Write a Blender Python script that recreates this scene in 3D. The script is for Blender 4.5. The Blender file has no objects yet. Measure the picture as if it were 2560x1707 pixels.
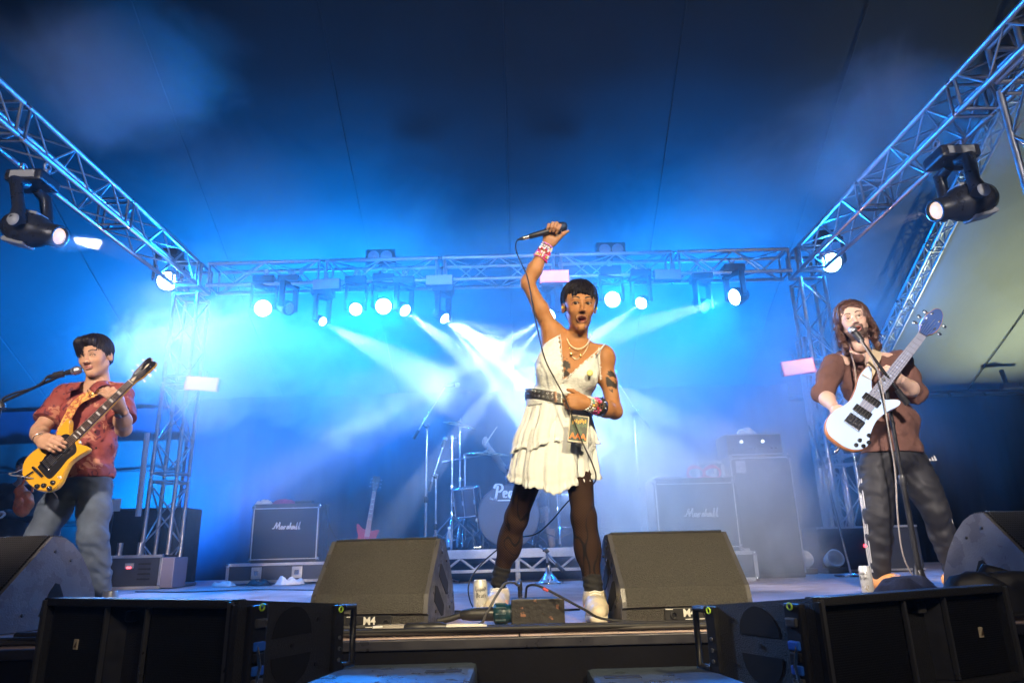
import bpy, bmesh, math, random
import numpy as np
from math import sin, cos, pi, radians, sqrt, atan2
from mathutils import Vector, Matrix, Quaternion, Euler

S = bpy.context.scene
COL = S.collection
V = Vector
rnd = random.Random(7)

# ------------------------------------------------------------------ camera
CAM_H = 0.29
PITCH, ROLL = radians(17.0), radians(-1.45)
FPX = 24 / 36 * 2560
CAM_ROT = Matrix.Rotation(pi / 2 + PITCH, 3, 'X') @ Matrix.Rotation(ROLL, 3, 'Z')
cam = bpy.data.cameras.new('camera')
cam.lens = 24; cam.sensor_width = 36; cam.clip_start = 0.05; cam.clip_end = 400
cam.dof.use_dof = True; cam.dof.focus_distance = 3.35; cam.dof.aperture_fstop = 5.0
cam_o = bpy.data.objects.new('camera', cam)
COL.objects.link(cam_o)
cam_o.matrix_world = Matrix.Translation((0, 0, CAM_H)) @ CAM_ROT.to_4x4()
S.camera = cam_o

def at(x, y, Y):
    """world point at depth Y that lies in direction of photo pixel (x, y)"""
    d = CAM_ROT @ V(((x - 1280) / FPX, -(y - 853.5) / FPX, -1))
    return V((0, 0, CAM_H)) + d * (Y / d.y)

def pxm(n, Y, z=1.0):
    """metres that n photo pixels cover at depth Y, height z"""
    return n * (Y * cos(PITCH) + (z - CAM_H) * sin(PITCH)) / FPX

# ------------------------------------------------------------------ world, exposure
W = bpy.data.worlds.new('World'); S.world = W; W.use_nodes = True
wn = W.node_tree.nodes; wl = W.node_tree.links
sky = wn.new('ShaderNodeTexSky'); sky.sky_type = 'NISHITA'; sky.sun_disc = False
sky.sun_elevation = radians(-2); sky.sun_rotation = radians(120)
wl.new(sky.outputs[0], wn['Background'].inputs[0])
wn['Background'].inputs[1].default_value = 0.02
S.view_settings.view_transform = 'Standard'
S.view_settings.look = 'None'
S.view_settings.exposure = 0.0
S.view_settings.gamma = 1.0
S.view_settings.use_curve_mapping = False
S.cycles.use_denoising = True
S.cycles.adaptive_threshold = 0.02
S.cycles.light_sampling_threshold = 0.03
S.cycles.max_bounces = 5
S.cycles.diffuse_bounces = 2
S.cycles.glossy_bounces = 3
S.cycles.transmission_bounces = 4
S.cycles.transparent_max_bounces = 8
S.cycles.volume_bounces = 0
S.cycles.volume_step_rate = 1.5
S.cycles.volume_max_steps = 128
S.cycles.caustics_reflective = False
S.cycles.caustics_refractive = False
S.cycles.sample_clamp_indirect = 4.0

# ------------------------------------------------------------------ materials
MATS = {}
def mat(name, col=(0.5, 0.5, 0.5), rough=0.5, metal=0.0, var=0.0, vscale=8.0, bump=0.0, bscale=60.0,
        emit=None, estr=0.0, spec=0.5, coat=0.0, trans=0.0, attr=None, sss=0.0, col2=None, rvar=0.0, bdist=0.01):
    if name in MATS: return MATS[name]
    m = bpy.data.materials.new(name); m.use_nodes = True
    n = m.node_tree.nodes; l = m.node_tree.links
    b = n['Principled BSDF']
    c4 = (*col, 1)
    b.inputs['Base Color'].default_value = c4
    b.inputs['Roughness'].default_value = rough
    b.inputs['Metallic'].default_value = metal
    b.inputs['Specular IOR Level'].default_value = spec
    b.inputs['Coat Weight'].default_value = coat
    b.inputs['Transmission Weight'].default_value = trans
    if sss:
        b.inputs['Subsurface Weight'].default_value = sss
        b.inputs['Subsurface Radius'].default_value = (0.012, 0.004, 0.002)
        b.inputs['Subsurface Scale'].default_value = 1.0
    if emit:
        b.inputs['Emission Color'].default_value = (*emit, 1)
        b.inputs['Emission Strength'].default_value = estr
    tc = None
    if var or bump or col2 or rvar:
        tc = n.new('ShaderNodeTexCoord')
    src = None
    if attr:
        a = n.new('ShaderNodeVertexColor'); a.layer_name = attr
        src = a.outputs['Color']
    if var or col2:
        t = n.new('ShaderNodeTexNoise'); t.inputs['Scale'].default_value = vscale; t.inputs['Detail'].default_value = 4
        l.new(tc.outputs['Object'], t.inputs['Vector'])
        mx = n.new('ShaderNodeMix'); mx.data_type = 'RGBA'; mx.blend_type = 'MIX' if col2 else 'MULTIPLY'
        if col2:
            mr = n.new('ShaderNodeMapRange'); mr.inputs[1].default_value = 0.42; mr.inputs[2].default_value = 0.58
            l.new(t.outputs['Fac'], mr.inputs[0]); l.new(mr.outputs[0], mx.inputs[0])
            mx.inputs[6].default_value = c4; mx.inputs[7].default_value = (*col2, 1)
            if src: l.new(src, mx.inputs[6])
        else:
            mr = n.new('ShaderNodeMapRange'); mr.inputs[1].default_value = 0.3; mr.inputs[2].default_value = 0.7
            mr.inputs[3].default_value = 1 - var; mr.inputs[4].default_value = 1 + var * 0.6
            l.new(t.outputs['Fac'], mr.inputs[0])
            mx.inputs[0].default_value = 1.0
            mx.inputs[6].default_value = c4
            if src: l.new(src, mx.inputs[6])
            l.new(mr.outputs[0], mx.inputs[7])
        l.new(mx.outputs[2], b.inputs['Base Color'])
    elif src:
        l.new(src, b.inputs['Base Color'])
    if rvar:
        t3 = n.new('ShaderNodeTexNoise'); t3.inputs['Scale'].default_value = vscale * 1.7; t3.inputs['Detail'].default_value = 5
        l.new(tc.outputs['Object'], t3.inputs['Vector'])
        mr = n.new('ShaderNodeMapRange'); mr.inputs[1].default_value = 0.35; mr.inputs[2].default_value = 0.65
        mr.inputs[3].default_value = max(0.03, rough - rvar); mr.inputs[4].default_value = min(1, rough + rvar)
        l.new(t3.outputs['Fac'], mr.inputs[0]); l.new(mr.outputs[0], b.inputs['Roughness'])
    if bump:
        t2 = n.new('ShaderNodeTexNoise'); t2.inputs['Scale'].default_value = bscale; t2.inputs['Detail'].default_value = 3
        l.new(tc.outputs['Object'], t2.inputs['Vector'])
        bp = n.new('ShaderNodeBump'); bp.inputs['Strength'].default_value = bump; bp.inputs['Distance'].default_value = bdist
        l.new(t2.outputs['Fac'], bp.inputs['Height']); l.new(bp.outputs[0], b.inputs['Normal'])
    MATS[name] = m
    return m

def emat(name, col, strength):
    """a lamp face: gives off light"""
    if name in MATS: return MATS[name]
    m = mat(name, (0.6, 0.6, 0.62), 0.3, emit=col, estr=strength)
    return m

alu = mat('truss_aluminium', (0.62, 0.62, 0.64), 0.38, 0.85, var=0.12, vscale=5, rvar=0.1)
blackm = mat('black_metal', (0.018, 0.018, 0.02), 0.45, 0.3, rvar=0.12, vscale=14)
blackp = mat('black_plastic', (0.02, 0.02, 0.022), 0.42, rvar=0.1, vscale=20)
rubber = mat('black_rubber', (0.014, 0.014, 0.015), 0.62, var=0.3, vscale=9)
chrome = mat('chrome', (0.8, 0.8, 0.82), 0.16, 1.0, rvar=0.06, vscale=30)
tolex = mat('black_tolex', (0.022, 0.022, 0.025), 0.6, bump=0.35, bscale=260, rvar=0.08)
caseply = mat('case_laminate', (0.03, 0.035, 0.05), 0.45, var=0.2)
white = mat('white_paint', (0.78, 0.78, 0.76), 0.5)

# ------------------------------------------------------------------ mesh builder
class MB:
    def __init__(s): s.v = []; s.f = []; s.sm = []
    def add(s, vs, fs, smooth=False, M=None):
        o = len(s.v)
        if M is not None: vs = [M @ V(p) for p in vs]
        s.v.extend([tuple(p) for p in vs]); s.f.extend([tuple(i + o for i in f) for f in fs]); s.sm.extend([smooth] * len(fs))
        return s
    def box(s, c, d, M=None, bev=0.0):
        cx, cy, cz = c; x, y, z = d[0] / 2, d[1] / 2, d[2] / 2
        if bev <= 0:
            vs = [(cx + i * x, cy + j * y, cz + k * z) for i in (-1, 1) for j in (-1, 1) for k in (-1, 1)]
            fs = [(0, 1, 3, 2), (4, 6, 7, 5), (0, 4, 5, 1), (2, 3, 7, 6), (0, 2, 6, 4), (1, 5, 7, 3)]
            return s.add(vs, fs, False, M)
        b = min(bev, x * .9, y * .9, z * .9)
        bm = bmesh.new(); bmesh.ops.create_cube(bm, size=1)
        for v in bm.verts: v.co = V((cx + v.co.x * 2 * x, cy + v.co.y * 2 * y, cz + v.co.z * 2 * z))
        bmesh.ops.bevel(bm, geom=list(bm.edges), offset=b, segments=2, profile=0.6, affect='EDGES')
        bm.verts.index_update()
        vs = [v.co.copy() for v in bm.verts]; fs = [[v.index for v in f.verts] for f in bm.faces]
        bm.free()
        return s.add(vs, fs, False, M)
    def tube(s, pts, r, n=8, cap=True, M=None, smooth=True):
        """round tube along pts; r a number or a list"""
        pts = [V(p) for p in pts]
        if not hasattr(r, '__len__'): r = [r] * len(pts)
        vs = []; fs = []
        t0 = (pts[1] - pts[0]).normalized()
        u = t0.orthogonal().normalized()
        for i, p in enumerate(pts):
            if i == 0: t = pts[1] - pts[0]
            elif i == len(pts) - 1: t = pts[-1] - pts[-2]
            else: t = (pts[i + 1] - pts[i]).normalized() + (pts[i] - pts[i - 1]).normalized()
            t.normalize()
            u = (u - t * u.dot(t))
            if u.length < 1e-6: u = t.orthogonal()
            u.normalize(); w = t.cross(u)
            for k in range(n):
                a = 2 * pi * k / n
                vs.append(p + (u * cos(a) + w * sin(a)) * r[i])
        for i in range(len(pts) - 1):
            for k in range(n):
                k2 = (k + 1) % n
                fs.append((i * n + k, i * n + k2, (i + 1) * n + k2, (i + 1) * n + k))
        s.add(vs, fs, smooth, M)
        if cap:
            s.add(vs[:n], [tuple(range(n - 1, -1, -1))], False, M)
            s.add(vs[-n:], [tuple(range(n))], False, M)
        return s
    def lathe(s, prof, n=24, M=None, smooth=True, cap=True):
        """profile [(r, z)...] turned round z"""
        vs = []; fs = []
        for r, z in prof:
            for k in range(n):
                a = 2 * pi * k / n
                vs.append((r * cos(a), r * sin(a), z))
        for i in range(len(prof) - 1):
            for k in range(n):
                k2 = (k + 1) % n
                fs.append((i * n + k, i * n + k2, (i + 1) * n + k2, (i + 1) * n + k))
        s.add(vs, fs, smooth, M)
        if cap:
            if prof[0][0] > 1e-5: s.add(vs[:n], [tuple(range(n - 1, -1, -1))], False, M)
            if prof[-1][0] > 1e-5: s.add(vs[-n:], [tuple(range(n))], False, M)
        return s
    def prism(s, outline, z0, z1, M=None, smooth=False):
        """outline [(x, y)...] (counter-clockwise) pulled from z0 to z1"""
        n = len(outline)
        vs = [(x, y, z0) for x, y in outline] + [(x, y, z1) for x, y in outline]
        s.add(vs, [(i, (i + 1) % n, n + (i + 1) % n, n + i) for i in range(n)], smooth, M)
        s.add(vs[:n], [tuple(range(n - 1, -1, -1))], False, M)
        s.add(vs[n:], [tuple(range(n))], False, M)
        return s
    def ball(s, c, r, n=12, m=8, M=None):
        if not hasattr(r, '__len__'): r = (r, r, r)
        c = V(c)
        vs = []; fs = []
        for i in range(m + 1):
            th = pi * i / m
            for k in range(n):
                a = 2 * pi * k / n
                vs.append((c.x + r[0] * sin(th) * cos(a), c.y + r[1] * sin(th) * sin(a), c.z - r[2] * cos(th)))
        for i in range(m):
            for k in range(n):
                k2 = (k + 1) % n
                fs.append((i * n + k, i * n + k2, (i + 1) * n + k2, (i + 1) * n + k))
        return s.add(vs, fs, True, M)
    def torus(s, R, r, n=24, m=8, M=None):
        vs = []; fs = []
        for i in range(n):
            a = 2 * pi * i / n
            for k in range(m):
                b = 2 * pi * k / m
                vs.append(((R + r * cos(b)) * cos(a), (R + r * cos(b)) * sin(a), r * sin(b)))
        for i in range(n):
            for k in range(m):
                fs.append((i * m + k, ((i + 1) % n) * m + k, ((i + 1) % n) * m + (k + 1) % m, i * m + (k + 1) % m))
        return s.add(vs, fs, True, M)
    def mesh(s, name):
        me = bpy.data.meshes.new(name)
        me.from_pydata(s.v, [], s.f)
        me.polygons.foreach_set('use_smooth', s.sm)
        me.update()
        return me
    def build(s, name, m, parent=None, M=None):
        return link(name, s.mesh(name), m, parent, M)

def link(name, me, m=None, parent=None, M=None):
    o = bpy.data.objects.new(name, me)
    COL.objects.link(o)
    if m is not None and len(me.materials) == 0: me.materials.append(m)
    if parent is not None: o.parent = parent
    if M is not None: o.matrix_basis = M
    return o

def tag(o, label, cat, group=None):
    o['label'] = label; o['category'] = cat
    if group: o['group'] = group
    return o
def struct(o):
    o['kind'] = 'structure'; return o
def stuff(o):
    o['kind'] = 'stuff'; return o
def thing(name, label, cat, loc=(0, 0, 0), M=None, group=None):
    o = bpy.data.objects.new(name, None); COL.objects.link(o)
    o.empty_display_size = 0.1
    o.matrix_basis = M if M is not None else Matrix.Translation(loc)
    return tag(o, label, cat, group)
def copy_tree(o, parent=None):
    c = o.copy(); COL.objects.link(c); c.parent = parent
    if parent is not None: c.matrix_basis = o.matrix_basis
    for ch in list(o.children): copy_tree(ch, c)
    return c
def T(x, y, z): return Matrix.Translation((x, y, z))
def R(a, ax): return Matrix.Rotation(a, 4, ax)
def Sc(x, y, z): return Matrix.Diagonal((x, y, z, 1))
def frame(o, x=None, y=None, z=None):
    """4x4 from an origin and axes (two given, third worked out)"""
    if x is None: x = V(y).cross(V(z))
    if y is None: y = V(z).cross(V(x))
    if z is None: z = V(x).cross(V(y))
    M = Matrix.Identity(4)
    for i, a in enumerate((x, y, z)):
        a = V(a).normalized()
        for k in range(3): M[k][i] = a[k]
    for k in range(3): M[k][3] = o[k]
    return M
def along(a, b, up=(0, 0, 1)):
    """frame at a with +Z pointing to b"""
    z = (V(b) - V(a)).normalized()
    up = V(up)
    if abs(z.dot(up)) > 0.99: up = V((0, 1, 0))
    x = up.cross(z).normalized()
    return frame(a, x, z.cross(x), z)
def spline(pts, n=8):
    """smooth curve through pts"""
    P = [V(p) for p in pts]; P = [P[0] * 2 - P[1]] + P + [P[-1] * 2 - P[-2]]
    out = []
    for i in range(1, len(P) - 2):
        for k in range(n):
            t = k / n
            a, b, c, d = P[i - 1], P[i], P[i + 1], P[i + 2]
            out.append(0.5 * ((2 * b) + (c - a) * t + (2 * a - 5 * b + 4 * c - d) * t * t + (3 * b - a - 3 * c + d) * t ** 3))
    out.append(P[-2])
    return out

def text_mesh(txt, size, depth=0.002, bold=0.0, shear=0.0, spacing=1.0):
    cu = bpy.data.curves.new('lettering', 'FONT')
    cu.body = txt; cu.size = size; cu.extrude = depth; cu.offset = bold; cu.shear = shear
    cu.align_x = 'CENTER'; cu.align_y = 'CENTER'; cu.space_character = spacing; cu.resolution_u = 3
    o = bpy.data.objects.new('lettering', cu); COL.objects.link(o)
    bpy.context.view_layer.update()
    dg = bpy.context.evaluated_depsgraph_get()
    me = bpy.data.meshes.new_from_object(o.evaluated_get(dg))
    bpy.data.objects.remove(o)
    me.materials.clear()
    return me
# ================================================================== the tent and the stage
ground_m = mat('trodden_ground', (0.05, 0.045, 0.035), 0.9, var=0.4, vscale=2.0, bump=0.5, bscale=18, bdist=0.03)
mb = MB(); mb.box((0, 0, -1.35), (300, 300, 0.5))
struct(mb.build('ground', ground_m))

shaded_canvas_m = mat('roof_canvas', (0.028, 0.038, 0.042), 0.75, var=0.12, vscale=0.8, bump=0.25, bscale=3.0, bdist=0.05)  # main roof: its lack of light is put into a near-black colour
lit_canvas_m = mat('lit_roof_canvas', (0.36, 0.39, 0.36), 0.75, var=0.12, vscale=0.8, bump=0.25, bscale=3.0, bdist=0.05)  # same canvas painted paler where the roof looks brightly lit
drape_m = mat('navy_drape', (0.010, 0.030, 0.065), 0.85, var=0.2, vscale=1.5)
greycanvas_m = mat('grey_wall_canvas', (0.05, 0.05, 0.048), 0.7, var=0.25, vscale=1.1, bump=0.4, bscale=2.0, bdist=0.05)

EAVE_Y, EAVE_Z, RIDGE_Y, RIDGE_Z = 13.0, 3.04, -2.0, 12.6
def roof_z(y):
    t = (EAVE_Y - y) / (EAVE_Y - RIDGE_Y)
    return EAVE_Z + (RIDGE_Z - EAVE_Z) * t - 0.55 * sin(pi * t)
def sheet(nx, ny, fn):
    vs = [fn(i / nx, j / ny) for j in range(ny + 1) for i in range(nx + 1)]
    fs = [(j * (nx + 1) + i, j * (nx + 1) + i + 1, (j + 1) * (nx + 1) + i + 1, (j + 1) * (nx + 1) + i) for j in range(ny) for i in range(nx)]
    return vs, fs
tent = thing('tent', 'big dark canvas tent roof with pale seams over the whole stage', 'tent', (0, EAVE_Y, -1.1))
tent_inv = tent.matrix_basis.inverted()
def tent_part(name, m, vs, fs, smooth=True):
    mb = MB(); mb.add(vs, fs, smooth, tent_inv); return mb.build(name, m, tent)
SEAM = 2.2
def rear(u, v, xa=-18.0, xb=6.6):
    x = xa + (xb - xa) * u; y = EAVE_Y - (EAVE_Y - RIDGE_Y) * v
    sag = 0.07 * abs(sin(pi * x / SEAM)) * sin(pi * min(1, v * 1.0)) + 0.02 * sin(x * 2.3 + y * 1.7)
    return V((x, y, roof_z(y) - sag))
tent_part('roof_canvas', shaded_canvas_m, *sheet(110, 40, rear))
tent_part('roof_canvas', lit_canvas_m, *sheet(60, 40, lambda u, v: rear(u, v, 6.6, 18.0)))
def front(u, v):
    return V((-18 + 36 * u, RIDGE_Y - 13 * v, RIDGE_Z + (EAVE_Z - RIDGE_Z) * v))
tent_part('roof_canvas', shaded_canvas_m, *sheet(12, 6, front))
seam_m = mat('roof_seam', (0.04, 0.05, 0.055), 0.7)
for k in range(-8, 9):
    pts = []
    for j in range(25):
        y = EAVE_Y - (EAVE_Y - RIDGE_Y) * j / 24; x = k * SEAM
        pts.append(tent_inv @ V((x, y, roof_z(y) - 0.025 - 0.02 * sin(x * 2.3 + y * 1.7))))
    mb = MB(); mb.tube(pts, 0.010, 5)
    mb.build('seam', seam_m, tent)
for sx in (-1, 1):      # gables
    vs = [V((sx * 18, EAVE_Y, -1.1)), V((sx * 18, EAVE_Y, EAVE_Z)), V((sx * 18, RIDGE_Y, RIDGE_Z)), V((sx * 18, -15, EAVE_Z)), V((sx * 18, -15, -1.1))]
    tent_part('side_wall', drape_m, vs, [(0, 1, 2, 3, 4)], False)
tent_part('front_wall', drape_m, [V((-18, -15, -1.1)), V((18, -15, -1.1)), V((18, -15, EAVE_Z)), V((-18, -15, EAVE_Z))], [(0, 1, 2, 3)], False)

# rear wall: navy drape in gathered folds, grey canvas at the far left; a slit of daylight is left under the eave
def drape(x0, x1, y, z0, z1, amp, wl, seed):
    r = random.Random(seed); ph = r.random() * 6
    def fn(u, v):
        x = x0 + (x1 - x0) * u
        a = amp * (0.55 + 0.45 * (1 - v))
        return V((x, y + a * sin(2 * pi * x / wl + ph + 0.8 * sin(x * 1.9)) + a * .4 * sin(2 * pi * x / (wl * .43) + v), z0 + (z1 - z0) * v))
    n = int((x1 - x0) / wl * 12)
    return sheet(n, 6, fn)
bd = thing('backdrop', 'navy blue gathered drape hanging across the back of the stage', 'drape', (0, 12.8, -1.1))
mb = MB(); mb.add(*drape(-6.1, 5.2, 12.7, -1.1, 3.2, 0.03, 0.6, 3), True, bd.matrix_basis.inverted()); mb.build('curtain', drape_m, bd)
mb = MB(); mb.tube([(-6.1, 0.02, 4.33), (5.2, 0.02, 4.33)], 0.025, 8); mb.build('curtain_rail', alu, bd)
wr = thing('side_curtain', 'dark blue curtain wall under the lit canvas behind the bass player', 'curtain', (8, 12.8, -1.1))
mb = MB(); mb.add(*drape(5.2, 18, 12.78, -1.1, 2.87, 0.04, 0.55, 5), True, wr.matrix_basis.inverted()); mb.build('curtain', drape_m, wr)
mb = MB()
x = 5.0
while x < 13:
    w = rnd.uniform(0.5, 0.9)
    mb.tube([(x - 8, 0.0, 4.02 + rnd.uniform(-.01, .01)), (x + w - 8, 0.0, 4.02 + rnd.uniform(-.01, .01))], 0.035, 8); x += w + 0.06
mb.build('rolled_hem', greycanvas_m, wr)
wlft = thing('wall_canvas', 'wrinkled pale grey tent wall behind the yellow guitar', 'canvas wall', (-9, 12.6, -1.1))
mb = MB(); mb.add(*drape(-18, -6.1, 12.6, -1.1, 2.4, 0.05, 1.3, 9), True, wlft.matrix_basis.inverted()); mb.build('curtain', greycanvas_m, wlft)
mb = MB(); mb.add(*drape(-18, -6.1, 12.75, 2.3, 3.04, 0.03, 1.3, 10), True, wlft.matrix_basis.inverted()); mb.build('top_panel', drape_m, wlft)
for zz in (2.1, 3.05):
    mb = MB(); mb.tube([(-9, -.06, zz), (2.9, -.06, zz - 0.12)], 0.016, 6); mb.build('strap', rubber, wlft)

# stage deck
STAGE_Y0, STAGE_Y1, STAGE_X = 2.66, 9.9, 7.0
deck_m = mat('stage_plywood', (0.40, 0.30, 0.28), 0.42, var=0.35, vscale=1.6, bump=0.15, bscale=30, rvar=0.14)
deck = bpy.data.objects.new('stage', None); COL.objects.link(deck); deck.location = (0, STAGE_Y0, -1.1); struct(deck)
mb = MB(); mb.box((0, (STAGE_Y1 - STAGE_Y0) / 2, 1.02), (2 * STAGE_X, STAGE_Y1 - STAGE_Y0, 0.1)); mb.build('deck_frame', blackm, deck)
pm = None
ny = 3; pw = (STAGE_Y1 - STAGE_Y0) / ny
for j in range(ny):
    for i in range(12):
        w = 2 * STAGE_X / 12
        if pm is None:
            mb = MB(); mb.box((0, 0, 0), (w - 0.006, pw - 0.006, 0.03), None, 0.003); pm = mb.mesh('deck_panel')
        o = link('deck_panel', pm, deck_m, deck, T(-STAGE_X + w * (i + .5), pw * (j + .5), 1.085 + rnd.uniform(-.0015, 0)))
skirt_m = mat('black_stage_skirt', (0.006, 0.006, 0.008), 0.9, spec=0.1, var=0.3, vscale=3, bump=0.2, bscale=40)
def skf(u, v):
    x = -STAGE_X + 2 * STAGE_X * u
    return V((x, -0.02 - 0.006 * sin(x * 5.3) * (1 - v) - 0.004 * sin(x * 13) * (1 - v), 0.0 + 1.06 * v))
mb = MB(); mb.add(*sheet(160, 4, skf), True); mb.build('skirt', skirt_m, deck)
edge_m = mat('deck_edge', (0.03, 0.03, 0.04), 0.4, 0.3, rvar=0.15)
mb = MB(); mb.box((0, -0.016, 1.078), (2 * STAGE_X, 0.03, 0.035), None, 0.004); mb.build('edge_trim', edge_m, deck)

# ================================================================== trusses
TW = 0.29
chord_cache = {}
def tube_mesh(r, L, n=10):
    k = (round(r, 4), round(L, 4), n)
    if k not in chord_cache:
        mb = MB(); mb.tube([(0, 0, 0), (0, 0, L)], r, n); chord_cache[k] = mb.mesh('tube')
    return chord_cache[k]
def bar(name, a, b, r, m, parent, n=8):
    """a straight tube from a to b (parent space), sharing mesh data by length"""
    a, b = V(a), V(b)
    return link(name, tube_mesh(r, (b - a).length, n), m, parent, along(a, b))
def truss(name, label, A, B, seg=2.0, up=(0, 0, 1), w=TW, group=None, cr=0.024, br=0.0095, step=0.29):
    A, B = V(A), V(B)
    root = thing(name, label, 'truss', M=along(A, B, up), group=group)
    L = (B - A).length; h = w / 2
    ns = max(1, round(L / seg)); sl = L / ns
    corners = [(-h, -h), (h, -h), (h, h), (-h, h)]
    for k in range(ns):
        z0, z1 = k * sl + 0.03, (k + 1) * sl - 0.03
        for (x, y) in corners: bar('chord', (x, y, z0), (x, y, z1), cr, alu, root, 10)
        nb = max(2, round((z1 - z0 - 0.1) / step)); st = (z1 - z0 - 0.1) / nb
        for i in range(4):
            (x0, y0), (x1, y1) = corners[i], corners[(i + 1) % 4]
            for q in range(nb):
                za = z0 + 0.05 + st * q; zb = za + st
                if (q + i) % 2: p, r_ = (x0, y0, za), (x1, y1, zb)
                else: p, r_ = (x1, y1, za), (x0, y0, zb)
                bar('brace', p, r_, br, alu, root, 6)
            for zz in (z0 + 0.02, z1 - 0.02):
                bar('end_bar', (x0, y0, zz), (x1, y1, zz), 0.014, alu, root, 6)
        for (x, y) in corners:
            if k: bar('coupler', (x, y, z0 - 0.06), (x, y, z0), 0.017, chrome, root, 8)
    return root
TZ, TX, BY = 3.66, 3.85, 8.0
XL, XR = -4.0, 3.72
truss('back_truss', 'long box truss across the back holding the row of stage lamps', (XL + .2, BY, TZ), (XR - .2, BY, TZ), 1.47, step=0.36)
truss('side_truss', 'box truss running from the upper left edge to the back left corner', (XL, -1.6, TZ), (XL, BY - .2, TZ), 1.55)
truss('side_truss', 'box truss running from the upper right edge to the back right corner', (XR, -1.6, TZ), (XR, BY - .2, TZ), 1.55)
truss('front_truss', 'box truss above the audience joining the near ends of the side trusses', (XL + .2, -1.75, TZ), (XR - .2, -1.75, TZ), 1.47, step=0.36)
truss('tower_truss', 'upright box truss tower behind the left guitarist with a glowing panel', (XL, BY, 0.05), (XL, BY, TZ - .2), 1.2)
truss('tower_truss', 'upright box truss tower left of the bass player with a glowing panel', (XR, BY, 0.05), (XR, BY, TZ - .2), 1.2)
truss('tower_truss', 'upright truss leg at the very top right edge', (XR + .06, 4.15, 0.05), (XR + .06, 4.15, TZ - .2), 1.2)
truss('tower_truss', 'second slim truss tower hazy behind the bass player', (XR + .35, 9.0, 0.02), (XR + .35, 9.0, 3.0), 1.5, w=0.22)
for (x, y, lab) in ((XL, BY, 'corner block joining the trusses above the left tower'), (XR, BY, 'corner block joining the trusses above the right tower'), (XR + .06, 4.15, 'corner block of the truss at the top right edge')):
    cb = thing('corner_block', lab, 'truss corner', (x, y, TZ))
    h = TW / 2
    for sx in (-1, 1):
        for sy in (-1, 1):
            bar('upright', (sx * h, sy * h, -h), (sx * h, sy * h, h), 0.024, alu, cb, 10)
            bar('rail', (sx * h, -h, sy * h), (sx * h, h, sy * h), 0.024, alu, cb, 10)
            bar('rail', (-h, sx * h, sy * h), (h, sx * h, sy * h), 0.024, alu, cb, 10)
for (x, y, lab) in ((XL, BY, 'steel base plate under the left truss tower'), (XR, BY, 'steel base plate under the right truss tower')):
    mb = MB(); mb.box((0, 0, 0.02), (0.6, 0.6, 0.03), None, 0.006)
    for sx in (-1, 1):
        for sy in (-1, 1): mb.tube([(sx * .145, sy * .145, .03), (sx * .145, sy * .145, .1)], .03, 10)
    tag(mb.build('base_plate', alu, None, T(x, y, 0)), lab, 'base plate')
# leaning lattice king pole of the tent, far right
mast = truss('tent_mast', 'lattice tent rafter sloping up under the roof seam behind the bass player', (6.5, 12.7, 2.85), (6.5, 5.5, roof_z(5.5) - .35), 1.2, w=0.18, cr=0.022, br=0.010, step=0.18)
# ================================================================== stage lamps
lens_blue = emat('lamp_lens_blue_white', (0.42, 0.75, 1.0), 34)
lens_warm = emat('lamp_lens_warm', (1.0, 0.62, 0.30), 1.15)
lens_off = mat('lamp_lens_unlit', (0.5, 0.5, 0.55), 0.15, 0.2, coat=0.6)
panel_pink = emat('panel_lit_pink', (1.0, 0.36, 0.22), 1.15)
panel_hot = emat('panel_lit_hot', (1.0, 0.50, 0.28), 1.5)
panel_glow = emat('panel_glow_orange', (1.0, 0.16, 0.10), 1.2)  # emissive border painting the orange fringe of the panel glow, no lamp
panel_off = mat('panel_unlit', (0.55, 0.52, 0.6), 0.35, var=0.05)

def spot(parent, energy, col, size_deg, blend=0.6, radius=0.06, M=None):
    l = bpy.data.lights.new('lamp_light', 'SPOT')
    l.energy = energy; l.color = col; l.spot_size = radians(size_deg); l.spot_blend = blend; l.shadow_soft_size = radius
    o = bpy.data.objects.new('lamp_light', l); COL.objects.link(o); o.parent = parent
    o.matrix_basis = (M if M is not None else Matrix.Identity(4)) @ R(pi, 'X')
    return o

def aim(o, d):
    """frame at o, +Z along d (the way the lamp points)"""
    return along(o, V(o) + V(d))

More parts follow.
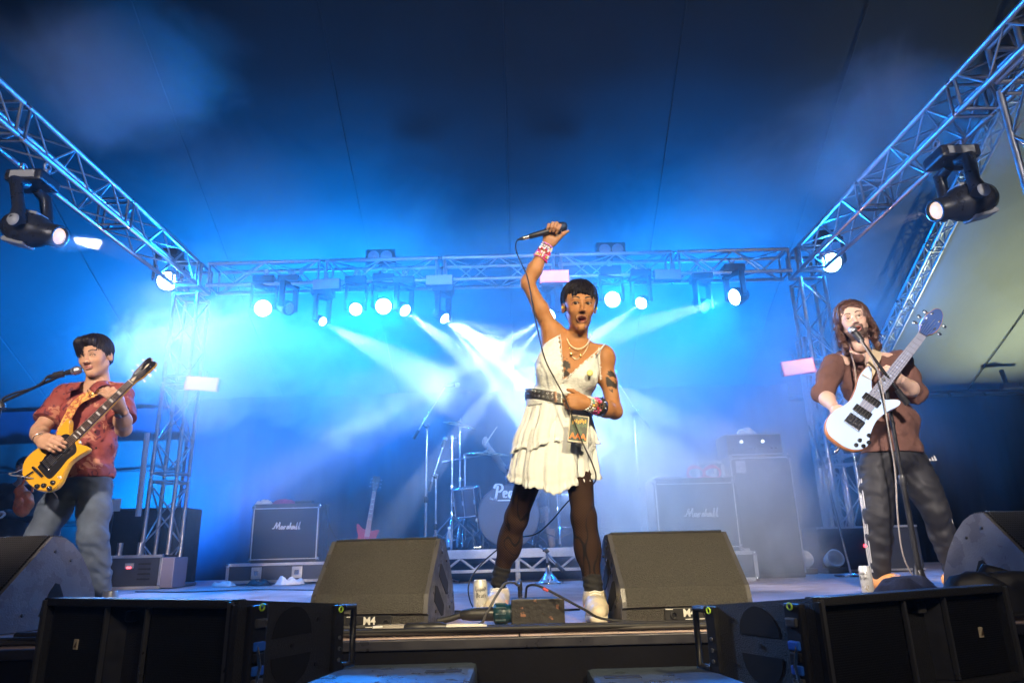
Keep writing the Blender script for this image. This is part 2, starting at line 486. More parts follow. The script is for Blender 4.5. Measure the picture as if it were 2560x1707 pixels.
WASH = None
def wash_lamp(pos, d, label, lit=True, r=0.085, big=False):
    """moving-head wash: lamp head at pos pointing along d, yoke and base above it under the truss"""
    pos = V(pos); d = V(d).normalized()
    t = thing('wash_lamp', label, 'stage lamp', pos + V((0, 0, 0.36)), group='lamps along the back truss')
    mb = MB(); mb.box((0, 0, 0), (0.26, 0.20, 0.09), None, 0.015); mb.build('base', blackp, t)
    mb = MB(); mb.tube([(0, 0, 0.04), (0, 0, 0.10)], 0.022, 8); mb.torus(0.032, 0.009, 14, 6, T(0, 0, 0.12) @ R(pi / 2, 'X')); mb.build('clamp', alu, t)
    yaw = atan2(d.x, d.y)
    Y = R(-yaw, 'Z')
    for sx in (-1, 1):
        mb = MB(); mb.box((sx * (r + 0.045), 0, -0.21), (0.035, 0.075, 0.34), Y, 0.012); mb.build('yoke_arm', blackp, t)
    mb = MB(); mb.box((0, 0, -0.06), (2 * r + .125, 0.09, 0.035), Y, 0.01); mb.build('yoke', blackp, t)
    F = along((0, 0, -0.36), V((0, 0, -0.36)) + d)
    mb = MB(); mb.lathe([(0.03, -0.17), (r * .75, -0.15), (r * 1.12, -0.05), (r * 1.18, 0.0), (r * 1.16, 0.035), (r * 1.03, 0.04), (r * 1.02, 0.02)], 20)
    hd = mb.build('head', blackp, t, F)
    mb = MB()
    cells = [(0, 0)] + [(r * .34 * cos(a), r * .34 * sin(a)) for a in [i * pi / 3 for i in range(6)]] + [(r * .70 * cos(a), r * .70 * sin(a)) for a in [pi / 12 + i * pi / 6 for i in range(12)]]
    for x, y in cells: mb.ball((x, y, 0.025), (r * .185, r * .185, 0.012), 8, 5)
    mb.prism([(r * cos(2 * pi * k / 20), r * sin(2 * pi * k / 20)) for k in range(20)], 0.012, 0.02)
    mb.build('lens', lens_blue if lit else lens_off, hd)
    return t, hd

BLUE = (0.0, 0.235, 1.0)
CYAN = (0.46, 0.64, 1.0)
WASH_E, BEAM_E, CORNER_E, UP_E = 680, 6000, 1500, 14500
lamps = [
    (658, 771, (0.25, -1, -0.35), 'blue wash lamp, first lit one along the back truss from the left tower', True, .10, 'w'),
    (720, 770, (0.9, -.35, -0.35), 'unlit wash lamp turned sideways beside the leftmost lit lamp', False, .08, None),
    (804, 802, (1.2, -.9, -0.85), 'small round lamp hanging low between two brighter lamps on the left', True, .055, 'b'),
    (889, 773, (0.3, -1, -0.4), 'bright blue lamp just left of the widest lamp of the left cluster', True, .075, 'w'),
    (959, 766, (0.1, -1, -0.3), 'widest bright lamp of the cluster under the left blinder', True, .095, 'w'),
    (1010, 774, (2.6, -2.2, -2.6), 'bright lamp right of the widest lamp under the left blinder', True, .075, 'b'),
    (1108, 794, (3.0, -1.9, -2.7), 'low bright lamp hanging left of the raised arm', True, .065, 'B'),
    (1383, 783, (-2.9, -1.4, -2.2), 'lamp half hidden behind the head and shoulder of the singer', True, .07, 'D'),
    (1530, 749, (0.1, -1, -0.3), 'wide bright lamp right beside the head of the singer', True, .095, 'w'),
    (1605, 756, (-.76, -.9, -.74), 'bright lamp with a visible beam slanting down towards the singer', True, .075, 'N'),
    (1760, 765, (0.5, -.7, -.6), 'unlit wash lamp tilted away, left of the rightmost lit lamp', False, .08, None),
    (1840, 742, (-4.8, -2.0, -1.9), 'rightmost bright blue lamp on the back truss', True, .10, 'L'),
    (418, 702, (0.75, -1, -0.75), 'glaring blue white lamp at the back left truss corner', True, .115, 'C'),
    (2078, 657, (-0.35, -1, -0.4), 'glaring blue white lamp at the back right truss corner', True, .115, 'C'),
]
RAYS = {1108: ((1.0, 5.6, 0), (1.9, 5.4, 0), (2.9, 5.7, 0), (3.4, 6.2, .5)), 1383: ((-1.3, 6.0, .2), (-2.6, 6.2, .7)), 1010: ()}
for (px, py, d, lab, lit, r, kind) in lamps:
    t, hd = wash_lamp(at(px, py, BY - .12), d, lab, lit, r)
    M = T(0, 0, 0.06)
    if kind == 'w': spot(hd, WASH_E, BLUE, 150, 0.8, 0.07, M)
    if kind == 'b': spot(hd, BEAM_E * .7, CYAN, 13, 0.35, 0.02, M)
    if kind == 'B': spot(hd, BEAM_E * .55, CYAN, 20, 0.35, 0.02, M); spot(hd, BEAM_E * .18, CYAN, 50, 0.9, 0.04, M)
    if kind == 'D': spot(hd, BEAM_E * .4, CYAN, 13, 0.35, 0.02, M)
    for tgt in RAYS.get(px, ()):      # the separate shafts of a gobo
        dl = along((0, 0, 0), V(d).normalized()).to_3x3().inverted() @ (V(tgt) - at(px, py, BY - .12)).normalized()
        spot(hd, 7800, CYAN, 5.5, .5, .012, along((0, 0, .07), V((0, 0, .07)) + dl))
    if kind == 'N': spot(hd, BEAM_E * .9, CYAN, 7, 0.25, 0.02, M)
    if kind == 'L': spot(hd, BEAM_E * .9, CYAN, 10, 0.4, 0.02, M); spot(hd, WASH_E, BLUE, 125, 0.8, 0.07, T(0, 0, 0.07))
    if kind == 'C': spot(hd, CORNER_E, BLUE, 150, 0.8, 0.09, M); spot(hd, CORNER_E * (1.5 if px < 1000 else .5), CYAN, 58, 1.0, 0.09, M)
# blue floor washes, added out of sight to make drape, roof and fog glow
for k, (x, e, lab) in enumerate(((-5.9, 1.1, 'added blue ground lamp beside the stage beyond the left tower'), (-3.0, .85, 'added blue floor lamp behind the left guitar cabinet'), (3.1, .75, 'added blue floor lamp behind the tall bass cabinet'))):
    fw = thing('added_floor_wash', lab, 'stage lamp', (x, 9.6 if abs(x) < 4 else 10.4, 0.0 if abs(x) < 4 else -1.1))
    mb = MB(); mb.box((0, 0, .04), (.30, .2, .06), None, .01); mb.build('base', blackp, fw)
    mb = MB(); mb.lathe([(.05, .05), (.10, .09), (.11, .2), (.10, .21), (.095, .19)], 18); mb.build('head', blackp, fw)
    mb = MB(); mb.lathe([(.0, .20), (.095, .195)], 18); mb.build('lens', emat('lamp_lens_deep_blue', (.02, .2, 1.0), 20), fw)
    spot(fw, UP_E * e, BLUE, 104, 1.0, .5, along((0, 0, .53), (-.12 * (x < -5), .42, 1.53)))

# ---- two-lamp blinders above the back truss
def blinder(px, py, label):
    c = at(px, py, BY + .35)
    t = thing('blinder', label, 'stage lamp', c, group='two-lamp blinders')
    mb = MB(); mb.box((0, 0.05, 0), (0.40, 0.10, 0.22), None, 0.02); mb.build('housing', blackp, t)
    mb = MB(); mb.tube([(0, .05, -.11), (0, .05, -.45)], .02, 8); mb.build('mount', blackm, t)
    for sx in (-1, 1):
        mb = MB(); mb.lathe([(0.0, 0.02), (0.05, 0.012), (0.07, -0.005), (0.078, 0.0)], 18, T(sx * .085, -0.012, 0) @ R(pi / 2, 'X')); mb.build('reflector_lamp', lens_off, t)
blinder(950, 641, 'pair of unlit round blinder lamps above the left half of the truss')
blinder(1528, 624, 'pair of unlit round blinder lamps above the head of the singer')

# ---- flat LED panels
def panel(px, py, Y, w, h, roll, m, label, e=0, col=(1, .5, .4)):
    c = at(px, py, Y)
    t = thing('light_panel', label, 'light panel', M=T(*c) @ R(roll, 'Y'), group='flat LED panels')
    mb = MB(); mb.box((0, 0.05, 0), (w + .02, .07, h + .02), None, 0.008); mb.build('housing', blackp, t)
    mb = MB(); mb.box((0, 0.0, 0), (w, .03, h), None, 0.004); mb.build('screen', m, t)
    if e:
        for sx, sz, a_, b_ in ((0, 1, w + .016, .012), (0, -1, w + .016, .012), (1, 0, .012, h + .03), (-1, 0, .012, h + .03)):
            mb = MB(); mb.box((sx * (w / 2 + .003), -.004, sz * (h / 2 + .003)), (a_, .03, b_), None, .003); mb.build('glow_rim', panel_glow, t)
    mb = MB(); mb.tube([(0, .05, h / 2), (0, .08, h / 2 + .1)], .014, 6); mb.build('bracket', alu, t)
    if e:
        l = bpy.data.lights.new('lamp_light', 'AREA'); l.shape = 'RECTANGLE'; l.size = w; l.size_y = h; l.energy = e; l.color = col
        o = bpy.data.objects.new('lamp_light', l); COL.objects.link(o); o.parent = t; o.matrix_basis = T(0, -.03, 0) @ R(-pi / 2, 'X')
panel(815, 710, BY - .22, .32, .125, radians(-2), panel_off, 'unlit lavender panel, leftmost on the back truss')
panel(1098, 700, BY - .22, .32, .125, radians(0), panel_off, 'unlit lavender panel on the truss left of the raised arm')
panel(1386, 691, BY - .22, .34, .135, radians(0), panel_pink, 'pink glowing panel on the truss above the head of the singer', 3)
panel(1670, 686, BY - .22, .32, .125, radians(1), panel_off, 'unlit lavender panel on the truss right of the singer')
panel(504, 959, BY - .22, .36, .14, radians(5), panel_hot, 'white hot pink glowing panel on the left tower', 6)
panel(1996, 917, BY - .22, .36, .15, radians(-7), panel_hot, 'white hot pink glowing panel on the right tower', 6)

# ---- big moving heads on the side trusses
headpaint = mat('moving_head_shell', (0.03, 0.03, 0.035), 0.35, rvar=0.1)
headside = mat('moving_head_panel', (0.45, 0.45, 0.44), 0.4)
def moving_head(top, lens, target, label, lens_m, s=1.0):
    """base under the truss at `top`, lamp head with its lens at `lens`, pointing at `target`"""
    top, lens, target = V(top), V(lens), V(target)
    d = (target - lens).normalized()
    piv = lens - d * 0.30 * s
    t = thing('moving_head', label, 'stage lamp', top)
    L = lambda p: V(p) - top
    mb = MB(); mb.box((0, 0, -0.06), (0.36 * s, 0.30 * s, 0.12 * s), None, 0.025)
    b = mb.build('base', headpaint, t)
    mb = MB(); mb.box((0, -0.152 * s, -0.06), (0.24 * s, 0.012, 0.075 * s), None, 0.004); mb.build('display', headside, b)
    for sx in (-.1, .1):
        mb = MB(); mb.tube([(sx, 0, 0), (sx, 0, 0.05)], 0.02, 8); mb.torus(.034, .011, 14, 6, T(sx, 0, .07) @ R(pi / 2, 'Y')); mb.build('clamp', alu, t)
    ax = d.cross(V((0, 0, 1))).normalized()
    p = L(piv)
    for sg in (-1, 1):
        o = ax * sg * 0.19 * s
        mid = V((0, 0, -.16 * s)) * .35 + (p + o) * .65
        mb = MB(); mb.tube([V((0, 0, -.13 * s)) + o * .3, V((0, 0, -.17 * s)) + o * .95, mid + o * .25, p + o * 1.08], [.05 * s, .06 * s, .055 * s, .075 * s], 10)
        a = mb.build('yoke_arm', headpaint, t)
        mb = MB(); mb.lathe([(0.0, .02), (.05 * s, .018), (.06 * s, 0)], 14, along(p + o * 1.3, p + o * 2)); mb.build('hub_cap', headside, a)
    F = along(p, p + d)
    mb = MB()
    mb.lathe([(0.05 * s, -.30 * s), (.12 * s, -.28 * s), (.165 * s, -.18 * s), (.17 * s, -.02 * s), (.14 * s, .08 * s), (.105 * s, .14 * s), (.105 * s, .29 * s), (.085 * s, .30 * s), (.08 * s, .275 * s)], 22)
    h = mb.build('head', headpaint, t, F)
    for sg in (-1, 1):
        mb = MB(); mb.box((0, sg * .15 * s, -.12 * s), (.16 * s, .05 * s, .26 * s), None, .02); mb.build('cover', headside, h)
    mb = MB(); mb.ball((0, 0, .265 * s), (.082 * s, .082 * s, .03 * s), 18, 8); mb.build('lens', lens_m, h)
    return t, h
KEY = (1.0, 0.88, 0.80)
AMB = (1.0, 0.79, 0.46)
def headlight(h, e, col, deg, blend=.5, s=1.0, r=0.05):
    spot(h, e, col, deg, blend, r, T(0, 0, 0.34 * s))
t, h = moving_head((-3.98, 5.05, TZ - .26), at(152, 592, 4.95), (1.9, 4.2, 1.1), 'moving head lamp puffing bright fog under the left side truss', lens_warm, .85)
headlight(h, 1600, KEY, 22, .5, 1.0, .012)
t, h = moving_head((3.72, 5.05, TZ - .26), at(2336, 528, 4.9), (-2.6, 4.1, 1.0), 'moving head lamp with warm lens under the right side truss', lens_warm, .9)
headlight(h, 1000, (1.0, 0.80, 0.74), 22, .5, 1.0, .012)
# unseen front truss: keys on the players, other lamps added as fill
COOL_FILL = (0.20, 0.42, 1.0)  # blue fill added to light the back truss and fog evenly
for x, tgt, lab, e, col, deg in (
        (-.7, (.2, 3.1, .72), 'front truss lamp left of the middle aimed at the singer', 900, AMB, 30),
        (1.5, (.2, 3.1, .72), 'front truss lamp right of the middle aimed at the singer', 1250, AMB, 30),
        (.35, (2.2, 4.25, 1.0), 'front truss lamp in the middle aimed at the bass player', 3200, KEY, 20),
        (-1.8, (-2.45, 3.9, .95), 'front truss lamp aimed at the guitarist', 2500, (1.0, 0.80, 0.66), 20),
        (-2.7, (.3, 8.0, 2.3), 'added front truss fill lamp at the left end aimed at the back truss', 2800, COOL_FILL, 30),
        (-3.4, (-4.0, 5.5, 3.75), 'small added front truss lamp by the left corner brightening the side truss', 950, (1.0, .93, .95), 24),  # this and the next lamp are added to make the side trusses silver
        (3.2, (3.75, 5.5, 3.75), 'small added front truss lamp by the right corner brightening the side truss', 950, (1.0, .93, .90), 24),
        (2.6, (-.5, 8.0, 2.3), 'added front truss fill lamp at the right end aimed at the back truss', 2800, COOL_FILL, 30)):
    t, h = moving_head((x, -1.75, TZ - .26), (x, -1.62, 3.0), tgt, lab, lens_warm, .8 if abs(x) > 3 else 1.0)
    headlight(h, e, col, deg, .6, 1.0, .14)
    if x == 1.5: spot(h, 160, AMB, 80, .9, .06, T(0, 0, .36))  # added wide weak fill that spills over the cabinets
    if x == .35: spot(h, 120, (1.0, 0.90, 0.95), 140, .8, .06, T(0, 0, .36))  # added wide neutral fill for the trusses
# unseen flood lamp, added low at the far right to light the roof canvas
fl = thing('added_flood_lamp', 'added flood lamp on the ground at the far right', 'flood lamp', (10.8, 11.8, -1.1))
mb = MB(); mb.box((0, 0, 0.3), (.35, .2, .28), None, .02); mb.build('housing', blackp, fl)
mb = MB(); mb.tube([(-.2, 0, 0), (-.2, 0, .3)], .015, 6); mb.tube([(.2, 0, 0), (.2, 0, .3)], .015, 6); mb.build('bracket', blackm, fl)
spot(fl, 1300, (0.92, 1.0, 0.66), 66, 1.0, .15, along((0, -.2, .5), (-1.9, -1.3, 4.6)))

# ================================================================== haze and smoke
def volmat(name, dens, aniso, col=(1, 1, 1), noise=None):
    m = bpy.data.materials.new(name); m.use_nodes = True
    n = m.node_tree.nodes; l = m.node_tree.links
    n.remove(n['Principled BSDF'])
    v = n.new('ShaderNodeVolumePrincipled')
    v.inputs['Color'].default_value = (*col, 1); v.inputs['Density'].default_value = dens; v.inputs['Anisotropy'].default_value = aniso
    l.new(v.outputs[0], n['Material Output'].inputs['Volume'])
    return m, v, n, l
m, *_ = volmat('haze_air', 0.0018, 0.35, (0.92, 0.96, 1.0))
mb = MB(); mb.box((0, -2, 5.3), (37, 27, 14.4)); stuff(mb.build('haze', m))

def smoke(px, py, Y, size, dens, label, scale=0.9, seed=0.0, cut=0.5, sharp=0.28, aniso=0.1):
    """a drifting bank of stage fog: an ellipsoid of air whose density billows with noise"""
    m, v, n, l = volmat('stage_fog', dens, aniso)
    tc = n.new('ShaderNodeTexCoord'); gp = n.new('ShaderNodeNewGeometry')
    ln = n.new('ShaderNodeVectorMath'); ln.operation = 'LENGTH'; l.new(tc.outputs['Object'], ln.inputs[0])
    ad = n.new('ShaderNodeVectorMath'); ad.operation = 'ADD'; ad.inputs[1].default_value = (seed * 3.1, seed * 1.7, seed * 5.3); l.new(gp.outputs['Position'], ad.inputs[0])
    t = n.new('ShaderNodeTexNoise'); t.inputs['Scale'].default_value = scale; t.inputs['Detail'].default_value = 4.0; t.inputs['Roughness'].default_value = .6
    t.inputs['Distortion'].default_value = 0.6
    l.new(ad.outputs[0], t.inputs['Vector'])
    # noise - cut + falloff
    f = n.new('ShaderNodeMapRange'); f.inputs[1].default_value = 0.25; f.inputs[2].default_value = 0.97; f.inputs[3].default_value = 0.22; f.inputs[4].default_value = -0.42
    l.new(ln.outputs['Value'], f.inputs[0])
    a = n.new('ShaderNodeMath'); a.operation = 'ADD'; l.new(t.outputs['Fac'], a.inputs[0]); l.new(f.outputs[0], a.inputs[1])
    r = n.new('ShaderNodeMapRange'); r.interpolation_type = 'SMOOTHSTEP'
    r.inputs[1].default_value = cut - sharp / 2; r.inputs[2].default_value = cut + sharp / 2; r.inputs[3].default_value = 0; r.inputs[4].default_value = dens
    l.new(a.outputs[0], r.inputs[0]); l.new(r.outputs[0], v.inputs['Density'])
    c = at(px, py, Y)
    mb = MB(); mb.ball((0, 0, 0), 1.0, 20, 12)
    o = mb.build('smoke', m, None, T(*c) @ Sc(*size))
    stuff(o); o['label'] = label
    return o
smoke(560, 890, 6.6, (2.6, 1.3, 1.2), 0.75, 'pale billowing fog beside the left tower', 1.5, 1, .55, .16)
smoke(930, 970, 6.4, (2.2, 1.0, 1.0), 0.55, 'pale fog bank left of the singer', 1.6, 2, .55, .16)
smoke(1720, 1080, 6.6, (2.7, 1.5, 1.8), 0.46, 'thick pale fog over the amplifiers right of the singer', 0.8, 3, 0.45, .4)
smoke(1720, 1270, 5.5, (2.0, .85, 1.4), 1.1, 'bright low fog in front of the right cabinets', 1.4, 9, .50, .25)
smoke(1280, 1010, 6.9, (5.6, 2.0, 2.3), 0.14, 'thin fog hanging over the whole back of the stage', .6, 8, 0.30, .5)
smoke(720, 520, 8.6, (3.6, 2.0, 1.5), 0.30, 'blue lit fog rising above the left half of the truss', .6, 4, .48, .4)
smoke(1850, 520, 8.6, (2.8, 2.0, 1.3), 0.28, 'fog drifting above the right truss corner', .7, 5, .48, .4)
smoke(250, 200, 5.2, (2.0, 1.2, 1.0), 0.30, 'brownish fog patch under the roof at the upper left', .9, 6, .48, .4)
smoke(2250, 330, 5.6, (1.7, 1.2, 1.1), 0.28, 'grey fog patch by the right truss', .9, 7, .48, .4)
smoke(188, 607, 4.84, (.30, .13, .11), 2.6, 'little bright fog puff at the lens of the left moving head', 5.0, 10, .46, .3)
# ================================================================== loudspeakers at the stage lip
speckle = mat('textured_warm_lit_paint', (0.040, 0.037, 0.030), 0.42, bump=1.0, bscale=240, bdist=0.006, var=0.75, vscale=190, spec=0.8)  # black paint tinted olive to carry the warm light on it
satin = mat('satin_lit_side', (0.065, 0.065, 0.075), 0.38, rvar=0.15, vscale=9, var=0.2, bump=0.12, bscale=200)  # black side raised to dark grey, imitating the light on it
worn_lit = mat('worn_lit_monitor_side', (0.13, 0.13, 0.14), 0.36, col2=(0.09, 0.09, 0.10), rvar=0.18, vscale=6, bump=0.15, bscale=120)  # scuffed paint, also greyed up to imitate blue light on the side
hollow_shade_m = mat('hollow_shade', (0.003, 0.003, 0.003), 0.9)  # near-black colour paints the shade of handle hollows on flat pieces
label_m = mat('white_print', (0.7, 0.7, 0.68), 0.6)
def grille_mat(name, pitch, base, hole, dot=0.33, rot=(0, 0, 0)):
    m = bpy.data.materials.new(name); m.use_nodes = True
    n = m.node_tree.nodes; l = m.node_tree.links; b = n['Principled BSDF']
    tc = n.new('ShaderNodeTexCoord'); mp = n.new('ShaderNodeMapping'); mp.inputs['Scale'].default_value = (1 / pitch, 1 / pitch, 1 / pitch); mp.inputs['Rotation'].default_value = rot
    l.new(tc.outputs['Object'], mp.inputs[0])
    vo = n.new('ShaderNodeTexVoronoi'); vo.voronoi_dimensions = '2D'; vo.inputs['Randomness'].default_value = 0.0; vo.inputs['Scale'].default_value = 1.0
    l.new(mp.outputs[0], vo.inputs['Vector'])
    r = n.new('ShaderNodeMapRange'); r.inputs[1].default_value = dot - .06; r.inputs[2].default_value = dot + .06
    l.new(vo.outputs['Distance'], r.inputs[0])
    mx = n.new('ShaderNodeMix'); mx.data_type = 'RGBA'; mx.inputs[6].default_value = (*hole, 1); mx.inputs[7].default_value = (*base, 1)
    l.new(r.outputs[0], mx.inputs[0]); l.new(mx.outputs[2], b.inputs['Base Color'])
    bp = n.new('ShaderNodeBump'); bp.inputs['Strength'].default_value = 0.8; bp.inputs['Distance'].default_value = 0.004
    l.new(r.outputs[0], bp.inputs['Height']); l.new(bp.outputs[0], b.inputs['Normal'])
    b.inputs['Roughness'].default_value = 0.45; b.inputs['Metallic'].default_value = 0.3
    MATS[name] = m
    return m
perf = grille_mat('perforated_grille', 0.0125, (0.05, 0.05, 0.05), (0.002, 0.002, 0.002))

def stage_monitor(M, label, s=1.0, w=0.49, mirror=1, grille=False, side_m=satin, tri=False):
    """wedge monitor seen from behind: local +y away from the audience, width along x"""
    t = thing('stage_monitor', label, 'monitor speaker', M=M, group='wedge monitors along the stage lip')
    arc = [(0.255, .342), (0.30, .318), (0.35, .272), (0.40, .205), (0.44, .13), (0.465, .05), (0.46, .004)]
    P = [(0.022, .004), (0.014, .058), (0.0, .064), (0.004, .086), (0.018, .135), (0.20, .345)] + arc
    P = [(y * s, z * s) for y, z in P]
    # body pulled along x
    F = Matrix(((0, 0, 1, 0), (1, 0, 0, 0), (0, 1, 0, 0), (0, 0, 0, 1)))   # (y,z,x) -> world
    mb = MB(); mb.prism(P, -w / 2 + .018, w / 2 - .018, F); mb.build('cabinet', speckle, t)
    cy, cz = 0.23 * s, 0.15 * s
    for sx in (-1, 1):
        Q = [(cy + (y - cy) * 1.012, max(0.003, cz + (z - cz) * 1.012)) for y, z in P]
        mb = MB(); a, b = (w / 2 - .018, w / 2) if sx > 0 else (-w / 2, -w / 2 + .018)
        mb.prism(Q, a, b, F); sp = mb.build('side_panel', side_m, t)
        x1 = sx * (w / 2 + .0012)
        if tri: holes = [[(0.19, .05), (0.30, .055), (0.29, .12), (0.265, .165), (0.245, .17), (0.225, .14)]]
        else: holes = [[(0.175, .195), (0.20, .245), (0.225, .24), (0.335, .16), (0.325, .115), (0.30, .115)], [(0.10, .10), (0.115, .16), (0.15, .155), (0.26, .075), (0.25, .035), (0.215, .035)]]
        for hp in holes:
            mb = MB(); mb.prism([(y * s, z * s) for y, z in hp], x1 - .003, x1 + .001, F) if sx > 0 else mb.prism([(y * s, z * s) for y, z in hp], x1 - .001, x1 + .003, F)
            mb.build('flat_handle_recess', hollow_shade_m, sp)
        for (y, z) in ((.22, .29), (.36, .06), (.12, .06), (.30, .255)):
            mb = MB(); mb.lathe([(.007, 0), (.007, .003), (.003, .004)], 10, T(x1, y * s, z * s) @ R(sx * pi / 2, 'Y')); mb.build('screw', blackm, sp)
    mb = MB(); mb.tube([(-w / 2 + .02, .205 * s, .349 * s), (w / 2 - .02, .205 * s, .349 * s)], .006, 8); mb.build('top_trim', rubber, t)
    # the grille wraps over the top edge
    mb = MB(); mb.prism([(.215 * s, .349 * s), (.26 * s, .345 * s), (.262 * s, .35 * s), (.215 * s, .354 * s)], -w / 2 + .02, w / 2 - .02, F); mb.build('grille_edge', perf, t)
    if grille:
        a_ = V((0, .016 * s, .138 * s)); b_ = V((0, .198 * s, .350 * s))
        mb = MB(); mb.box((0, (b_ - a_).length / 2, 0.002), (w - .044, (b_ - a_).length, .008), None, .002)
        mb.build('grille', perf, t, frame(a_, x=(1, 0, 0), y=b_ - a_))
    else:
        # connector panel with its printed type number
        mb = MB(); mb.box((.0, .018 * s, .032 * s), (.19, .016, .050 * s), None, .003); cp = mb.build('connector_panel', blackp, t)
        link('lettering', text_mesh('M4', .04 * s, .0006, .0012), label_m, cp, T(0.005, .0085 * s, .036 * s) @ R(pi / 2, 'X'))
        for k, (x, wd) in enumerate(((-.075, .03), (0.01, .045), (.055, .02))):
            mb = MB(); mb.box((x, 0.0095 * s, .052 * s if k == 0 else .014 * s), (wd, .0015, .003)); mb.build('print_line', label_m, cp)
        for x in (-.06, .075):
            mb = MB(); mb.lathe([(.014, 0), (.014, .008), (.009, .009), (.009, .002)], 14, T(x, .010 * s, .030 * s) @ R(pi / 2, 'X')); mb.build('socket', blackm, cp)
    return t
stage_monitor(T(-.60, 2.90, 0) @ R(radians(-8), 'Z'), 'black wedge monitor left of the legs of the singer')
stage_monitor(T(.672, 2.90, 0) @ R(radians(5), 'Z'), 'black wedge monitor right of the legs of the singer', w=.53)
stage_monitor(T(-2.47, 3.12, 0) @ R(radians(-14), 'Z'), 'wedge monitor with perforated grille at the left edge in front of the guitarist', 1.16, .54, 1, True, worn_lit, True)
stage_monitor(T(2.47, 3.10, 0) @ R(radians(14), 'Z'), 'scuffed wedge monitor with perforated grille at the right edge', 1.16, .54, 1, True, worn_lit, True)

# ---- line-array cabinets and the subs they stand on
felt = mat('array_side_paint', (0.02, 0.02, 0.021), 0.6, bump=1.0, bscale=260, bdist=0.004, var=0.4, vscale=220)
darkgrille = grille_mat('array_grille', 0.006, (0.022, 0.022, 0.02), (0.004, 0.004, 0.004), .38, (pi / 2, 0, 0))
rail_m = mat('rigging_rail', (0.16, 0.16, 0.16), 0.35, 0.7, rvar=0.1)
blueled = mat('blue_latch', (0.02, 0.12, 0.6), 0.4)
lime = mat('lime_ring', (0.45, 0.7, 0.05), 0.5)
def array_cab(corner, u, label, flip):
    """corner: front lower inner corner; u: unit vector along the front towards the outer end; cabinet tapers to the back"""
    w, hf, hr, dp = 0.80, 0.262, 0.185, 0.40
    u = V(u).normalized()
    # local x runs outward along the front, y back, z up; flip mirrors handedness
    M = frame(corner, x=u * flip, y=V((0, 0, 1)).cross(u * flip), z=V((0, 0, 1)))
    t = thing('array_speaker', label, 'line array speaker', M=M, group='line array cabinets at the stage lip')
    e = (hf - hr) / 2
    X = lambda x: x * flip
    def bx(name, c, d, m, par=t, bev=.004):
        mb = MB(); mb.box((X(c[0]), c[1], c[2]), d, None, bev); return mb.build(name, m, par)
    def taper(x0, x1, ins=0.0, y0=0.0, y1=dp):
        f = lambda y: e * y / dp
        vs = []
        for x in (x0, x1):
            for y in (y0, y1):
                vs += [(X(x), y, f(y) + ins), (X(x), y, hf - f(y) - ins)]
        fs = [(0, 1, 3, 2), (4, 6, 7, 5), (0, 4, 5, 1), (2, 3, 7, 6), (0, 2, 6, 4), (1, 5, 7, 3)]
        if flip < 0: fs = [tuple(reversed(f_)) for f_ in fs]
        return vs, fs
    mb = MB(); mb.add(*taper(.03, w - .02, .004, .05)); mb.build('cabinet', felt, t)
    for x0, x1 in ((0.0, .03), (w - .02, w)):
        mb = MB(); mb.add(*taper(x0, x1)); sp = mb.build('side_panel', felt, t)
        if x0 == 0:
            for zc, up in ((hf * .5 + .025, 1), (hf * .5 - .025, -1)):
                n = 12; out = [(dp * .5 + .075 * cos(a) * 1.0, zc + up * .075 * sin(a)) for a in [pi * k / n for k in range(n + 1)]]
                vs = [(X(-.002), y, z) for y, z in out] + [(X(.002), y, z) for y, z in out]; k = len(out)
                mb = MB(); mb.add(vs, [tuple(range(k)), tuple(range(2 * k - 1, k - 1, -1))] + [(i, i + k, (i + 1) % k + k, (i + 1) % k) for i in range(k)])
                mb.build('flat_handle_recess', hollow_shade_m, sp)
            for y, z in ((.09, .21), (.30, .19), (.30, .07), (.09, .05), (.2, .131)):
                mb = MB(); mb.lathe([(.006, 0), (.006, .003)], 8, T(X(-.001), y, z) @ R(-flip * pi / 2, 'Y')); mb.build('screw', blackm, sp)
    # top and bottom frame boards of the front
    bx('front_frame', (w / 2, .02, hf - .011), (w - .04, .05, .022), felt)
    bx('front_frame', (w / 2, .02, .011), (w - .04, .05, .022), felt)
    bx('grille', (.19, .03, hf / 2), (.30, .03, hf - .046), darkgrille)
    bx('grille', (w - .16, .03, hf / 2), (.26, .03, hf - .046), darkgrille)
    # the horn: two flares meeting in a slot
    for x0, x1, y0, y1 in ((.345, .43, .012, .10), (.515, .43, .012, .10)):
        vs = [(X(x0), y0, .024), (X(x1 - .006 if x0 < x1 else x1 + .006), y1, .024), (X(x1 - .006 if x0 < x1 else x1 + .006), y1, hf - .024), (X(x0), y0, hf - .024)]
        mb = MB(); mb.add(vs, [(0, 1, 2, 3)]); mb.build('horn_flare', blackp, t)
    for x in (.345, .515): bx('horn_edge', (x, .008, hf / 2), (.008, .014, hf - .05), rail_m, bev=.002)
    bx('horn_slot', (.43, .098, hf / 2), (.006, .01, hf - .06), rail_m, bev=.001)
    mb = MB(); mb.box((X(.46), .06, hf - .05), (.035, .05, .03), None, .006); mb.build('horn_clip', mat('clip_grey', (.1, .1, .11), .4), t)
    # rigging rails front and rear at the inner end, and at the outer end
    bx('rigging_rail', (.022, -.004, hf / 2), (.014, .012, hf - .01), rail_m, bev=.002)
    bx('rigging_rail', (.004, -.010, hf / 2), (.010, .016, hf - .02), blackm, bev=.002)
    bx('rigging_rail', (w - .012, -.004, hf / 2), (.014, .012, hf - .01), rail_m, bev=.002)
    tr = bx('rigging_track', (-.012, .055, hf / 2), (.022, .06, hf - .03), blackm, bev=.008)
    for k, (z, m) in enumerate(((hf - .06, rail_m), (hf - .115, blueled), (.09, blueled), (.06, rail_m), (.12, blackm))):
        mb = MB(); mb.box((X(-.026), .055, z), (.012, .035, .022), None, .004); mb.build('latch', m, tr)
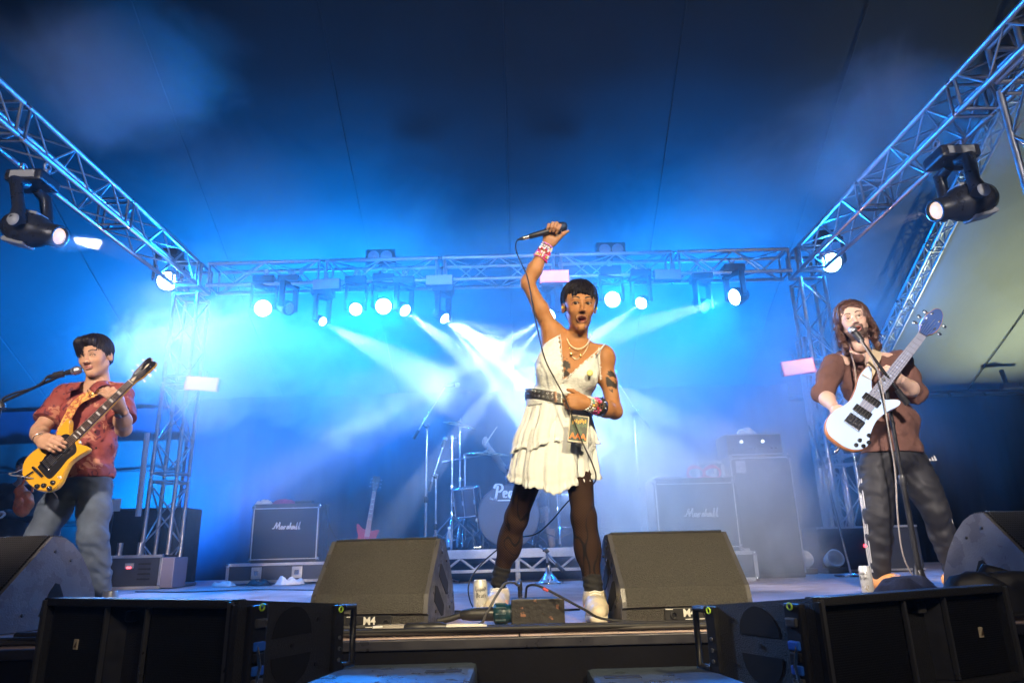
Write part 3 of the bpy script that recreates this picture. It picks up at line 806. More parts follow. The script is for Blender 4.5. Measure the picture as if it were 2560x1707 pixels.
    mb = MB(); mb.tube([(X(-.025), .05, .05), (X(-.032), .055, .10), (X(-.026), .045, .15)], .006, 8); mb.build('latch_pin', chrome, tr)
    rr = bx('rear_rail', (-.008, dp - .02, hf / 2), (.016, .04, hr - .004), blackm, bev=.003)
    for z in (hf / 2 - .06, hf / 2 - .03, hf / 2):
        mb = MB(); mb.lathe([(.006, 0), (.006, .002), (.0045, .002)], 10, T(X(-.017), dp - .02, z) @ R(-flip * pi / 2, 'Y')); mb.build('rail_mark', rail_m, rr)
    for y, z in ((.055, hf - .022), (dp - .02, hf - e - .014)):
        mb = MB(); mb.torus(.008, .0022, 16, 6, T(X(-.026 if y < .1 else -.018), y, z) @ R(pi / 2, 'Y')); mb.build('ring_mark', lime, t)
    mb = MB(); mb.tube([(X(-.01), dp, hf - e - .012), (X(-.01), dp + .05, hf - e - .012), (X(-.01), dp + .05, e + .012), (X(-.01), dp, e + .012)], .011, 8); mb.build('handle', blackm, t)
    for z in (.05, .15, .22):
        mb = MB(); mb.box((X(w + .012), .02, z), (.024, .03, .034), None, .005); mb.build('bumper', blackm, t)
    mb = MB(); mb.box((X(.64 if flip < 0 else .66) if True else 0, .012, hf * .52), (.018, .004, .028), None, .002)
    bg = mb.build('badge', mat('badge_cream', (.62, .52, .36), .5), t)
    mb = MB(); mb.prism([(-.005, -.008), (.006, -.008), (.006, .009)], 0, .001, T(X(.64 if flip < 0 else .66), .0095, hf * .52) @ R(pi / 2, 'X')); mb.build('badge_print', mat('badge_brown', (.12, .08, .05), .5), bg)
    return t
LZ = -.075
array_cab((-.712, 1.85, LZ), (-.90, .43, 0), 'black line array cabinet in front at the left, below the left guitarist', -1)
array_cab((.745, 1.85, LZ - .03), (.90, .43, 0), 'black line array cabinet in front at the right, below the bass player', 1)

blue_lit_case = mat('sub_top', (0.05, 0.07, 0.10), 0.35, rvar=0.1)  # black cabinet with the blue stage light put into its base colour
def sub(cx, cy, rot, w, label):
    t = thing('sub_speaker', label, 'subwoofer', M=T(cx, cy, -1.1) @ R(rot, 'Z'), group='subs under the line array cabinets')
    h = 1.1 + LZ - (.034 if cx > 0 else .004)
    mb = MB(); mb.box((0, 0, h / 2), (w, .62, h), None, .02); mb.build('cabinet', blue_lit_case, t)
    for sx in (-1, 1):
        mb = MB(); mb.box((sx * (w / 2 - .10), .12, h - .004), (.12, .05, .012), None, .004); mb.build('flat_handle_recess', hollow_shade_m, t)
    mb = MB(); mb.box((0, -.312, h / 2), (w - .06, .01, h - .08), None, .003); mb.build('grille', darkgrille, t)
    return t
sub(-.78, 2.31, 0, 1.26, 'blue lit black sub under the left line array cabinet')
sub(.86, 2.31, 0, 1.26, 'blue lit black sub under the right line array cabinet')
# ================================================================== lettering drawn as strokes (script logos)
def strokes(lines, w, depth, m, name, parent, M, sc=1.0):
    mb = MB()
    for pts in lines:
        P = [V((x * sc, y * sc, 0)) for x, y in pts]
        P = spline(P, 5) if len(P) > 2 else P
        n = len(P); vs = []; fs = []
        for i, p in enumerate(P):
            t = (P[min(i + 1, n - 1)] - P[max(i - 1, 0)]).normalized()
            # broad-nib pen: thick when the stroke runs down, thin when it runs across
            wd = w * (0.55 + 0.6 * abs(t.y))
            o = V((-t.y, t.x, 0)) * wd / 2
            vs += [p - o, p + o, p - o + V((0, 0, depth)), p + o + V((0, 0, depth))]
        for i in range(n - 1):
            a = i * 4; b = a + 4
            fs += [(a + 2, a + 3, b + 3, b + 2), (a, b, b + 1, a + 1), (a, a + 2, b + 2, b), (a + 1, b + 1, b + 3, a + 3)]
        fs += [(0, 1, 3, 2), (4 * n - 4, 4 * n - 2, 4 * n - 1, 4 * n - 3)]
        mb.add(vs, fs)
    return mb.build(name, m, parent, M)
# "Marshall" in a slanted script, about 8 units wide
MARSH = [[(-.3, .35), (.05, .25), (.35, .7), (.75, 1.55), (.85, 1.7)], [(.85, 1.7), (.80, .2)], [(.80, .2), (1.25, 1.0), (1.62, 1.75)], [(1.62, 1.75), (1.5, .25), (1.75, .12)],
         [(2.45, .75), (2.1, .8), (1.9, .35), (2.1, .1), (2.45, .7), (2.5, .1), (2.7, .15)], [(2.75, .1), (2.85, .8), (2.95, .6), (3.25, .8)],
         [(3.35, .1), (3.75, .85), (3.85, .3), (3.55, .08)], [(4.05, .1), (4.4, 1.6)], [(4.1, .3), (4.45, .8), (4.55, .1), (4.8, .15)],
         [(5.35, .75), (5.0, .8), (4.85, .35), (5.0, .1), (5.35, .7), (5.42, .1), (5.6, .15)], [(5.7, .2), (6.1, 1.7), (5.85, .1), (6.1, .1)], [(6.3, .2), (6.75, 1.75), (6.45, .1), (6.8, .2)]]
PEARL = [[(0, 0), (.25, -.05), (.55, 1.5)], [(.1, 1.2), (.35, 1.65), (.95, 1.6), (1.1, 1.15), (.75, .8), (.45, .85)], [(1.1, .45), (1.55, .6), (1.5, .85), (1.25, .75), (1.25, .2), (1.65, .2)],
         [(2.35, .75), (2.0, .8), (1.85, .35), (2.05, .1), (2.35, .7), (2.4, .1), (2.6, .15)], [(2.75, .1), (2.85, .8), (2.95, .6), (3.25, .8)], [(3.35, .2), (3.8, 1.7), (3.5, .1), (3.9, .15)],
         [(-.25, -.02), (-.4, .1), (.1, -.12), (.3, .05)], [(.5, -.2), (3.6, -.2)]]
wire_white = mat('logo_white', (.85, .85, .85), .45, emit=None)
gcloth = mat('grille_cloth', (0.012, 0.016, 0.022), .85, var=.3, vscale=300)
piping = mat('white_piping', (.7, .7, .68), .6)
cloth_red = mat('magenta_cloth', (.45, .03, .12), .85, var=.3)
cloth_white = mat('white_cloth', (.75, .75, .73), .85, var=.1, bump=.4, bscale=40)
pinkm = mat('pink_cable', (.85, .22, .28), .5)

def cloth_heap(name, label, cat, c, size, m, seed, group=None, bumps=5):
    """a crumpled piece of cloth lying on something"""
    r = random.Random(seed)
    nx, ny = 22, 16
    ks = [(r.uniform(3, 9), r.uniform(3, 9), r.uniform(0, 6), r.uniform(.2, .5)) for _ in range(bumps)]
    def f(u, v):
        a = 2 * pi * u
        rr = v
        e = 1 + .16 * sin(3 * a + ks[0][2]) + .10 * sin(5 * a + ks[1][2])
        x = rr * e * cos(a); y = rr * e * sin(a)
        h = (1 - v ** 6) * (0.75 + sum(k[3] * .35 * sin(k[0] * x + k[1] * y + k[2]) for k in ks)) + .05
        return V((x * size[0], y * size[1], max(0.004, h * size[2])))
    vs = []; fs = []
    for j in range(ny + 1):
        for i in range(nx):
            vs.append(f(i / nx, j / ny))
    for j in range(ny):
        for i in range(nx):
            fs.append((j * nx + i, (j + 1) * nx + i, (j + 1) * nx + (i + 1) % nx, j * nx + (i + 1) % nx))
    mb = MB(); mb.add(vs, fs, True)
    return tag(mb.build(name, m, None, T(*c)), label, cat, group)

def flight_case(x0, x1, y0, y1, z0, z1, label, latches=2):
    t = thing('flight_case', label, 'flight case', ((x0 + x1) / 2, (y0 + y1) / 2, z0))
    w, d, h = x1 - x0, y1 - y0, z1 - z0
    mb = MB(); mb.box((0, 0, h / 2), (w - .02, d - .02, h - .02)); mb.build('body', caseply, t)
    for z in (.015, h - .015):
        mb = MB(); mb.box((0, -d / 2 + .012, z), (w, .028, .03), None, .004); mb.build('edge_rail', alu, t)
        for sx in (-1, 1):
            mb = MB(); mb.box((sx * (w / 2 - .012), 0.002, z), (.028, d - .03, .03), None, .004); mb.build('edge_rail', alu, t)
    for sx in (-1, 1):
        mb = MB(); mb.box((sx * (w / 2 - .012), -d / 2 + .012, h / 2), (.03, .03, h - .06), None, .004); mb.build('edge_post', alu, t)
        for z in (.02, h - .02):
            mb = MB(); mb.ball((sx * (w / 2 - .012), -d / 2 + .012, z), .026, 10, 6); mb.build('ball_corner', chrome, t)
    for k in range(latches):
        x = (k + .5) / latches * w * .8 - w * .4
        mb = MB(); mb.box((x, -d / 2 - .004, h / 2), (.11, .012, min(.13, h * .6)), None, .004); l_ = mb.build('latch_plate', alu, t)
        mb = MB(); mb.box((x, -d / 2 - .012, h / 2), (.05, .012, min(.05, h * .3)), None, .004); mb.build('latch', chrome, l_)
    return t

def guitar_cab(x0, x1, yf, z0, z1, label, logo_c, logo_w, d=.36):
    t = thing('guitar_cabinet', label, 'amplifier cabinet', ((x0 + x1) / 2, yf + d / 2, z0), group='guitar cabinets')
    w, h = x1 - x0, z1 - z0
    mb = MB(); mb.box((0, 0, h / 2), (w, d, h), None, .012); mb.build('box', tolex, t)
    mb = MB(); mb.box((0, -d / 2 - .001, h / 2 - .01), (w - .06, .012, h - .09), None, .003); g = mb.build('grille_cloth', gcloth, t)
    for sx in (-1, 1):
        mb = MB(); mb.box((sx * (w / 2 - .022), -d / 2 - .005, h / 2 - .01), (.010, .010, h - .09), None, .002); mb.build('piping', piping, t)
        for z in (.03, h - .03):
            mb = MB(); mb.ball((sx * (w / 2 - .012), -d / 2 + .012, z), (.025, .025, .03), 10, 6); mb.build('corner_cap', chrome, t)
    for z in (.035, h - .05):
        mb = MB(); mb.box((0, -d / 2 - .005, z), (w - .06, .010, .008), None, .002); mb.build('piping', piping, t)
    lx, lz = logo_c
    strokes(MARSH, .26 * logo_w / 7, .004, wire_white, 'logo', g, T(lx - logo_w / 2 + .3 * logo_w / 7, -d / 2 - .008, lz) @ R(pi / 2, 'X') @ Sc(1, 1.05, 1), logo_w / 7)
    return t

# ---- left backline
flight_case(-3.16, -2.06, 7.78, 8.42, .02, .225, 'flight case with alu edges under the left guitar cabinet')
guitar_cab(-2.985, -2.215, 7.93, .227, .86, 'dark guitar cabinet with white script logo on a flight case at the left', (.01, .35), .31)
cloth_heap('folded_cloth', 'magenta cloth lying on the left guitar cabinet', 'cloth', (-2.66, 8.05, .862), (.15, .1, .05), cloth_red, 5)
cloth_heap('white_hat', 'crumpled white cap lying on the left guitar cabinet', 'cap', (-2.89, 8.02, .862), (.09, .08, .05), cloth_white, 6)
mb = MB(); mb.box((0, 0, .015), (.2, .1, .03), None, .006); mb.tube([(-.1, 0, .03), (.1, 0, .03)], .006, 6)
tag(mb.build('effects_pedal', blackm, None, T(-2.42, 8.0, .862)), 'small flat pedal lying on the left guitar cabinet', 'pedal')
for k, (x, s_) in enumerate(((-3.1, .8), (-2.72, .9), (-2.42, 1.1))):
    cloth_heap('crumpled_bag', ['white bag slumped at the left end of the flight case', 'dark bag on the floor below the flight case', 'larger white bag on the floor below the flight case'][k], 'bag', (x, 7.62, .001), (.14 * s_, .1, .06 * s_), cloth_white if k != 1 else rubber, 20 + k)
tag(MB().tube(spline([(-2.2, 8.05, .86), (-2.12, 8.0, .6), (-1.95, 7.95, .35), (-1.75, 7.9, .01), (-1.5, 7.7, .01)], 6), .008, 6).build('lead', rubber), 'black lead hanging from the left guitar cabinet', 'cable')

# haze machine in its road case by the left tower
hm = thing('haze_machine', 'boxed haze machine with a green fluid bottle by the left tower', 'haze machine', (-4.05, 7.5, .0))
mb = MB(); mb.box((0, .12, .17), (.66, .3, .33)); mb.build('case_body', caseply, hm)
for z in (.015, .325):
    mb = MB(); mb.box((0, -.04, z), (.70, .03, .03), None, .004); mb.build('edge_rail', alu, hm)
for sx in (-1, 1):
    mb = MB(); mb.box((sx * .335, -.04, .17), (.03, .03, .27), None, .004); mb.build('edge_post', alu, hm)
mb = MB(); mb.box((.42, .08, .16), (.13, .3, .3), None, .008); mb.build('lid', mat('case_lid', (.25, .22, .28), .5), hm)
mb = MB(); mb.lathe([(.075, 0), (.08, .02), (.08, .15), (.03, .2), (.03, .23)], 16, T(-.23, -.08, .04)); b = mb.build('fluid_bottle', mat('bottle_clear', (.65, .68, .7), .2, trans=.3), hm)
mb = MB(); mb.box((-.23, -.165, .10), (.10, .01, .08), None, .003); mb.build('bottle_label', mat('lime_label', (.55, .75, .08), .5), b)
mb = MB(); mb.box((.0, -.036, .235), (.09, .01, .05), None, .003); mb.build('display', mat('display_grey', (.3, .3, .33), .3), hm)
mb = MB(); mb.box((.0, -.043, .215), (.05, .006, .02), None, .001); mb.build('display_digits', emat('red_digits', (1, .05, .06), 3), hm)
for k in range(4):
    mb = MB(); mb.box((.16, -.036, .1 + .05 * k), (.13, .008, .02), None, .002); mb.build('vent_slat', blackm, hm)
for x in (-.2, .02):
    mb = MB(); mb.tube([(x, .1, .335), (x, .1, .47)], .03, 10)
    mb.build('nozzle', alu, hm)
# dark round speaker behind the left tower and the wrapped pole beside it
sp = thing('side_fill', 'dark side speaker with a big round cone behind the left tower', 'speaker', (-4.55, 8.6, 0))
mb = MB(); mb.box((0, .25, .45), (.95, .5, .9), None, .02); mb.build('cabinet', tolex, sp)
mb = MB(); mb.lathe([(.0, -.06), (.07, -.05), (.19, .0), (.21, .015), (.23, 0)], 24, T(.15, -.012, .5) @ R(pi / 2, 'X')); mb.build('cone', blackp, sp)
tag(MB().tube([at(345, 1290, 7.6), at(368, 1082, 7.6)], .03, 10).build('pole', mat('pole_white', (.6, .6, .62), .5)), 'leaning white pole left of the left tower', 'pole')
tg = thing('paper_sign', 'blank white sheet pinned up behind the legs of the guitarist', 'sign', at(282, 1262, 7.9))
mb = MB(); mb.box((0, 0, 0), (.18, .006, .14), None, .001); mb.build('sheet', white, tg)
mb = MB(); mb.box((0, -.006, .066), (.03, .008, .012), None, .002); mb.build('clip', chrome, tg)
mb = MB(); mb.tube([(0, .02, -.07), (0, .02, -at(282, 1262, 7.9).z)], .012, 6); mb.build('post', blackm, tg)

# ---- right backline
flight_case(1.10, 2.0, 6.0, 6.5, .0, .24, 'flight case under the right guitar cabinet', 2)
guitar_cab(1.185, 1.90, 6.02, .243, .855, 'hazy guitar cabinet with white script logo right of the singer', (.03, .28), .29)
pl = MB().lathe([(.0, .0), (.10, .002), (.135, .018), (.13, .022), (.0, .01)], 24).build('plate', cloth_white, None, T(1.36, 6.2, .862))
tag(pl, 'white plate lying on the right guitar cabinet', 'plate')
mb = MB()
for k in range(3):
    for sx in (-1, 1):
        pts = [V((sx * (.07 + .075 * cos(a)), .02 * k, .045 + (.045 + .012 * k) * sin(a) * (1 + .2 * cos(a)))) for a in [2 * pi * i / 20 for i in range(21)]]
        mb.tube(pts, .006, 6)
tag(mb.build('cable_coil', pinkm, None, T(1.68, 6.15, .862)), 'pink cable coil on the right guitar cabinet', 'cable')
bc = thing('bass_cabinet', 'tall bass cabinet with thin metal edges beside the bass player', 'amplifier cabinet', (2.28, 6.62, 0))
mb = MB(); mb.box((0, 0, .54), (.56, .4, 1.08), None, .012); mb.build('box', tolex, bc)
mb = MB(); mb.box((0, -.203, .53), (.50, .012, .98), None, .003); mb.build('grille_cloth', gcloth, bc)
for sx in (-1, 1):
    mb = MB(); mb.box((sx * .276, -.203, .54), (.012, .014, 1.0), None, .003); mb.build('edge_strip', alu, bc)
    mb = MB(); mb.ball((sx * .265, -.19, 1.06), .028, 10, 6); mb.build('corner_cap', chrome, bc)
mb = MB(); mb.box((0, -.203, 1.06), (.52, .014, .012), None, .003); mb.build('edge_strip', alu, bc)
mb = MB(); mb.box((-.19, -.213, .98), (.09, .01, .11), None, .004); mb.build('badge', mat('cab_badge', (.6, .6, .62), .4), bc)
mb = MB(); mb.box((-.26, -.22, .17), (.12, .02, .18), None, .004); cp_ = mb.build('handle_plate', alu, bc)
mb = MB(); mb.box((-.26, -.232, .17), (.055, .008, .10), None, .004); mb.build('flat_handle_recess', caseply, cp_)
ba = thing('bass_amplifier', 'amplifier head with two small lights on the tall bass cabinet', 'amplifier', (2.25, 6.6, 1.082))
mb = MB(); mb.box((0, 0, .105), (.52, .34, .21), None, .012); mb.build('box', tolex, ba)
for z in (.012, .2):
    mb = MB(); mb.box((0, -.173, z), (.5, .008, .01), None, .002); mb.build('trim', alu, ba)
for x in (-.12, .08):
    mb = MB(); mb.lathe([(.014, 0), (.014, .012), (.0, .016)], 10, T(x, -.172, .13) @ R(pi / 2, 'X')); mb.build('pilot_light', emat('pilot_white', (.8, .9, 1), 4), ba)
for x in (-.2, -.04, .0, .16, .2):
    mb = MB(); mb.lathe([(.011, 0), (.010, .018), (.0, .019)], 10, T(x, -.172, .07) @ R(pi / 2, 'X')); mb.build('knob', blackp, ba)
cloth_heap('towel', 'white towel draped on the bass amplifier', 'towel', (2.22, 6.55, 1.294), (.09, .08, .06), cloth_white, 31)
flight_case(1.72, 1.98, 6.55, 6.9, .86, 1.06, 'little road case standing beside the bass amplifier', 1)
mb = MB(); mb.box((0, 0, .43), (.3, .3, .858), None, .01); tag(mb.build('equipment_box', tolex, None, T(1.84, 6.75, 0)), 'black box carrying the little road case', 'box')
rk = thing('dimmer_rack', 'low dark rack with a red light by the right tower', 'rack', (3.5, 7.3, 0))
mb = MB(); mb.box((0, 0, .22), (1.0, .4, .44), None, .01); mb.build('case_body', caseply, rk)
for z in (.02, .43):
    mb = MB(); mb.box((0, -.2, z), (1.0, .02, .02), None, .003); mb.build('edge_rail', alu, rk)
mb = MB(); mb.ball((-.05, -.21, .25), .018, 8, 6); mb.build('pilot_light', emat('pilot_red', (1, .04, .06), 5), rk)
for k, x in enumerate((3.03, 3.33)):
    fl_ = thing('floor_lamp', ['small unlit lamp on the floor left of the right tower', 'small unlit lamp on the floor at the foot of the right tower'][k], 'stage lamp', (x - .25, 7.0, 0))
    mb = MB(); mb.box((0, 0, .03), (.2, .16, .05), None, .01); mb.build('base', blackp, fl_)
    mb = MB(); mb.lathe([(.03, -.08), (.08, -.06), (.085, .05), (.07, .05), (.06, .03), (.0, .035)], 16, T(0, 0, .13) @ R(radians(70), 'X')); mb.build('head', headside, fl_)
mb = MB(); mb.tube([(0, 0, 0), (-.1, 0, 1.0)], .012, 6); mb.tube([(-.1, 0, 1.0), (-.18, 0, 1.35)], .008, 6)
mb.lathe([(.14, 0), (.14, .015), (.02, .03)], 18)
tag(mb.build('thin_stand', chrome, None, T(2.95, 6.4, 0)), 'thin bare stand leaning right of the tall bass cabinet', 'stand')

# ================================================================== drum riser and kit
riser = thing('drum_riser', 'low drum riser with a white zigzag truss front', 'riser', (0, 7.0, 0))
rw = mat('riser_white', (.62, .62, .64), .45, var=.12, vscale=12)
mb = MB(); mb.box((0, 1.0, .285), (2.3, 1.9, .05)); mb.build('deck', mat('riser_deck', (.03, .03, .035), .6), riser)
mb = MB(); mb.box((0, 0, .265), (2.34, .05, .085), None, .006); mb.build('top_beam', rw, riser)
mb = MB(); mb.box((0, 0, .105), (2.34, .045, .028), None, .005); mb.build('bottom_beam', rw, riser)
nz = 16
for k in range(nz):
    a = -1.12 + 2.24 * k / nz; b_ = -1.12 + 2.24 * (k + 1) / nz
    za, zb = (.12, .225) if k % 2 else (.225, .12)
    bar('brace', (a, 0, za), (b_, 0, zb), .012, rw, riser, 6)
for x in (-1.12, 0, 1.12):
    for y in (.02, 1.85):
        mb = MB(); mb.tube([(x, y, 0), (x, y, .26)], .024, 8); mb.build('leg', rw, riser)
mb = MB(); mb.box((0, .25, .09), (2.2, .02, .17)); mb.build('back_skirt', drape_m, riser)

RZ = .311
kit_shell = mat('drum_shell', (.02, .03, .06), .25, coat=.5)
kit_head = mat('drum_head', (.03, .045, .075), .4)
bronze = mat('cymbal_bronze', (.75, .55, .35), .3, .9, rvar=.1)
def drum(name, label, c, axis, r, h, M_head, group=None):
    t = thing(name, label, 'drum', M=along(c, V(c) + V(axis)), group=group)
    mb = MB(); mb.lathe([(r * .985, 0), (r, .01), (r, h - .01), (r * .985, h)], 36); mb.build('shell', kit_shell, t)
    for z in (.008, h - .008):
        mb = MB(); mb.torus(r * 1.01, .011, 36, 8, T(0, 0, z)); mb.build('hoop', chrome if name != 'bass_drum' else kit_shell, t)
    mb = MB(); mb.lathe([(0.0, h + .002), (r * .98, h + .001)], 36); hd = mb.build('head', M_head, t)
    for k in range(8):
        a = 2 * pi * (k + .5) / 8
        mb = MB(); mb.tube([(r * 1.03 * cos(a), r * 1.03 * sin(a), .02), (r * 1.03 * cos(a), r * 1.03 * sin(a), h - .005)], .006, 6)
        mb.box((r * 1.02 * cos(a), r * 1.02 * sin(a), h * .5), (.025, .025, .05), None, .004); mb.build('lug', chrome, t)
    return t, hd
KC = at(1272, 1298, 7.25)
bdr, bh = drum('bass_drum', 'bass drum with white script logo behind the legs of the singer', (KC.x, KC.y + .42, RZ + .325), (0, -1, 0), .312, .42, kit_head)
# head frame: local x,y across the head; find the local frame with world up
Mi = bdr.matrix_basis.inverted()
upl = (Mi.to_3x3() @ V((0, 0, 1))).normalized(); rtl = (Mi.to_3x3() @ V((1, 0, 0))).normalized()
strokes(PEARL, .022, .004, wire_white, 'logo', bh, frame(V((0, 0, .424)) + upl * .17 - rtl * .155, x=rtl, y=upl), .088)
drum('rack_tom', 'blue tom drum left of the bass drum', at(1172, 1290, 7.4), (-.1, -.15, 1), .15, .30, kit_head)
drum('rack_tom', 'tom drum above the bass drum behind the dress', at(1300, 1215, 7.5), (0, -.3, 1), .15, .22, kit_head)
drum('floor_tom', 'floor tom hidden right of the bass drum', (KC.x + .62, 7.7, RZ + .2), (0, -.05, 1), .2, .38, kit_head)
def stand_legs(mb_parent, c, h, spread, n=3, a0=.5, m=chrome):
    for k in range(n):
        a = a0 + 2 * pi * k / n
        for dz in (0,):
            mb = MB(); mb.tube([(c[0], c[1], c[2] + h), (c[0] + spread * .75 * cos(a), c[1] + spread * .75 * sin(a), c[2] + h * .45), (c[0] + spread * cos(a), c[1] + spread * sin(a), c[2] + .012)], .012, 6); l_ = mb.build('leg', m, mb_parent)
            mb = MB(); mb.ball((c[0] + spread * cos(a), c[1] + spread * sin(a), c[2] + .014), .018, 8, 6); mb.build('rubber_foot', rubber, l_)
            mb = MB(); mb.tube([(c[0], c[1], c[2] + h * .25), (c[0] + spread * .7 * cos(a), c[1] + spread * .7 * sin(a), c[2] + h * .5)], .006, 6); mb.build('strut', m, mb_parent)
def cymbal_stand(label, base, top, cym=None, boom=None, r=.2, tilt=(0, 0)):
    t = thing('cymbal_stand', label, 'cymbal stand', base, group='cymbal stands of the drum kit')
    H = top.z - base[2]
    mb = MB(); mb.tube([(0, 0, .1), (0, 0, H * .55)], .016, 8); mb.build('lower_tube', chrome, t)
    mb = MB(); mb.tube([(0, 0, H * .5), (0, 0, H)], .012, 8); mb.build('upper_tube', chrome, t)
    for z in (H * .55, H * .3, H):
        mb = MB(); mb.lathe([(.024, -.025), (.026, 0), (.022, .03)], 10, T(0, 0, z)); mb.tube([(0, 0, z), (.05, -.02, z)], .009, 6); mb.build('clamp', chrome, t)
    stand_legs(t, (0, 0, 0), .34, .30)
    p = V((0, 0, H))
    if boom is not None:
        b0, b1 = V(boom[0]) - V(base), V(boom[1]) - V(base)
        mb = MB(); mb.tube([b0, b1], .010, 8); mb.build('boom', chrome, t)
        mb = MB(); mb.lathe([(.02, -.03), (.02, .03)], 10, along(b0, b1)); mb.build('counterweight', chrome, t)
        p = b1
    if cym:
        M = T(*p) @ T(0, 0, .03) @ R(tilt[0], 'X') @ R(tilt[1], 'Y')
        mb = MB(); mb.lathe([(.006, .022), (.02, .02), (.04, .004), (.06, .0), (r * .7, -.012), (r, -.03), (r, -.032), (r * .7, -.015), (.05, -.004)], 32, M, cap=False); mb.build('cymbal', bronze, t)
        mb = MB(); mb.tube([(0, 0, -.03), (0, 0, .05)], .007, 6, M=M); mb.lathe([(.012, .03), (.014, .04), (.006, .055)], 10, M); mb.build('wing_nut', chrome, t)
    return t
def onr(px, Y, z=RZ): p = at(px, 1300, Y); return V((p.x, Y, z))
b1 = onr(1130, 7.35); t1 = at(1130, 1095, 7.35)
cymbal_stand('tall bare cymbal stand at the left end of the drum riser', b1, V((b1.x, b1.y, t1.z)))
b2 = onr(1163, 7.6); t2 = at(1163, 1142, 7.6)
cymbal_stand('cymbal stand carrying the pinkish cymbal below the drummer hand', b2, V((b2.x, b2.y, t2.z)), True, (at(1112, 1152, 7.6), at(1218, 1136, 7.6)), .255, (radians(6), radians(4)))
b3 = onr(1185, 7.9); t3 = at(1130, 1060, 7.9)
cymbal_stand('faint cymbal stand furthest left in the haze', onr(1150, 8.0), V((onr(1150, 8.0).x, 8.0, at(1150, 1063, 8.0).z)), True, None, .2, (radians(12), radians(14)))
b4 = onr(1395, 7.5)
cymbal_stand('cymbal stand between the legs of the singer', b4, V((b4.x, b4.y, 1.0)), True, None, .2, (radians(8), radians(-6)))
# kick pedal hardware and snare stand jumble beside the bass drum
hw = thing('snare_drum', 'snare drum on a low chrome stand left of the bass drum', 'drum', onr(1205, 7.55))
stand_legs(hw, (0, 0, 0), .22, .2)
mb = MB(); mb.tube([(0, 0, .1), (0, 0, .36)], .012, 8); mb.build('stem', chrome, hw)
mb = MB(); mb.lathe([(.172, .38), (.176, .39), (.176, .51), (.172, .52), (.0, .522)], 30); mb.build('shell', chrome, hw)
for k in range(3):
    a = 2 * pi * k / 3
    mb = MB(); mb.tube([(0, 0, .34), (.17 * cos(a), .17 * sin(a), .375), (.185 * cos(a), .185 * sin(a), .40)], .008, 6); mb.build('basket_arm', chrome, hw)
pd = thing('kick_pedal', 'chrome pedal at the foot of the snare stand', 'pedal', onr(1192, 7.15))
mb = MB(); mb.box((0, .1, .02), (.09, .26, .012), R(radians(8), 'X'), .004); mb.build('foot_plate', chrome, pd)
for x in (-.05, .05):
    mb = MB(); mb.tube([(x, .22, 0), (x, .22, .2)], .008, 6); mb.build('post', chrome, pd)
mb = MB(); mb.tube([(0, .22, .18), (0, .16, .28)], .005, 6); mb.ball((0, .155, .29), .024, 10, 6); mb.build('beater', cloth_white, pd)
wb = thing('water_bottle', 'clear water bottle standing on the left end of the drum riser', 'bottle', (at(1123, 1370, 7.12).x, 7.12, RZ))
mb = MB(); mb.lathe([(.03, 0), (.034, .01), (.034, .06), (.031, .07), (.034, .08), (.034, .13), (.015, .19), (.013, .2)], 16); mb.build('body', mat('clear_plastic', (.8, .85, .9), .15, trans=.6), wb)
mb = MB(); mb.lathe([(.016, .2), (.016, .22), (.0, .221)], 12); mb.build('cap', white, wb)

# ================================================================== microphone stands
mic_black = mat('microphone_black', (.02, .02, .022), .35, rvar=.08)
mesh_steel = mat('microphone_grille', (.45, .45, .47), .35, .9, bump=.8, bscale=500, bdist=.002)
def mic_shape(t, a, b, s=1.0, m_body=mic_black, m_head=mesh_steel, name='microphone'):
    """handheld microphone from its cable end a to its head b (parent space)"""
    a, b = V(a), V(b); L = (b - a).length; M = along(a, b)
    mb = MB(); mb.lathe([(.009 * s, 0), (.0115 * s, .004), (.0125 * s, L * .3), (.0165 * s, L * .68), (.020 * s, L * .72)], 16, M); bd_ = mb.build(name, m_body, t)
    mb = MB(); mb.lathe([(.022 * s, L * .72), (.025 * s, L * .78), (.025 * s, L * .84), (.023 * s, L * .92), (.016 * s, L * .985), (.0, L)], 18, M); mb.build('grille', m_head, bd_)
    mb = MB(); mb.lathe([(.0255 * s, L * .79), (.0265 * s, L * .80), (.0255 * s, L * .815)], 18, M, cap=False); mb.build('ring', chrome, bd_)
    return bd_
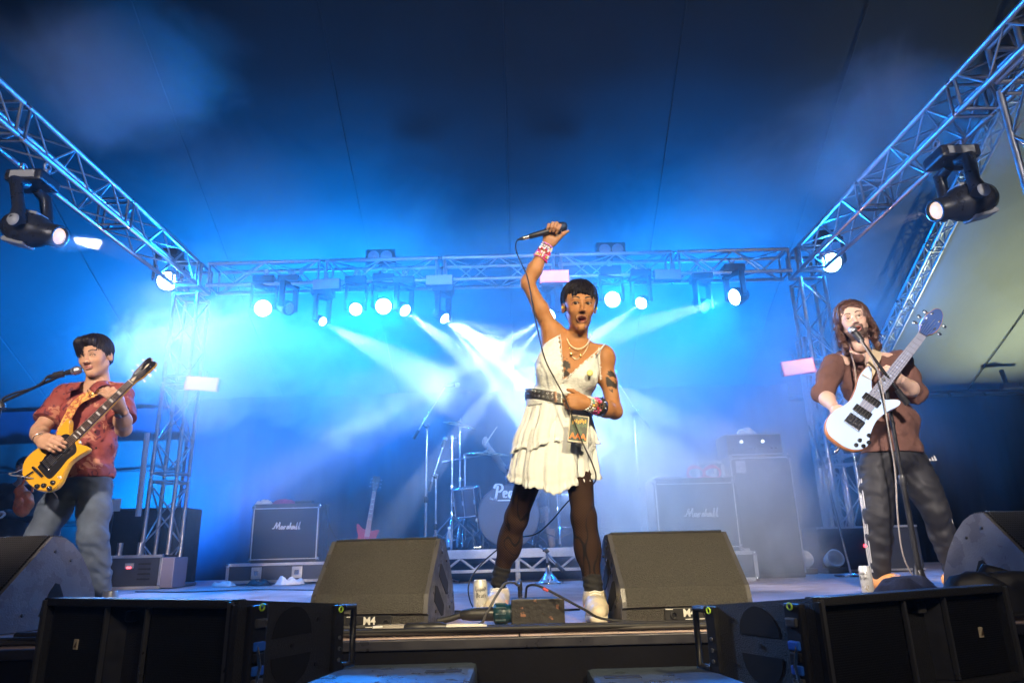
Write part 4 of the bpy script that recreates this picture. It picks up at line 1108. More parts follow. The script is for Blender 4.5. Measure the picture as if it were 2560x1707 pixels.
def mic_stand(label, base, top, boom, mic=None, col=blackm, tripod=True, r=.011, cable=True):
    t = thing('microphone_stand', label, 'microphone stand', base, group='microphone stands')
    B = V(base); L = lambda p: V(p) - B
    tp = L(top)
    lo = tp * .02 if tripod else tp * 0
    mb = MB(); mb.tube([tp * .03, tp * .52], r * 1.35, 10); mb.build('lower_tube', col, t)
    mb = MB(); mb.tube([tp * .5, tp], r, 10); mb.build('upper_tube', col, t)
    mb = MB(); mb.lathe([(r * 1.7, -.03), (r * 1.9, -.02), (r * 1.9, .02), (r * 1.5, .03)], 12, along(tp * .52, tp)); mb.build('clutch', blackp, t)
    if tripod:
        for k in range(3):
            a = .6 + 2 * pi * k / 3
            mb = MB(); mb.tube([(0, 0, .09), (.26 * cos(a), .26 * sin(a), .012)], .009, 6); l_ = mb.build('leg', col, t)
            mb = MB(); mb.ball((.265 * cos(a), .265 * sin(a), .013), .015, 8, 6); mb.build('rubber_foot', rubber, l_)
    else:
        mb = MB(); mb.lathe([(.13, 0), (.13, .012), (.09, .02), (.032, .09), (.024, .14), (.018, .16)], 24); mb.build('base', col, t)
    if boom:
        b0, b1 = L(boom[0]), L(boom[1])
        mb = MB(); mb.tube([b0, b1], r * .8, 8); mb.build('boom', col, t)
        mb = MB(); mb.lathe([(r * 1.6, -.05), (r * 1.6, .05)], 10, along(b0, b1)); mb.build('boom_grip', blackp, t)
        mb = MB(); mb.lathe([(.024, -.018), (.026, 0), (.024, .018)], 12, along(tp, tp + (b1 - b0).cross(V((0, 1, 0))))); mb.tube([tp, tp + V((-.03, -.05, .0))], .009, 6); mb.build('boom_clutch', blackp, t)
    if mic:
        a, b = L(mic[0]), L(mic[1])
        bd_ = mic_shape(t, a, b)
        mb = MB(); mb.lathe([(.02, -.03), (.021, .03)], 12, along(a + (b - a) * .35, b)); mb.build('clip', blackp, t)
    return t
# the one the bass player sings into
Bm = at(2303, 1461, 4.12); Bm.z = 0
mic_stand('straight microphone stand with boom in front of the bass player', Bm, at(2212, 952, 4.02), (at(2256, 992, 4.0), at(2148, 845, 3.97)), (at(2158, 858, 3.97), at(2126, 818, 4.0)), tripod=False, r=.0115)
mx = at(2258, 1462, 3.98)
tag(MB().tube(spline([at(2150, 850, 3.95), at(2185, 905, 3.9), at(2203, 960, 3.92), at(2222, 1080, 3.93), at(2238, 1180, 3.94), at(2245, 1300, 3.96), at(2262, 1400, 3.98), V((mx.x + .12, 4.0, .02))], 8), .0048, 6).build('microphone_lead', mat('grey_lead', (.25, .22, .2), .6)), 'microphone lead hanging down the stand of the bass player', 'cable')
# left one, reaching in from the edge
Lb = V((at(-40, 1100, 3.86).x, 3.86, 0))
mic_stand('microphone boom reaching in from the left edge to the guitarist', Lb, at(2, 1015, 3.86), (at(-40, 1025, 3.86), at(148, 941, 3.86)), (at(118, 943, 3.86), at(206, 923, 3.86)))
tag(MB().tube(spline([at(118, 942, 3.84), at(100, 960, 3.84), at(75, 972, 3.85), at(30, 985, 3.85), at(0, 1008, 3.85), at(-30, 1100, 3.85), at(-40, 1300, 3.85)], 6), .006, 6).build('microphone_lead', rubber), 'microphone lead wrapped along the boom at the left edge', 'cable')
# drum overheads
ob = onr(1070, 7.1, 0.0); ob.y = 6.9
mic_stand('tall overhead microphone stand left of the drum kit', ob, at(1068, 1065, 6.9), (at(1040, 1086, 6.9), at(1112, 968, 6.9)), (at(1110, 965, 6.9), at(1150, 961, 6.9)), chrome)
ob2 = V((at(1090, 1300, 7.0).x, 7.0, 0))
mic_stand('lower microphone stand next to the overhead stand', ob2, at(1090, 1190, 7.0), (at(1076, 1215, 7.0), at(1108, 1115, 7.0)), (at(1106, 1118, 7.0), at(1114, 1092, 7.0)), chrome)
ob3 = V((at(1600, 1300, 7.2).x, 7.2, 0))
mic_stand('overhead microphone stand right of the singer elbow', ob3, at(1585, 1038, 7.2), (at(1616, 1062, 7.2), at(1540, 950, 7.2)), (at(1546, 960, 7.2), at(1536, 925, 7.2)), chrome)
kb = V((at(1372, 1440, 6.5).x, 6.5, 0))
mic_stand('short microphone stand in front of the drum riser', kb, at(1366, 1376, 6.5), (at(1400, 1418, 6.45), at(1348, 1362, 6.6)), None, chrome, False)
# spare guitar on its stand
# ================================================================== bodies as smooth implicit surfaces
def npv(p): return np.array((p[0], p[1], p[2]), dtype=np.float32)
class Field:
    def __init__(s, vox): s.vox = vox; s.ops = []; s.post = []
    def _add(s, kind, fn, lo, hi, k): s.ops.append((kind, fn, npv(lo), npv(hi), k)); return s
    def cone(s, a, b, ra, rb, k=.03, kind='u', flat=None):
        a_, b_ = npv(a), npv(b); ba = b_ - a_; L2 = float(ba @ ba) + 1e-9; m = max(ra, rb)
        def fn(X, Y, Z):
            px, py, pz = X - a_[0], Y - a_[1], Z - a_[2]
            h = np.clip((px * ba[0] + py * ba[1] + pz * ba[2]) / L2, 0, 1)
            return np.sqrt((px - h * ba[0]) ** 2 + (py - h * ba[1]) ** 2 + (pz - h * ba[2]) ** 2) - (ra + (rb - ra) * h)
        return s._add(kind, fn, np.minimum(a_, b_) - m, np.maximum(a_, b_) + m, k)
    def ell(s, c, r, M=None, k=.03, kind='u'):
        """ellipsoid; M a 3x3 whose columns are its axes"""
        c_ = npv(c); r_ = npv(r); A = np.array(M, dtype=np.float32) if M is not None else np.eye(3, dtype=np.float32)
        ext = np.abs(A) @ r_
        def fn(X, Y, Z):
            px, py, pz = X - c_[0], Y - c_[1], Z - c_[2]
            q = [px * A[0, i] + py * A[1, i] + pz * A[2, i] for i in range(3)]
            k0 = np.sqrt(sum((q[i] / r_[i]) ** 2 for i in range(3))); k1 = np.sqrt(sum((q[i] / r_[i] ** 2) ** 2 for i in range(3))) + 1e-9
            return k0 * (k0 - 1) / k1
        return s._add(kind, fn, c_ - ext, c_ + ext, k)
    def ring(s, c, a, b, r, k=.005, kind='u'):
        """elliptic ring standing in the local xz plane"""
        c_ = npv(c); m = r + max(a, b)
        def fn(X, Y, Z):
            px, py, pz = X - c_[0], Y - c_[1], Z - c_[2]
            q = (np.sqrt((px / a) ** 2 + (pz / b) ** 2) - 1) * min(a, b)
            return np.sqrt(q * q + py * py) - r
        return s._add(kind, fn, c_ - m, c_ + m, k)
    def half(s, p, n, kind='i'):
        """keep the side opposite to n (plane through p)"""
        p_ = npv(p); n_ = npv(V(n).normalized())
        s.post.append(lambda X, Y, Z, D: np.maximum(D, (X - p_[0]) * n_[0] + (Y - p_[1]) * n_[1] + (Z - p_[2]) * n_[2])); return s
    def cut(s, fn):
        """take away where fn < 0"""
        s.post.append(lambda X, Y, Z, D: np.maximum(D, -fn(X, Y, Z))); return s
    def shell(s, t):
        s.post.append(lambda X, Y, Z, D: np.maximum(D, -(D + t))); return s
    def warp(s, fn):
        s.post.append(lambda X, Y, Z, D: D + fn(X, Y, Z)); return s
    def build(s):
        v = s.vox
        lo = np.min([o[2] for o in s.ops if o[0] == 'u'], axis=0) - 4 * v - .01
        hi = np.max([o[3] for o in s.ops if o[0] == 'u'], axis=0) + 4 * v + .01
        n = np.ceil((hi - lo) / v).astype(int) + 1
        ax = [(lo[i] + v * np.arange(n[i])).astype(np.float32) for i in range(3)]
        D = np.full(n, .2, dtype=np.float32)
        for kind, fn, a, b, k in s.ops:
            m = k + 3 * v + .012
            i0 = np.maximum(np.floor((a - m - lo) / v).astype(int), 0); i1 = np.minimum(np.ceil((b + m - lo) / v).astype(int) + 1, n)
            if (i1 <= i0).any(): continue
            sl = tuple(slice(i0[i], i1[i]) for i in range(3))
            X, Y, Z = ax[0][sl[0]][:, None, None], ax[1][sl[1]][None, :, None], ax[2][sl[2]][None, None, :]
            d = fn(X, Y, Z); o = D[sl]
            if kind == 'u':
                h = np.clip(.5 + .5 * (o - d) / k, 0, 1); D[sl] = o * (1 - h) + d * h - k * h * (1 - h)
            else:
                d = -d; h = np.clip(.5 - .5 * (o - d) / k, 0, 1); D[sl] = o * (1 - h) + d * h + k * h * (1 - h)
        X, Y, Z = ax[0][:, None, None], ax[1][None, :, None], ax[2][None, None, :]
        for p in s.post: D = p(X, Y, Z, D)
        return nets(D.astype(np.float32), lo, v)

def nets(D, lo, v):
    """surface nets: quads through the cells where the field changes sign"""
    S_ = D < 0
    c = np.zeros(np.array(D.shape) - 1, dtype=np.int8)
    offs = [(i, j, k) for i in (0, 1) for j in (0, 1) for k in (0, 1)]
    sh = c.shape
    for (i, j, k) in offs: c += S_[i:i + sh[0], j:j + sh[1], k:k + sh[2]]
    act = (c > 0) & (c < 8)
    I = np.argwhere(act)
    idx = np.full(sh, -1, dtype=np.int64); idx[act] = np.arange(len(I))
    acc = np.zeros((len(I), 3)); cnt = np.zeros(len(I))
    edges = [(a, b) for a in offs for b in offs if sum(b) - sum(a) == 1 and all(y >= x for x, y in zip(a, b))]
    for a, b in edges:
        da = D[I[:, 0] + a[0], I[:, 1] + a[1], I[:, 2] + a[2]]; db = D[I[:, 0] + b[0], I[:, 1] + b[1], I[:, 2] + b[2]]
        m = (da < 0) != (db < 0)
        t = np.where(m, da / np.where(m, da - db, 1), 0)
        P = np.array(a) + t[:, None] * (np.array(b) - np.array(a))
        acc[m] += P[m]; cnt[m] += 1
    verts = (I + acc / np.maximum(cnt, 1)[:, None]) * v + lo
    quads = []
    for axis in range(3):
        u, w = (axis + 1) % 3, (axis + 2) % 3
        s0 = [slice(None)] * 3; s1 = [slice(None)] * 3
        s0[axis] = slice(0, -1); s1[axis] = slice(1, None)
        e = S_[tuple(s0)] != S_[tuple(s1)]
        E_ = np.argwhere(e)
        ok = (E_[:, u] > 0) & (E_[:, w] > 0) & (E_[:, u] < D.shape[u] - 1) & (E_[:, w] < D.shape[w] - 1)
        E_ = E_[ok]
        ins = S_[E_[:, 0], E_[:, 1], E_[:, 2]]
        def cell(du, dw):
            q = E_.copy(); q[:, u] -= du; q[:, w] -= dw
            return idx[q[:, 0], q[:, 1], q[:, 2]]
        q = np.stack([cell(1, 1), cell(0, 1), cell(0, 0), cell(1, 0)], axis=1)
        q[~ins] = q[~ins][:, ::-1]
        quads.append(q)
    Q = np.concatenate(quads)
    Q = Q[(Q >= 0).all(axis=1)]
    return verts.astype(np.float32), Q

def xform(part, M):
    v, q = part
    A = np.array(M.to_3x3(), dtype=np.float32); b = np.array(M.translation, dtype=np.float32)
    return v @ A.T + b, q
def nmesh(name, parts, m, parent=None, inv=None, cols=None):
    """one mesh from several (verts, quads) parts in world space; cols: list of Nx3 colour arrays"""
    vs = []; qs = []; o = 0
    for v, q in parts: vs.append(v); qs.append(q + o); o += len(v)
    v = np.concatenate(vs).astype(np.float32); q = np.concatenate(qs)
    if inv is not None:
        A = np.array(inv.to_3x3(), dtype=np.float32); b = np.array(inv.translation, dtype=np.float32); v = v @ A.T + b
    me = bpy.data.meshes.new(name)
    me.vertices.add(len(v)); me.vertices.foreach_set('co', v.ravel())
    me.loops.add(q.size); me.loops.foreach_set('vertex_index', q.ravel().astype(np.int32))
    me.polygons.add(len(q)); me.polygons.foreach_set('loop_start', np.arange(0, q.size, 4, dtype=np.int32)); 
    me.polygons.foreach_set('use_smooth', np.ones(len(q), dtype=bool))
    me.update(calc_edges=True)
    if cols is not None:
        at_ = me.color_attributes.new('Col', 'FLOAT_COLOR', 'POINT')
        c = np.concatenate(cols).astype(np.float32); c4 = np.ones((len(c), 4), dtype=np.float32); c4[:, :3] = c
        at_.data.foreach_set('color', c4.ravel())
    return link(name, me, m, parent)
def wav(X, Y, Z, s=1.0, ph=0.0):
    """cheap smooth noise in [-1, 1]"""
    return (np.sin(X * 11.3 * s + 1.3 * np.sin(Z * 7.1 * s + ph) + ph) * np.sin(Y * 12.7 * s + 2.1 * ph + 1.1 * np.sin(X * 9.2 * s))
            + np.sin(Z * 13.1 * s + 1.7 * np.sin(Y * 8.3 * s) + ph * 1.3 + X * 5 * s)) * .5
def mix(a, b, t): return V(a) * (1 - t) + V(b) * t

# ---- a head, face along local +y, z up, origin in the middle of the head
def head_field(open_mouth=0.0, vox=.0024, squint=False, jaw=1.0, nose=1.0, nw=1.0, eye=1.0):
    f = Field(vox)
    f.ell((0, -.014, .034), (.075, .095, .084), k=.01)
    f.ell((0, .020, -.028), (.047 + .012 * jaw, .070, .086), k=.03)
    mo = open_mouth * .016
    for s in (-1, 1):
        f.cone((s * .052 * jaw, -.004, -.046), (s * .012 * jaw, .060, -.097 - mo), .019 * jaw, .016 * jaw, k=.025)
        f.ell((s * .038, .054, -.020), (.020, .018, .020), k=.035)
        f.ell((s * .046, .03, .034), (.020, .03, .03), k=.035)
    f.ell((0, .070, -.097 - mo), (.016 * jaw, .012, .013 * jaw), k=.02)
    f.cone((-.036, .079, .026), (.036, .079, .026), .011, .011, k=.014)
    for s in (-1, 1): f.ell((s * .031, .101, .006), (.019, .016, .0125), k=.012, kind='s')
    for s in (-1, 1):
        f.ell((s * .031, .0745, .004), (.0165 * max(1, eye * .95), .0145, .0135 * max(1, eye * .95)), k=.006)
        if squint: f.ell((s * .031, .093, .003), (.012, .008, .0018), k=.003, kind='s')
        else: f.ell((s * .031, .093, .004), (.0135 * eye, .014, .0065 * eye), k=.003, kind='s')
    f.cone((0, .083, .018), (0, .100 + .004 * nose, -.026), .0065 * nw, .0100 * nw, k=.012)
    f.ell((0, .105 + .004 * nose, -.030), (.0115 * nw, .0110, .0095), k=.008)
    for s in (-1, 1):
        f.ell((s * .0125 * nw, .099, -.034), (.0080 * nw, .010, .0070), k=.006)
    for s in (-1, 1): f.ell((s * .007, .108, -.041), (.0035, .006, .004), k=.003, kind='s')
    if open_mouth:
        zc = -.068 - mo * .3
        f.ring((0, .081, zc), .0205, .0085 + mo * .45, .0044, k=.012)
        f.ell((0, .094, zc), (.0188, .042, .0068 + mo * .45), k=.004, kind='s')
    else:
        f.ell((0, .088, -.0575), (.021, .010, .0055), k=.006)
        f.ell((0, .0865, -.068), (.0185, .010, .0065), k=.006)
        f.ell((0, .100, -.0625), (.020, .008, .0016), k=.003, kind='s')
    for s in (-1, 1):
        A = np.array(Matrix.Rotation(s * .35, 3, 'Z') @ Matrix.Rotation(-.15, 3, 'X'))
        f.ell((s * .079, -.012, -.004), (.009, .019, .031), A, k=.006)
        f.ell((s * .087, -.006, -.002), (.007, .010, .019), A, k=.004, kind='s')
    f.cone((0, -.018, -.06), (0, -.032, -.15), .036 + .015 * jaw, .034 + .016 * jaw, k=.03)
    return f
def head_cols(v, skin, lip, brow, om=0.0, inside=(.10, .02, .02), beard=None):
    """base colours over the local head vertices"""
    x, y, z = v[:, 0], v[:, 1], v[:, 2]
    c = np.tile(np.array(skin, dtype=np.float32), (len(v), 1))
    ax_ = np.abs(x)
    # warmer cheeks and nose
    w = np.exp(-(((ax_ - .04) / .02) ** 2 + ((z + .02) / .022) ** 2)) * (y > .03) * .25 + np.exp(-((x / .014) ** 2 + ((z + .03) / .014) ** 2)) * (y > .08) * .2
    c = c * (1 - w[:, None]) + c * np.array([1.12, .82, .78]) * w[:, None]
    mo = om * .016; zc = (-.068 - mo * .3) if om else -.0625
    a_, b_ = (.0262, .0140 + mo * .45) if om else (.0225, .0105)
    e = (x / a_) ** 2 + ((z - zc) / b_) ** 2
    w = ((e < 1) & (y > .065)).astype(np.float32)
    c = np.where(w[:, None] > 0, np.array(lip), c)
    if om:
        hb = .0075 + mo * .45
        ins = ((x / .0196) ** 2 + ((z - zc) / hb) ** 2 < 1.0) & (y < .0800) & (y > .02)
        c = np.where(ins[:, None], np.array(inside), c)
        teeth = ins & (z > zc + hb * .5) & (y > .05)
        c = np.where(teeth[:, None], np.array((.65, .6, .52)), c)
        c = np.where((ins & (z < zc - hb * .25) & (y > .045))[:, None], np.array((.42, .13, .10)), c)
    zb = .0285 + .007 * np.sin(np.clip((ax_ - .012) / .036, 0, 1) * 2.6)
    bw = (np.abs(z - zb) < .0042 * np.clip(1.25 - (ax_ - .012) / .06, .3, 1)) & (ax_ > .012) & (ax_ < .050) & (y > .045)
    c = np.where(bw[:, None], np.array(brow), c)
    # lash line
    le = ((ax_ - .031) / .0165) ** 2 + ((z - .004) / .0095) ** 2
    ll = (le < 1) & (le > .42) & (y > .07) & (z > .004)
    c = np.where(ll[:, None], np.array(brow) * .6, c)
    if beard is not None:
        bm_ = beard(x, y, z)
        c = c * (1 - bm_[:, None]) + np.array(brow) * bm_[:, None]
    return c
eye_m = mat('eye', (.8, .8, .8), .3, attr='Col', spec=.3)
def eyes(parent, M, gaze=(0, 1, 0), iris=(.05, .022, .01), inv=None, er=.0118):
    for s in (-1, 1):
        n, m = 16, 14
        g = V(gaze).normalized(); F = along((0, 0, 0), g)
        mb = MB(); mb.ball((0, 0, 0), er, n, m, F)
        me = mb.mesh('eye')
        ca = me.color_attributes.new('Col', 'FLOAT_COLOR', 'POINT')
        for i, v in enumerate(me.vertices):
            a = v.co.angle(g, 0)
            ca.data[i].color = (.004, .004, .004, 1) if a < .42 else ((*iris, 1) if a < .82 else (.50, .46, .44, 1))
        o = link('eye', me, eye_m, parent, (inv if inv is not None else Matrix.Identity(4)) @ M @ T(s * .031, .0755, .004))
def strands(mb, n, seed, root, path, w0=.004, segs=5, sides=4):
    """n hair strands: root(r) gives a start, path(p, t, r) the points along"""
    r = random.Random(seed)
    for _ in range(n):
        p0 = root(r); j = [r.uniform(-1, 1) for _ in range(4)]
        pts = [path(p0, k / segs, j) for k in range(segs + 1)]
        ok = all((pts[i + 1] - pts[i]).length > 1e-5 for i in range(segs))
        if ok: mb.tube(pts, [w0 * (1 - .8 * (k / segs) ** 1.5) for k in range(segs + 1)], sides, cap=False)

def cap_strands(mb, n, seed, c, rad, zend, w=.0045, swirl=.25, e0=(1.0, 1.5), segs=7, lift=.004, curl=0.0, M=None):
    """strands that lie on an ellipsoid scalp from the crown down to the height zend(azimuth, random); azimuth 0 = front"""
    r = random.Random(seed)
    for _ in range(n):
        a = r.uniform(-pi, pi); es = r.uniform(*e0); ze = zend(a, r)
        ee = math.asin(max(-.99, min(.99, (ze - c[2]) / rad[2])))
        if ee > es - .1: ee = es - .15
        tw = swirl * r.uniform(.4, 1.3); g = 1 + r.uniform(-.012, .03) + (r.uniform(.02, .06) if r.random() < .18 else 0); p1 = r.uniform(0, 6.3); f1 = r.uniform(8, 13); pts = []
        for k in range(segs + 1):
            t = k / segs; e = es + (ee - es) * t; az = a + tw * t * t
            q = g + lift * 10 * t * t * r.uniform(.0, 1.0) * .15
            cu = curl * t
            pts.append(V((c[0] + rad[0] * q * cos(e) * sin(az) + cu * sin(f1 * t + p1), c[1] + rad[1] * q * cos(e) * cos(az) + cu * cos(f1 * t + p1), c[2] + rad[2] * q * sin(e) + .4 * cu * sin(f1 * t * 1.3))))
        if M is not None: pts = [M @ p for p in pts]
        mb.tube(pts, [w * (1 - .75 * (k / segs) ** 2) for k in range(segs + 1)], 4, cap=False)
# ---- a hand: wrist W, u towards the knuckles, nrm out of the palm (the side fingers curl to), s = towards the thumb
def hand(f, W_, u, nrm, side, curl=(60, 80, 50), thumb=((.5, .6, .5), (.8, .3, .6)), s=1.0, spread=.08, curls=None, k=.006):
    u = V(u).normalized(); nrm = V(nrm); nrm = (nrm - u * nrm.dot(u)).normalized()
    sd = u.cross(nrm).normalized() * side
    W_ = V(W_)
    A = np.array([[u[i], nrm[i], sd[i]] for i in range(3)])
    f.ell(W_ + u * .050 * s, (.052 * s, .0155 * s, .040 * s), A, k=.015)
    f.cone(W_ - u * .03 * s, W_ + u * .03 * s, .0225 * s, .026 * s, k=.02)
    f.ell(W_ + u * .030 * s + sd * .026 * s + nrm * .008 * s, (.030 * s, .016 * s, .016 * s), A, k=.012)
    L = ((.040, .025, .021), (.044, .028, .022), (.041, .026, .021), (.032, .020, .019))
    off = (.0275, .0095, -.0085, -.0255); kn = (.090, .094, .089, .081)
    for i in range(4):
        c = curls[i] if curls else curl
        p = W_ + u * kn[i] * s + sd * off[i] * s
        d = (u + sd * spread * (1.5 - i)).normalized()
        a = 0; r = (.0098, .0088, .0078, .0066) if i < 3 else (.0088, .0078, .0070, .006)
        f.cone(W_ + u * .05 * s + sd * off[i] * .9 * s, p, .0115 * s, r[0] * 1.12 * s, k=.010)
        for j in range(3):
            a += radians(c[j])
            dd = d * cos(a) + nrm * sin(a)
            q = p + dd * L[i][j] * s
            f.cone(p, q, r[j] * s, r[j + 1] * s, k=k)
            p = q
    # thumb leaves the side of the palm near its base
    p = W_ + u * .022 * s + sd * .026 * s + nrm * .006 * s
    for j, (td, ln, r0, r1) in enumerate(zip((thumb[0], thumb[0], thumb[1]), (.034, .030, .026), (.0145, .0115, .0100), (.0118, .0102, .0078))):
        d = (u * td[0] + nrm * td[1] + sd * td[2]).normalized()
        q = p + d * ln * s
        f.cone(p, q, r0 * s, r1 * s, k=.008); p = q
    return f
# ================================================================== the singer
skin_m = mat('skin_brown', (.4, .25, .15), .58, spec=.35, attr='Col', var=.08, vscale=30, bump=.08, bscale=180, sss=.08)
skin_fair = mat('skin_light', (.5, .33, .25), .58, spec=.35, attr='Col', var=.07, vscale=30, bump=.08, bscale=180, sss=.08)
bead_m = mat('beads', (.7, .7, .7), .3, attr='Col', coat=.3)
hair_m = mat('black_hair', (.008, .006, .008), .5, spec=.25)
def face_frame(o, d, roll=0.0, s=1.0):
    d = V(d).normalized(); x = d.cross(V((0, 0, 1))).normalized(); z = x.cross(d)
    return frame(o, x, d, z) @ R(roll, 'Y') @ Sc(s, s, s)

def build_singer():
    Y = 3.24
    base = V((at(1370, 1500, 3.3).x, 3.3, 0))
    t = thing('person', 'singer in a white ruffled dress holding a microphone high overhead', 'person', base)
    inv = t.matrix_basis.inverted()
    skin = np.array((.40, .185, .075))
    pelvis, waist, chest, neck = at(1395, 1110, 3.27), at(1396, 1005, 3.26), at(1424, 925, 3.25), at(1446, 845, 3.25)
    hd = at(1449, 766, 3.18)
    shR, elR, wrR = at(1384, 838, 3.25), at(1319, 708, 3.17), at(1369, 613, 3.14)
    shL, elL, wrL = at(1508, 893, 3.26), at(1537, 1028, 3.24), at(1470, 1009, 3.10)
    hipR, hipL = at(1345, 1130, 3.29), at(1442, 1130, 3.26)
    knR, anR = at(1291, 1294, 3.42), at(1247, 1452, 3.55)
    knL, anL = at(1459, 1294, 3.17), at(1486, 1490, 3.13)
    def torso(f, g=0.0):
        f.ell(pelvis, (.165 + g, .115 + g, .11 + g), k=.05)
        f.ell(waist, (.146 + g, .100 + g, .12), k=.05)
        f.ell(chest, (.150 + g, .100 + g, .135), k=.05)
        f.ell(mix(chest, neck, .45) + V((0, .01, 0)), (.145 + g, .075 + g, .07), np.array(Matrix.Rotation(.12, 3, 'Y')), k=.05)
        for sx, c in ((-1, at(1378, 925, 3.16)), (1, at(1462, 935, 3.16))):
            f.ell(c + V((0, .018, 0)), (.064 + g, .050 + g, .064 + g), k=.05)
        return f
    def legs(f, g=0.0, top=0.0):
        for hip, kn, an, bk in ((hipR, knR, anR, .012), (hipL, knL, anL, .012)):
            f.cone(mix(hip, kn, top), kn, .068 + g - .015 * top, .047 + g, k=.03)
            f.ell(kn + V((0, -.012, 0)), (.046 + g, .046 + g, .06), k=.03)
            f.cone(kn, mix(kn, an, .45), .045 + g, .046 + g, k=.03)
            f.cone(mix(kn, an, .40), an, .047 + g, .029 + g, k=.03)
            f.ell(mix(kn, an, .33) + V((0, .012, 0)), (.049 + g, .050 + g, .10), k=.03)
        return f
    f = torso(Field(.006))
    f.cone(mix(chest, neck, .75), mix(neck, hd, .4), .044, .041, k=.035)
    for s_, sh in ((-1, shR), (1, shL)):
        f.cone(mix(neck, sh, .18) + V((0, 0, -.028)), sh, .034, .043, k=.04)
    # raised arm
    f.ell(shR, (.046, .046, .05), k=.035)
    f.cone(shR, mix(shR, elR, .5), .045, .039, k=.03); f.cone(mix(shR, elR, .5), elR, .039, .032, k=.02)
    f.cone(elR, mix(elR, wrR, .35), .034, .037, k=.02); f.cone(mix(elR, wrR, .35), wrR, .037, .024, k=.02)
    f.cone(chest + V((-.09, .02, .06)), shR, .048, .043, k=.05)
    # bent arm
    f.ell(shL, (.056, .056, .058), k=.04)
    f.cone(shL, mix(shL, elL, .45), .043, .041, k=.03); f.cone(mix(shL, elL, .45), elL, .041, .034, k=.02)
    f.cone(elL, mix(elL, wrL, .35), .037, .040, k=.02); f.cone(mix(elL, wrL, .35), wrL, .040, .025, k=.02)
    legs(f)
    body = f.build()
    hR = Field(.0026)
    hand(hR, wrR, at(1383, 575, 3.12) - wrR, (.05, -1, .12), 1, (68, 82, 52), ((.85, .25, .5), (.75, .25, .75)), 1.0, .05)
    hR = hR.build()
    hL = Field(.0026)
    hand(hL, wrL, V((-1, -.12, .16)), (.05, 1, -.1), -1, (72, 85, 50), ((.8, .25, .5), (.95, .1, .15)), .96, .03)
    hL = hL.build()
    HM = face_frame(hd, (.05, -1, -.22), radians(-2), 1.0)
    hloc = head_field(.9, jaw=.80, nw=.86, nose=.4, eye=1.2).build()
    hcol = head_cols(hloc[0], skin, (.24, .10, .065), (.012, .009, .008), .9)
    # tattoos on the breast bone and the upper arm; darker armpit hair stays a skin tint
    bc = np.tile(skin, (len(body[0]), 1))
    def ink(c, r, sc, th):
        nonlocal bc
        d = (body[0] - npv(c)) / npv(r); e = (d ** 2).sum(1)
        w = wav(body[0][:, 0], body[0][:, 1], body[0][:, 2], sc) + .5 * wav(body[0][:, 0], body[0][:, 2], body[0][:, 1], sc * 2.3, 1.0)
        m_ = (e < 1) & (w > th)
        bc = np.where(m_[:, None], np.array((.035, .03, .028)), bc)
    ink(at(1530, 952, 3.21), (.03, .06, .055), 9, -.15)
    ink(at(1412, 918, 3.13), (.028, .06, .06), 9, -.05)
    nmesh('body', [body, hR, hL, xform(hloc, HM)], skin_m, t, inv, [bc, np.tile(skin, (len(hR[0]), 1)), np.tile(skin, (len(hL[0]), 1)), hcol])
    eyes(t, HM, (.28, 1, -.02), (.03, .014, .008), inv, .0126)
    # hair: cropped, swept fringe
    h = Field(.003)
    h.ell((0, -.018, .040), (.086, .105, .091), k=.02)
    h.ell((0, -.055, -.02), (.066, .06, .06), k=.03)
    h.ell((0, .112, -.034), (.069, .074, .094), k=.010, kind='s')
    h.ell((0, .02, -.14), (.10, .16, .10), k=.02, kind='s')
    h.warp(lambda X, Y_, Z: .0016 * np.sin(X * 420 + 60 * Z + 30 * Y_) + .0022 * np.sin(X * 150 + Y_ * 130 + 40 * Z))
    hv = h.build()
    nmesh('hair', [xform(hv, HM)], hair_m, t, inv)
    mb = MB()
    def zend(a, r):
        q = abs(a)
        if q < .75: return .060 + .012 * r.random() + .014 * (a / .75)
        if q < 1.5: return .012 + .02 * r.random()
        return -.05 + .02 * r.random()
    cap_strands(mb, 520, 4, (0, -.018, .040), (.087, .1065, .0925), zend, .0042, .45, M=inv @ HM)
    stuff(mb.build('hair_strands', hair_m, t))
    for s in (-1, 1):
        mb = MB(); mb.ball((s * .085, .002, -.008), (.005, .007, .008), 10, 8, inv @ HM); mb.build('earpiece', mat('yellow_plastic', (.85, .70, .02), .35), t)
    mb = MB(); mb.torus(.0045, .0008, 14, 5, inv @ HM @ T(-.011, .106, -.037) @ R(pi / 2, 'Y')); mb.build('nose_ring', mat('gold', (.9, .62, .2), .25, 1.0), t)

    # ---- dress
    lace = mat('white_cotton', (.70, .74, .76), .8, bump=.35, bscale=70, bdist=.004, var=.06, vscale=25)
    lace2 = mat('white_eyelet', (.70, .74, .76), .8, bump=.8, bscale=110, bdist=.004, var=.10, vscale=70)
    b = torso(Field(.0052), .011)
    b.cone(at(1398, 850, 3.22), at(1372, 900, 3.22), .035, .06, k=.04)
    A_, B_, C_ = at(1399, 826, 3.14), at(1409, 952, 3.14), at(1505, 866, 3.14)
    n1 = V((B_.z - A_.z, 0, -(B_.x - A_.x))).normalized() * -1      # points to +x side
    if n1.x < 0: n1 = -n1
    n2 = V((-(C_.z - B_.z), 0, C_.x - B_.x)).normalized()
    if n2.z < 0: n2 = -n2
    def vee(X, Y_, Z):
        d1 = -((X - A_.x) * n1.x + (Z - A_.z) * n1.z); d2 = -((X - B_.x) * n2.x + (Z - B_.z) * n2.z)
        d2 = d2 + .006 * np.sin(X * 260) + Y_ * 0; d1 = d1 + .005 * np.sin(Z * 240)
        return np.maximum(np.maximum(d1, d2), (Y_ - 3.26))
    # side seam of the raised arm and top line
    P0, P1 = at(1368, 842, 3.2), at(1338, 905, 3.2)
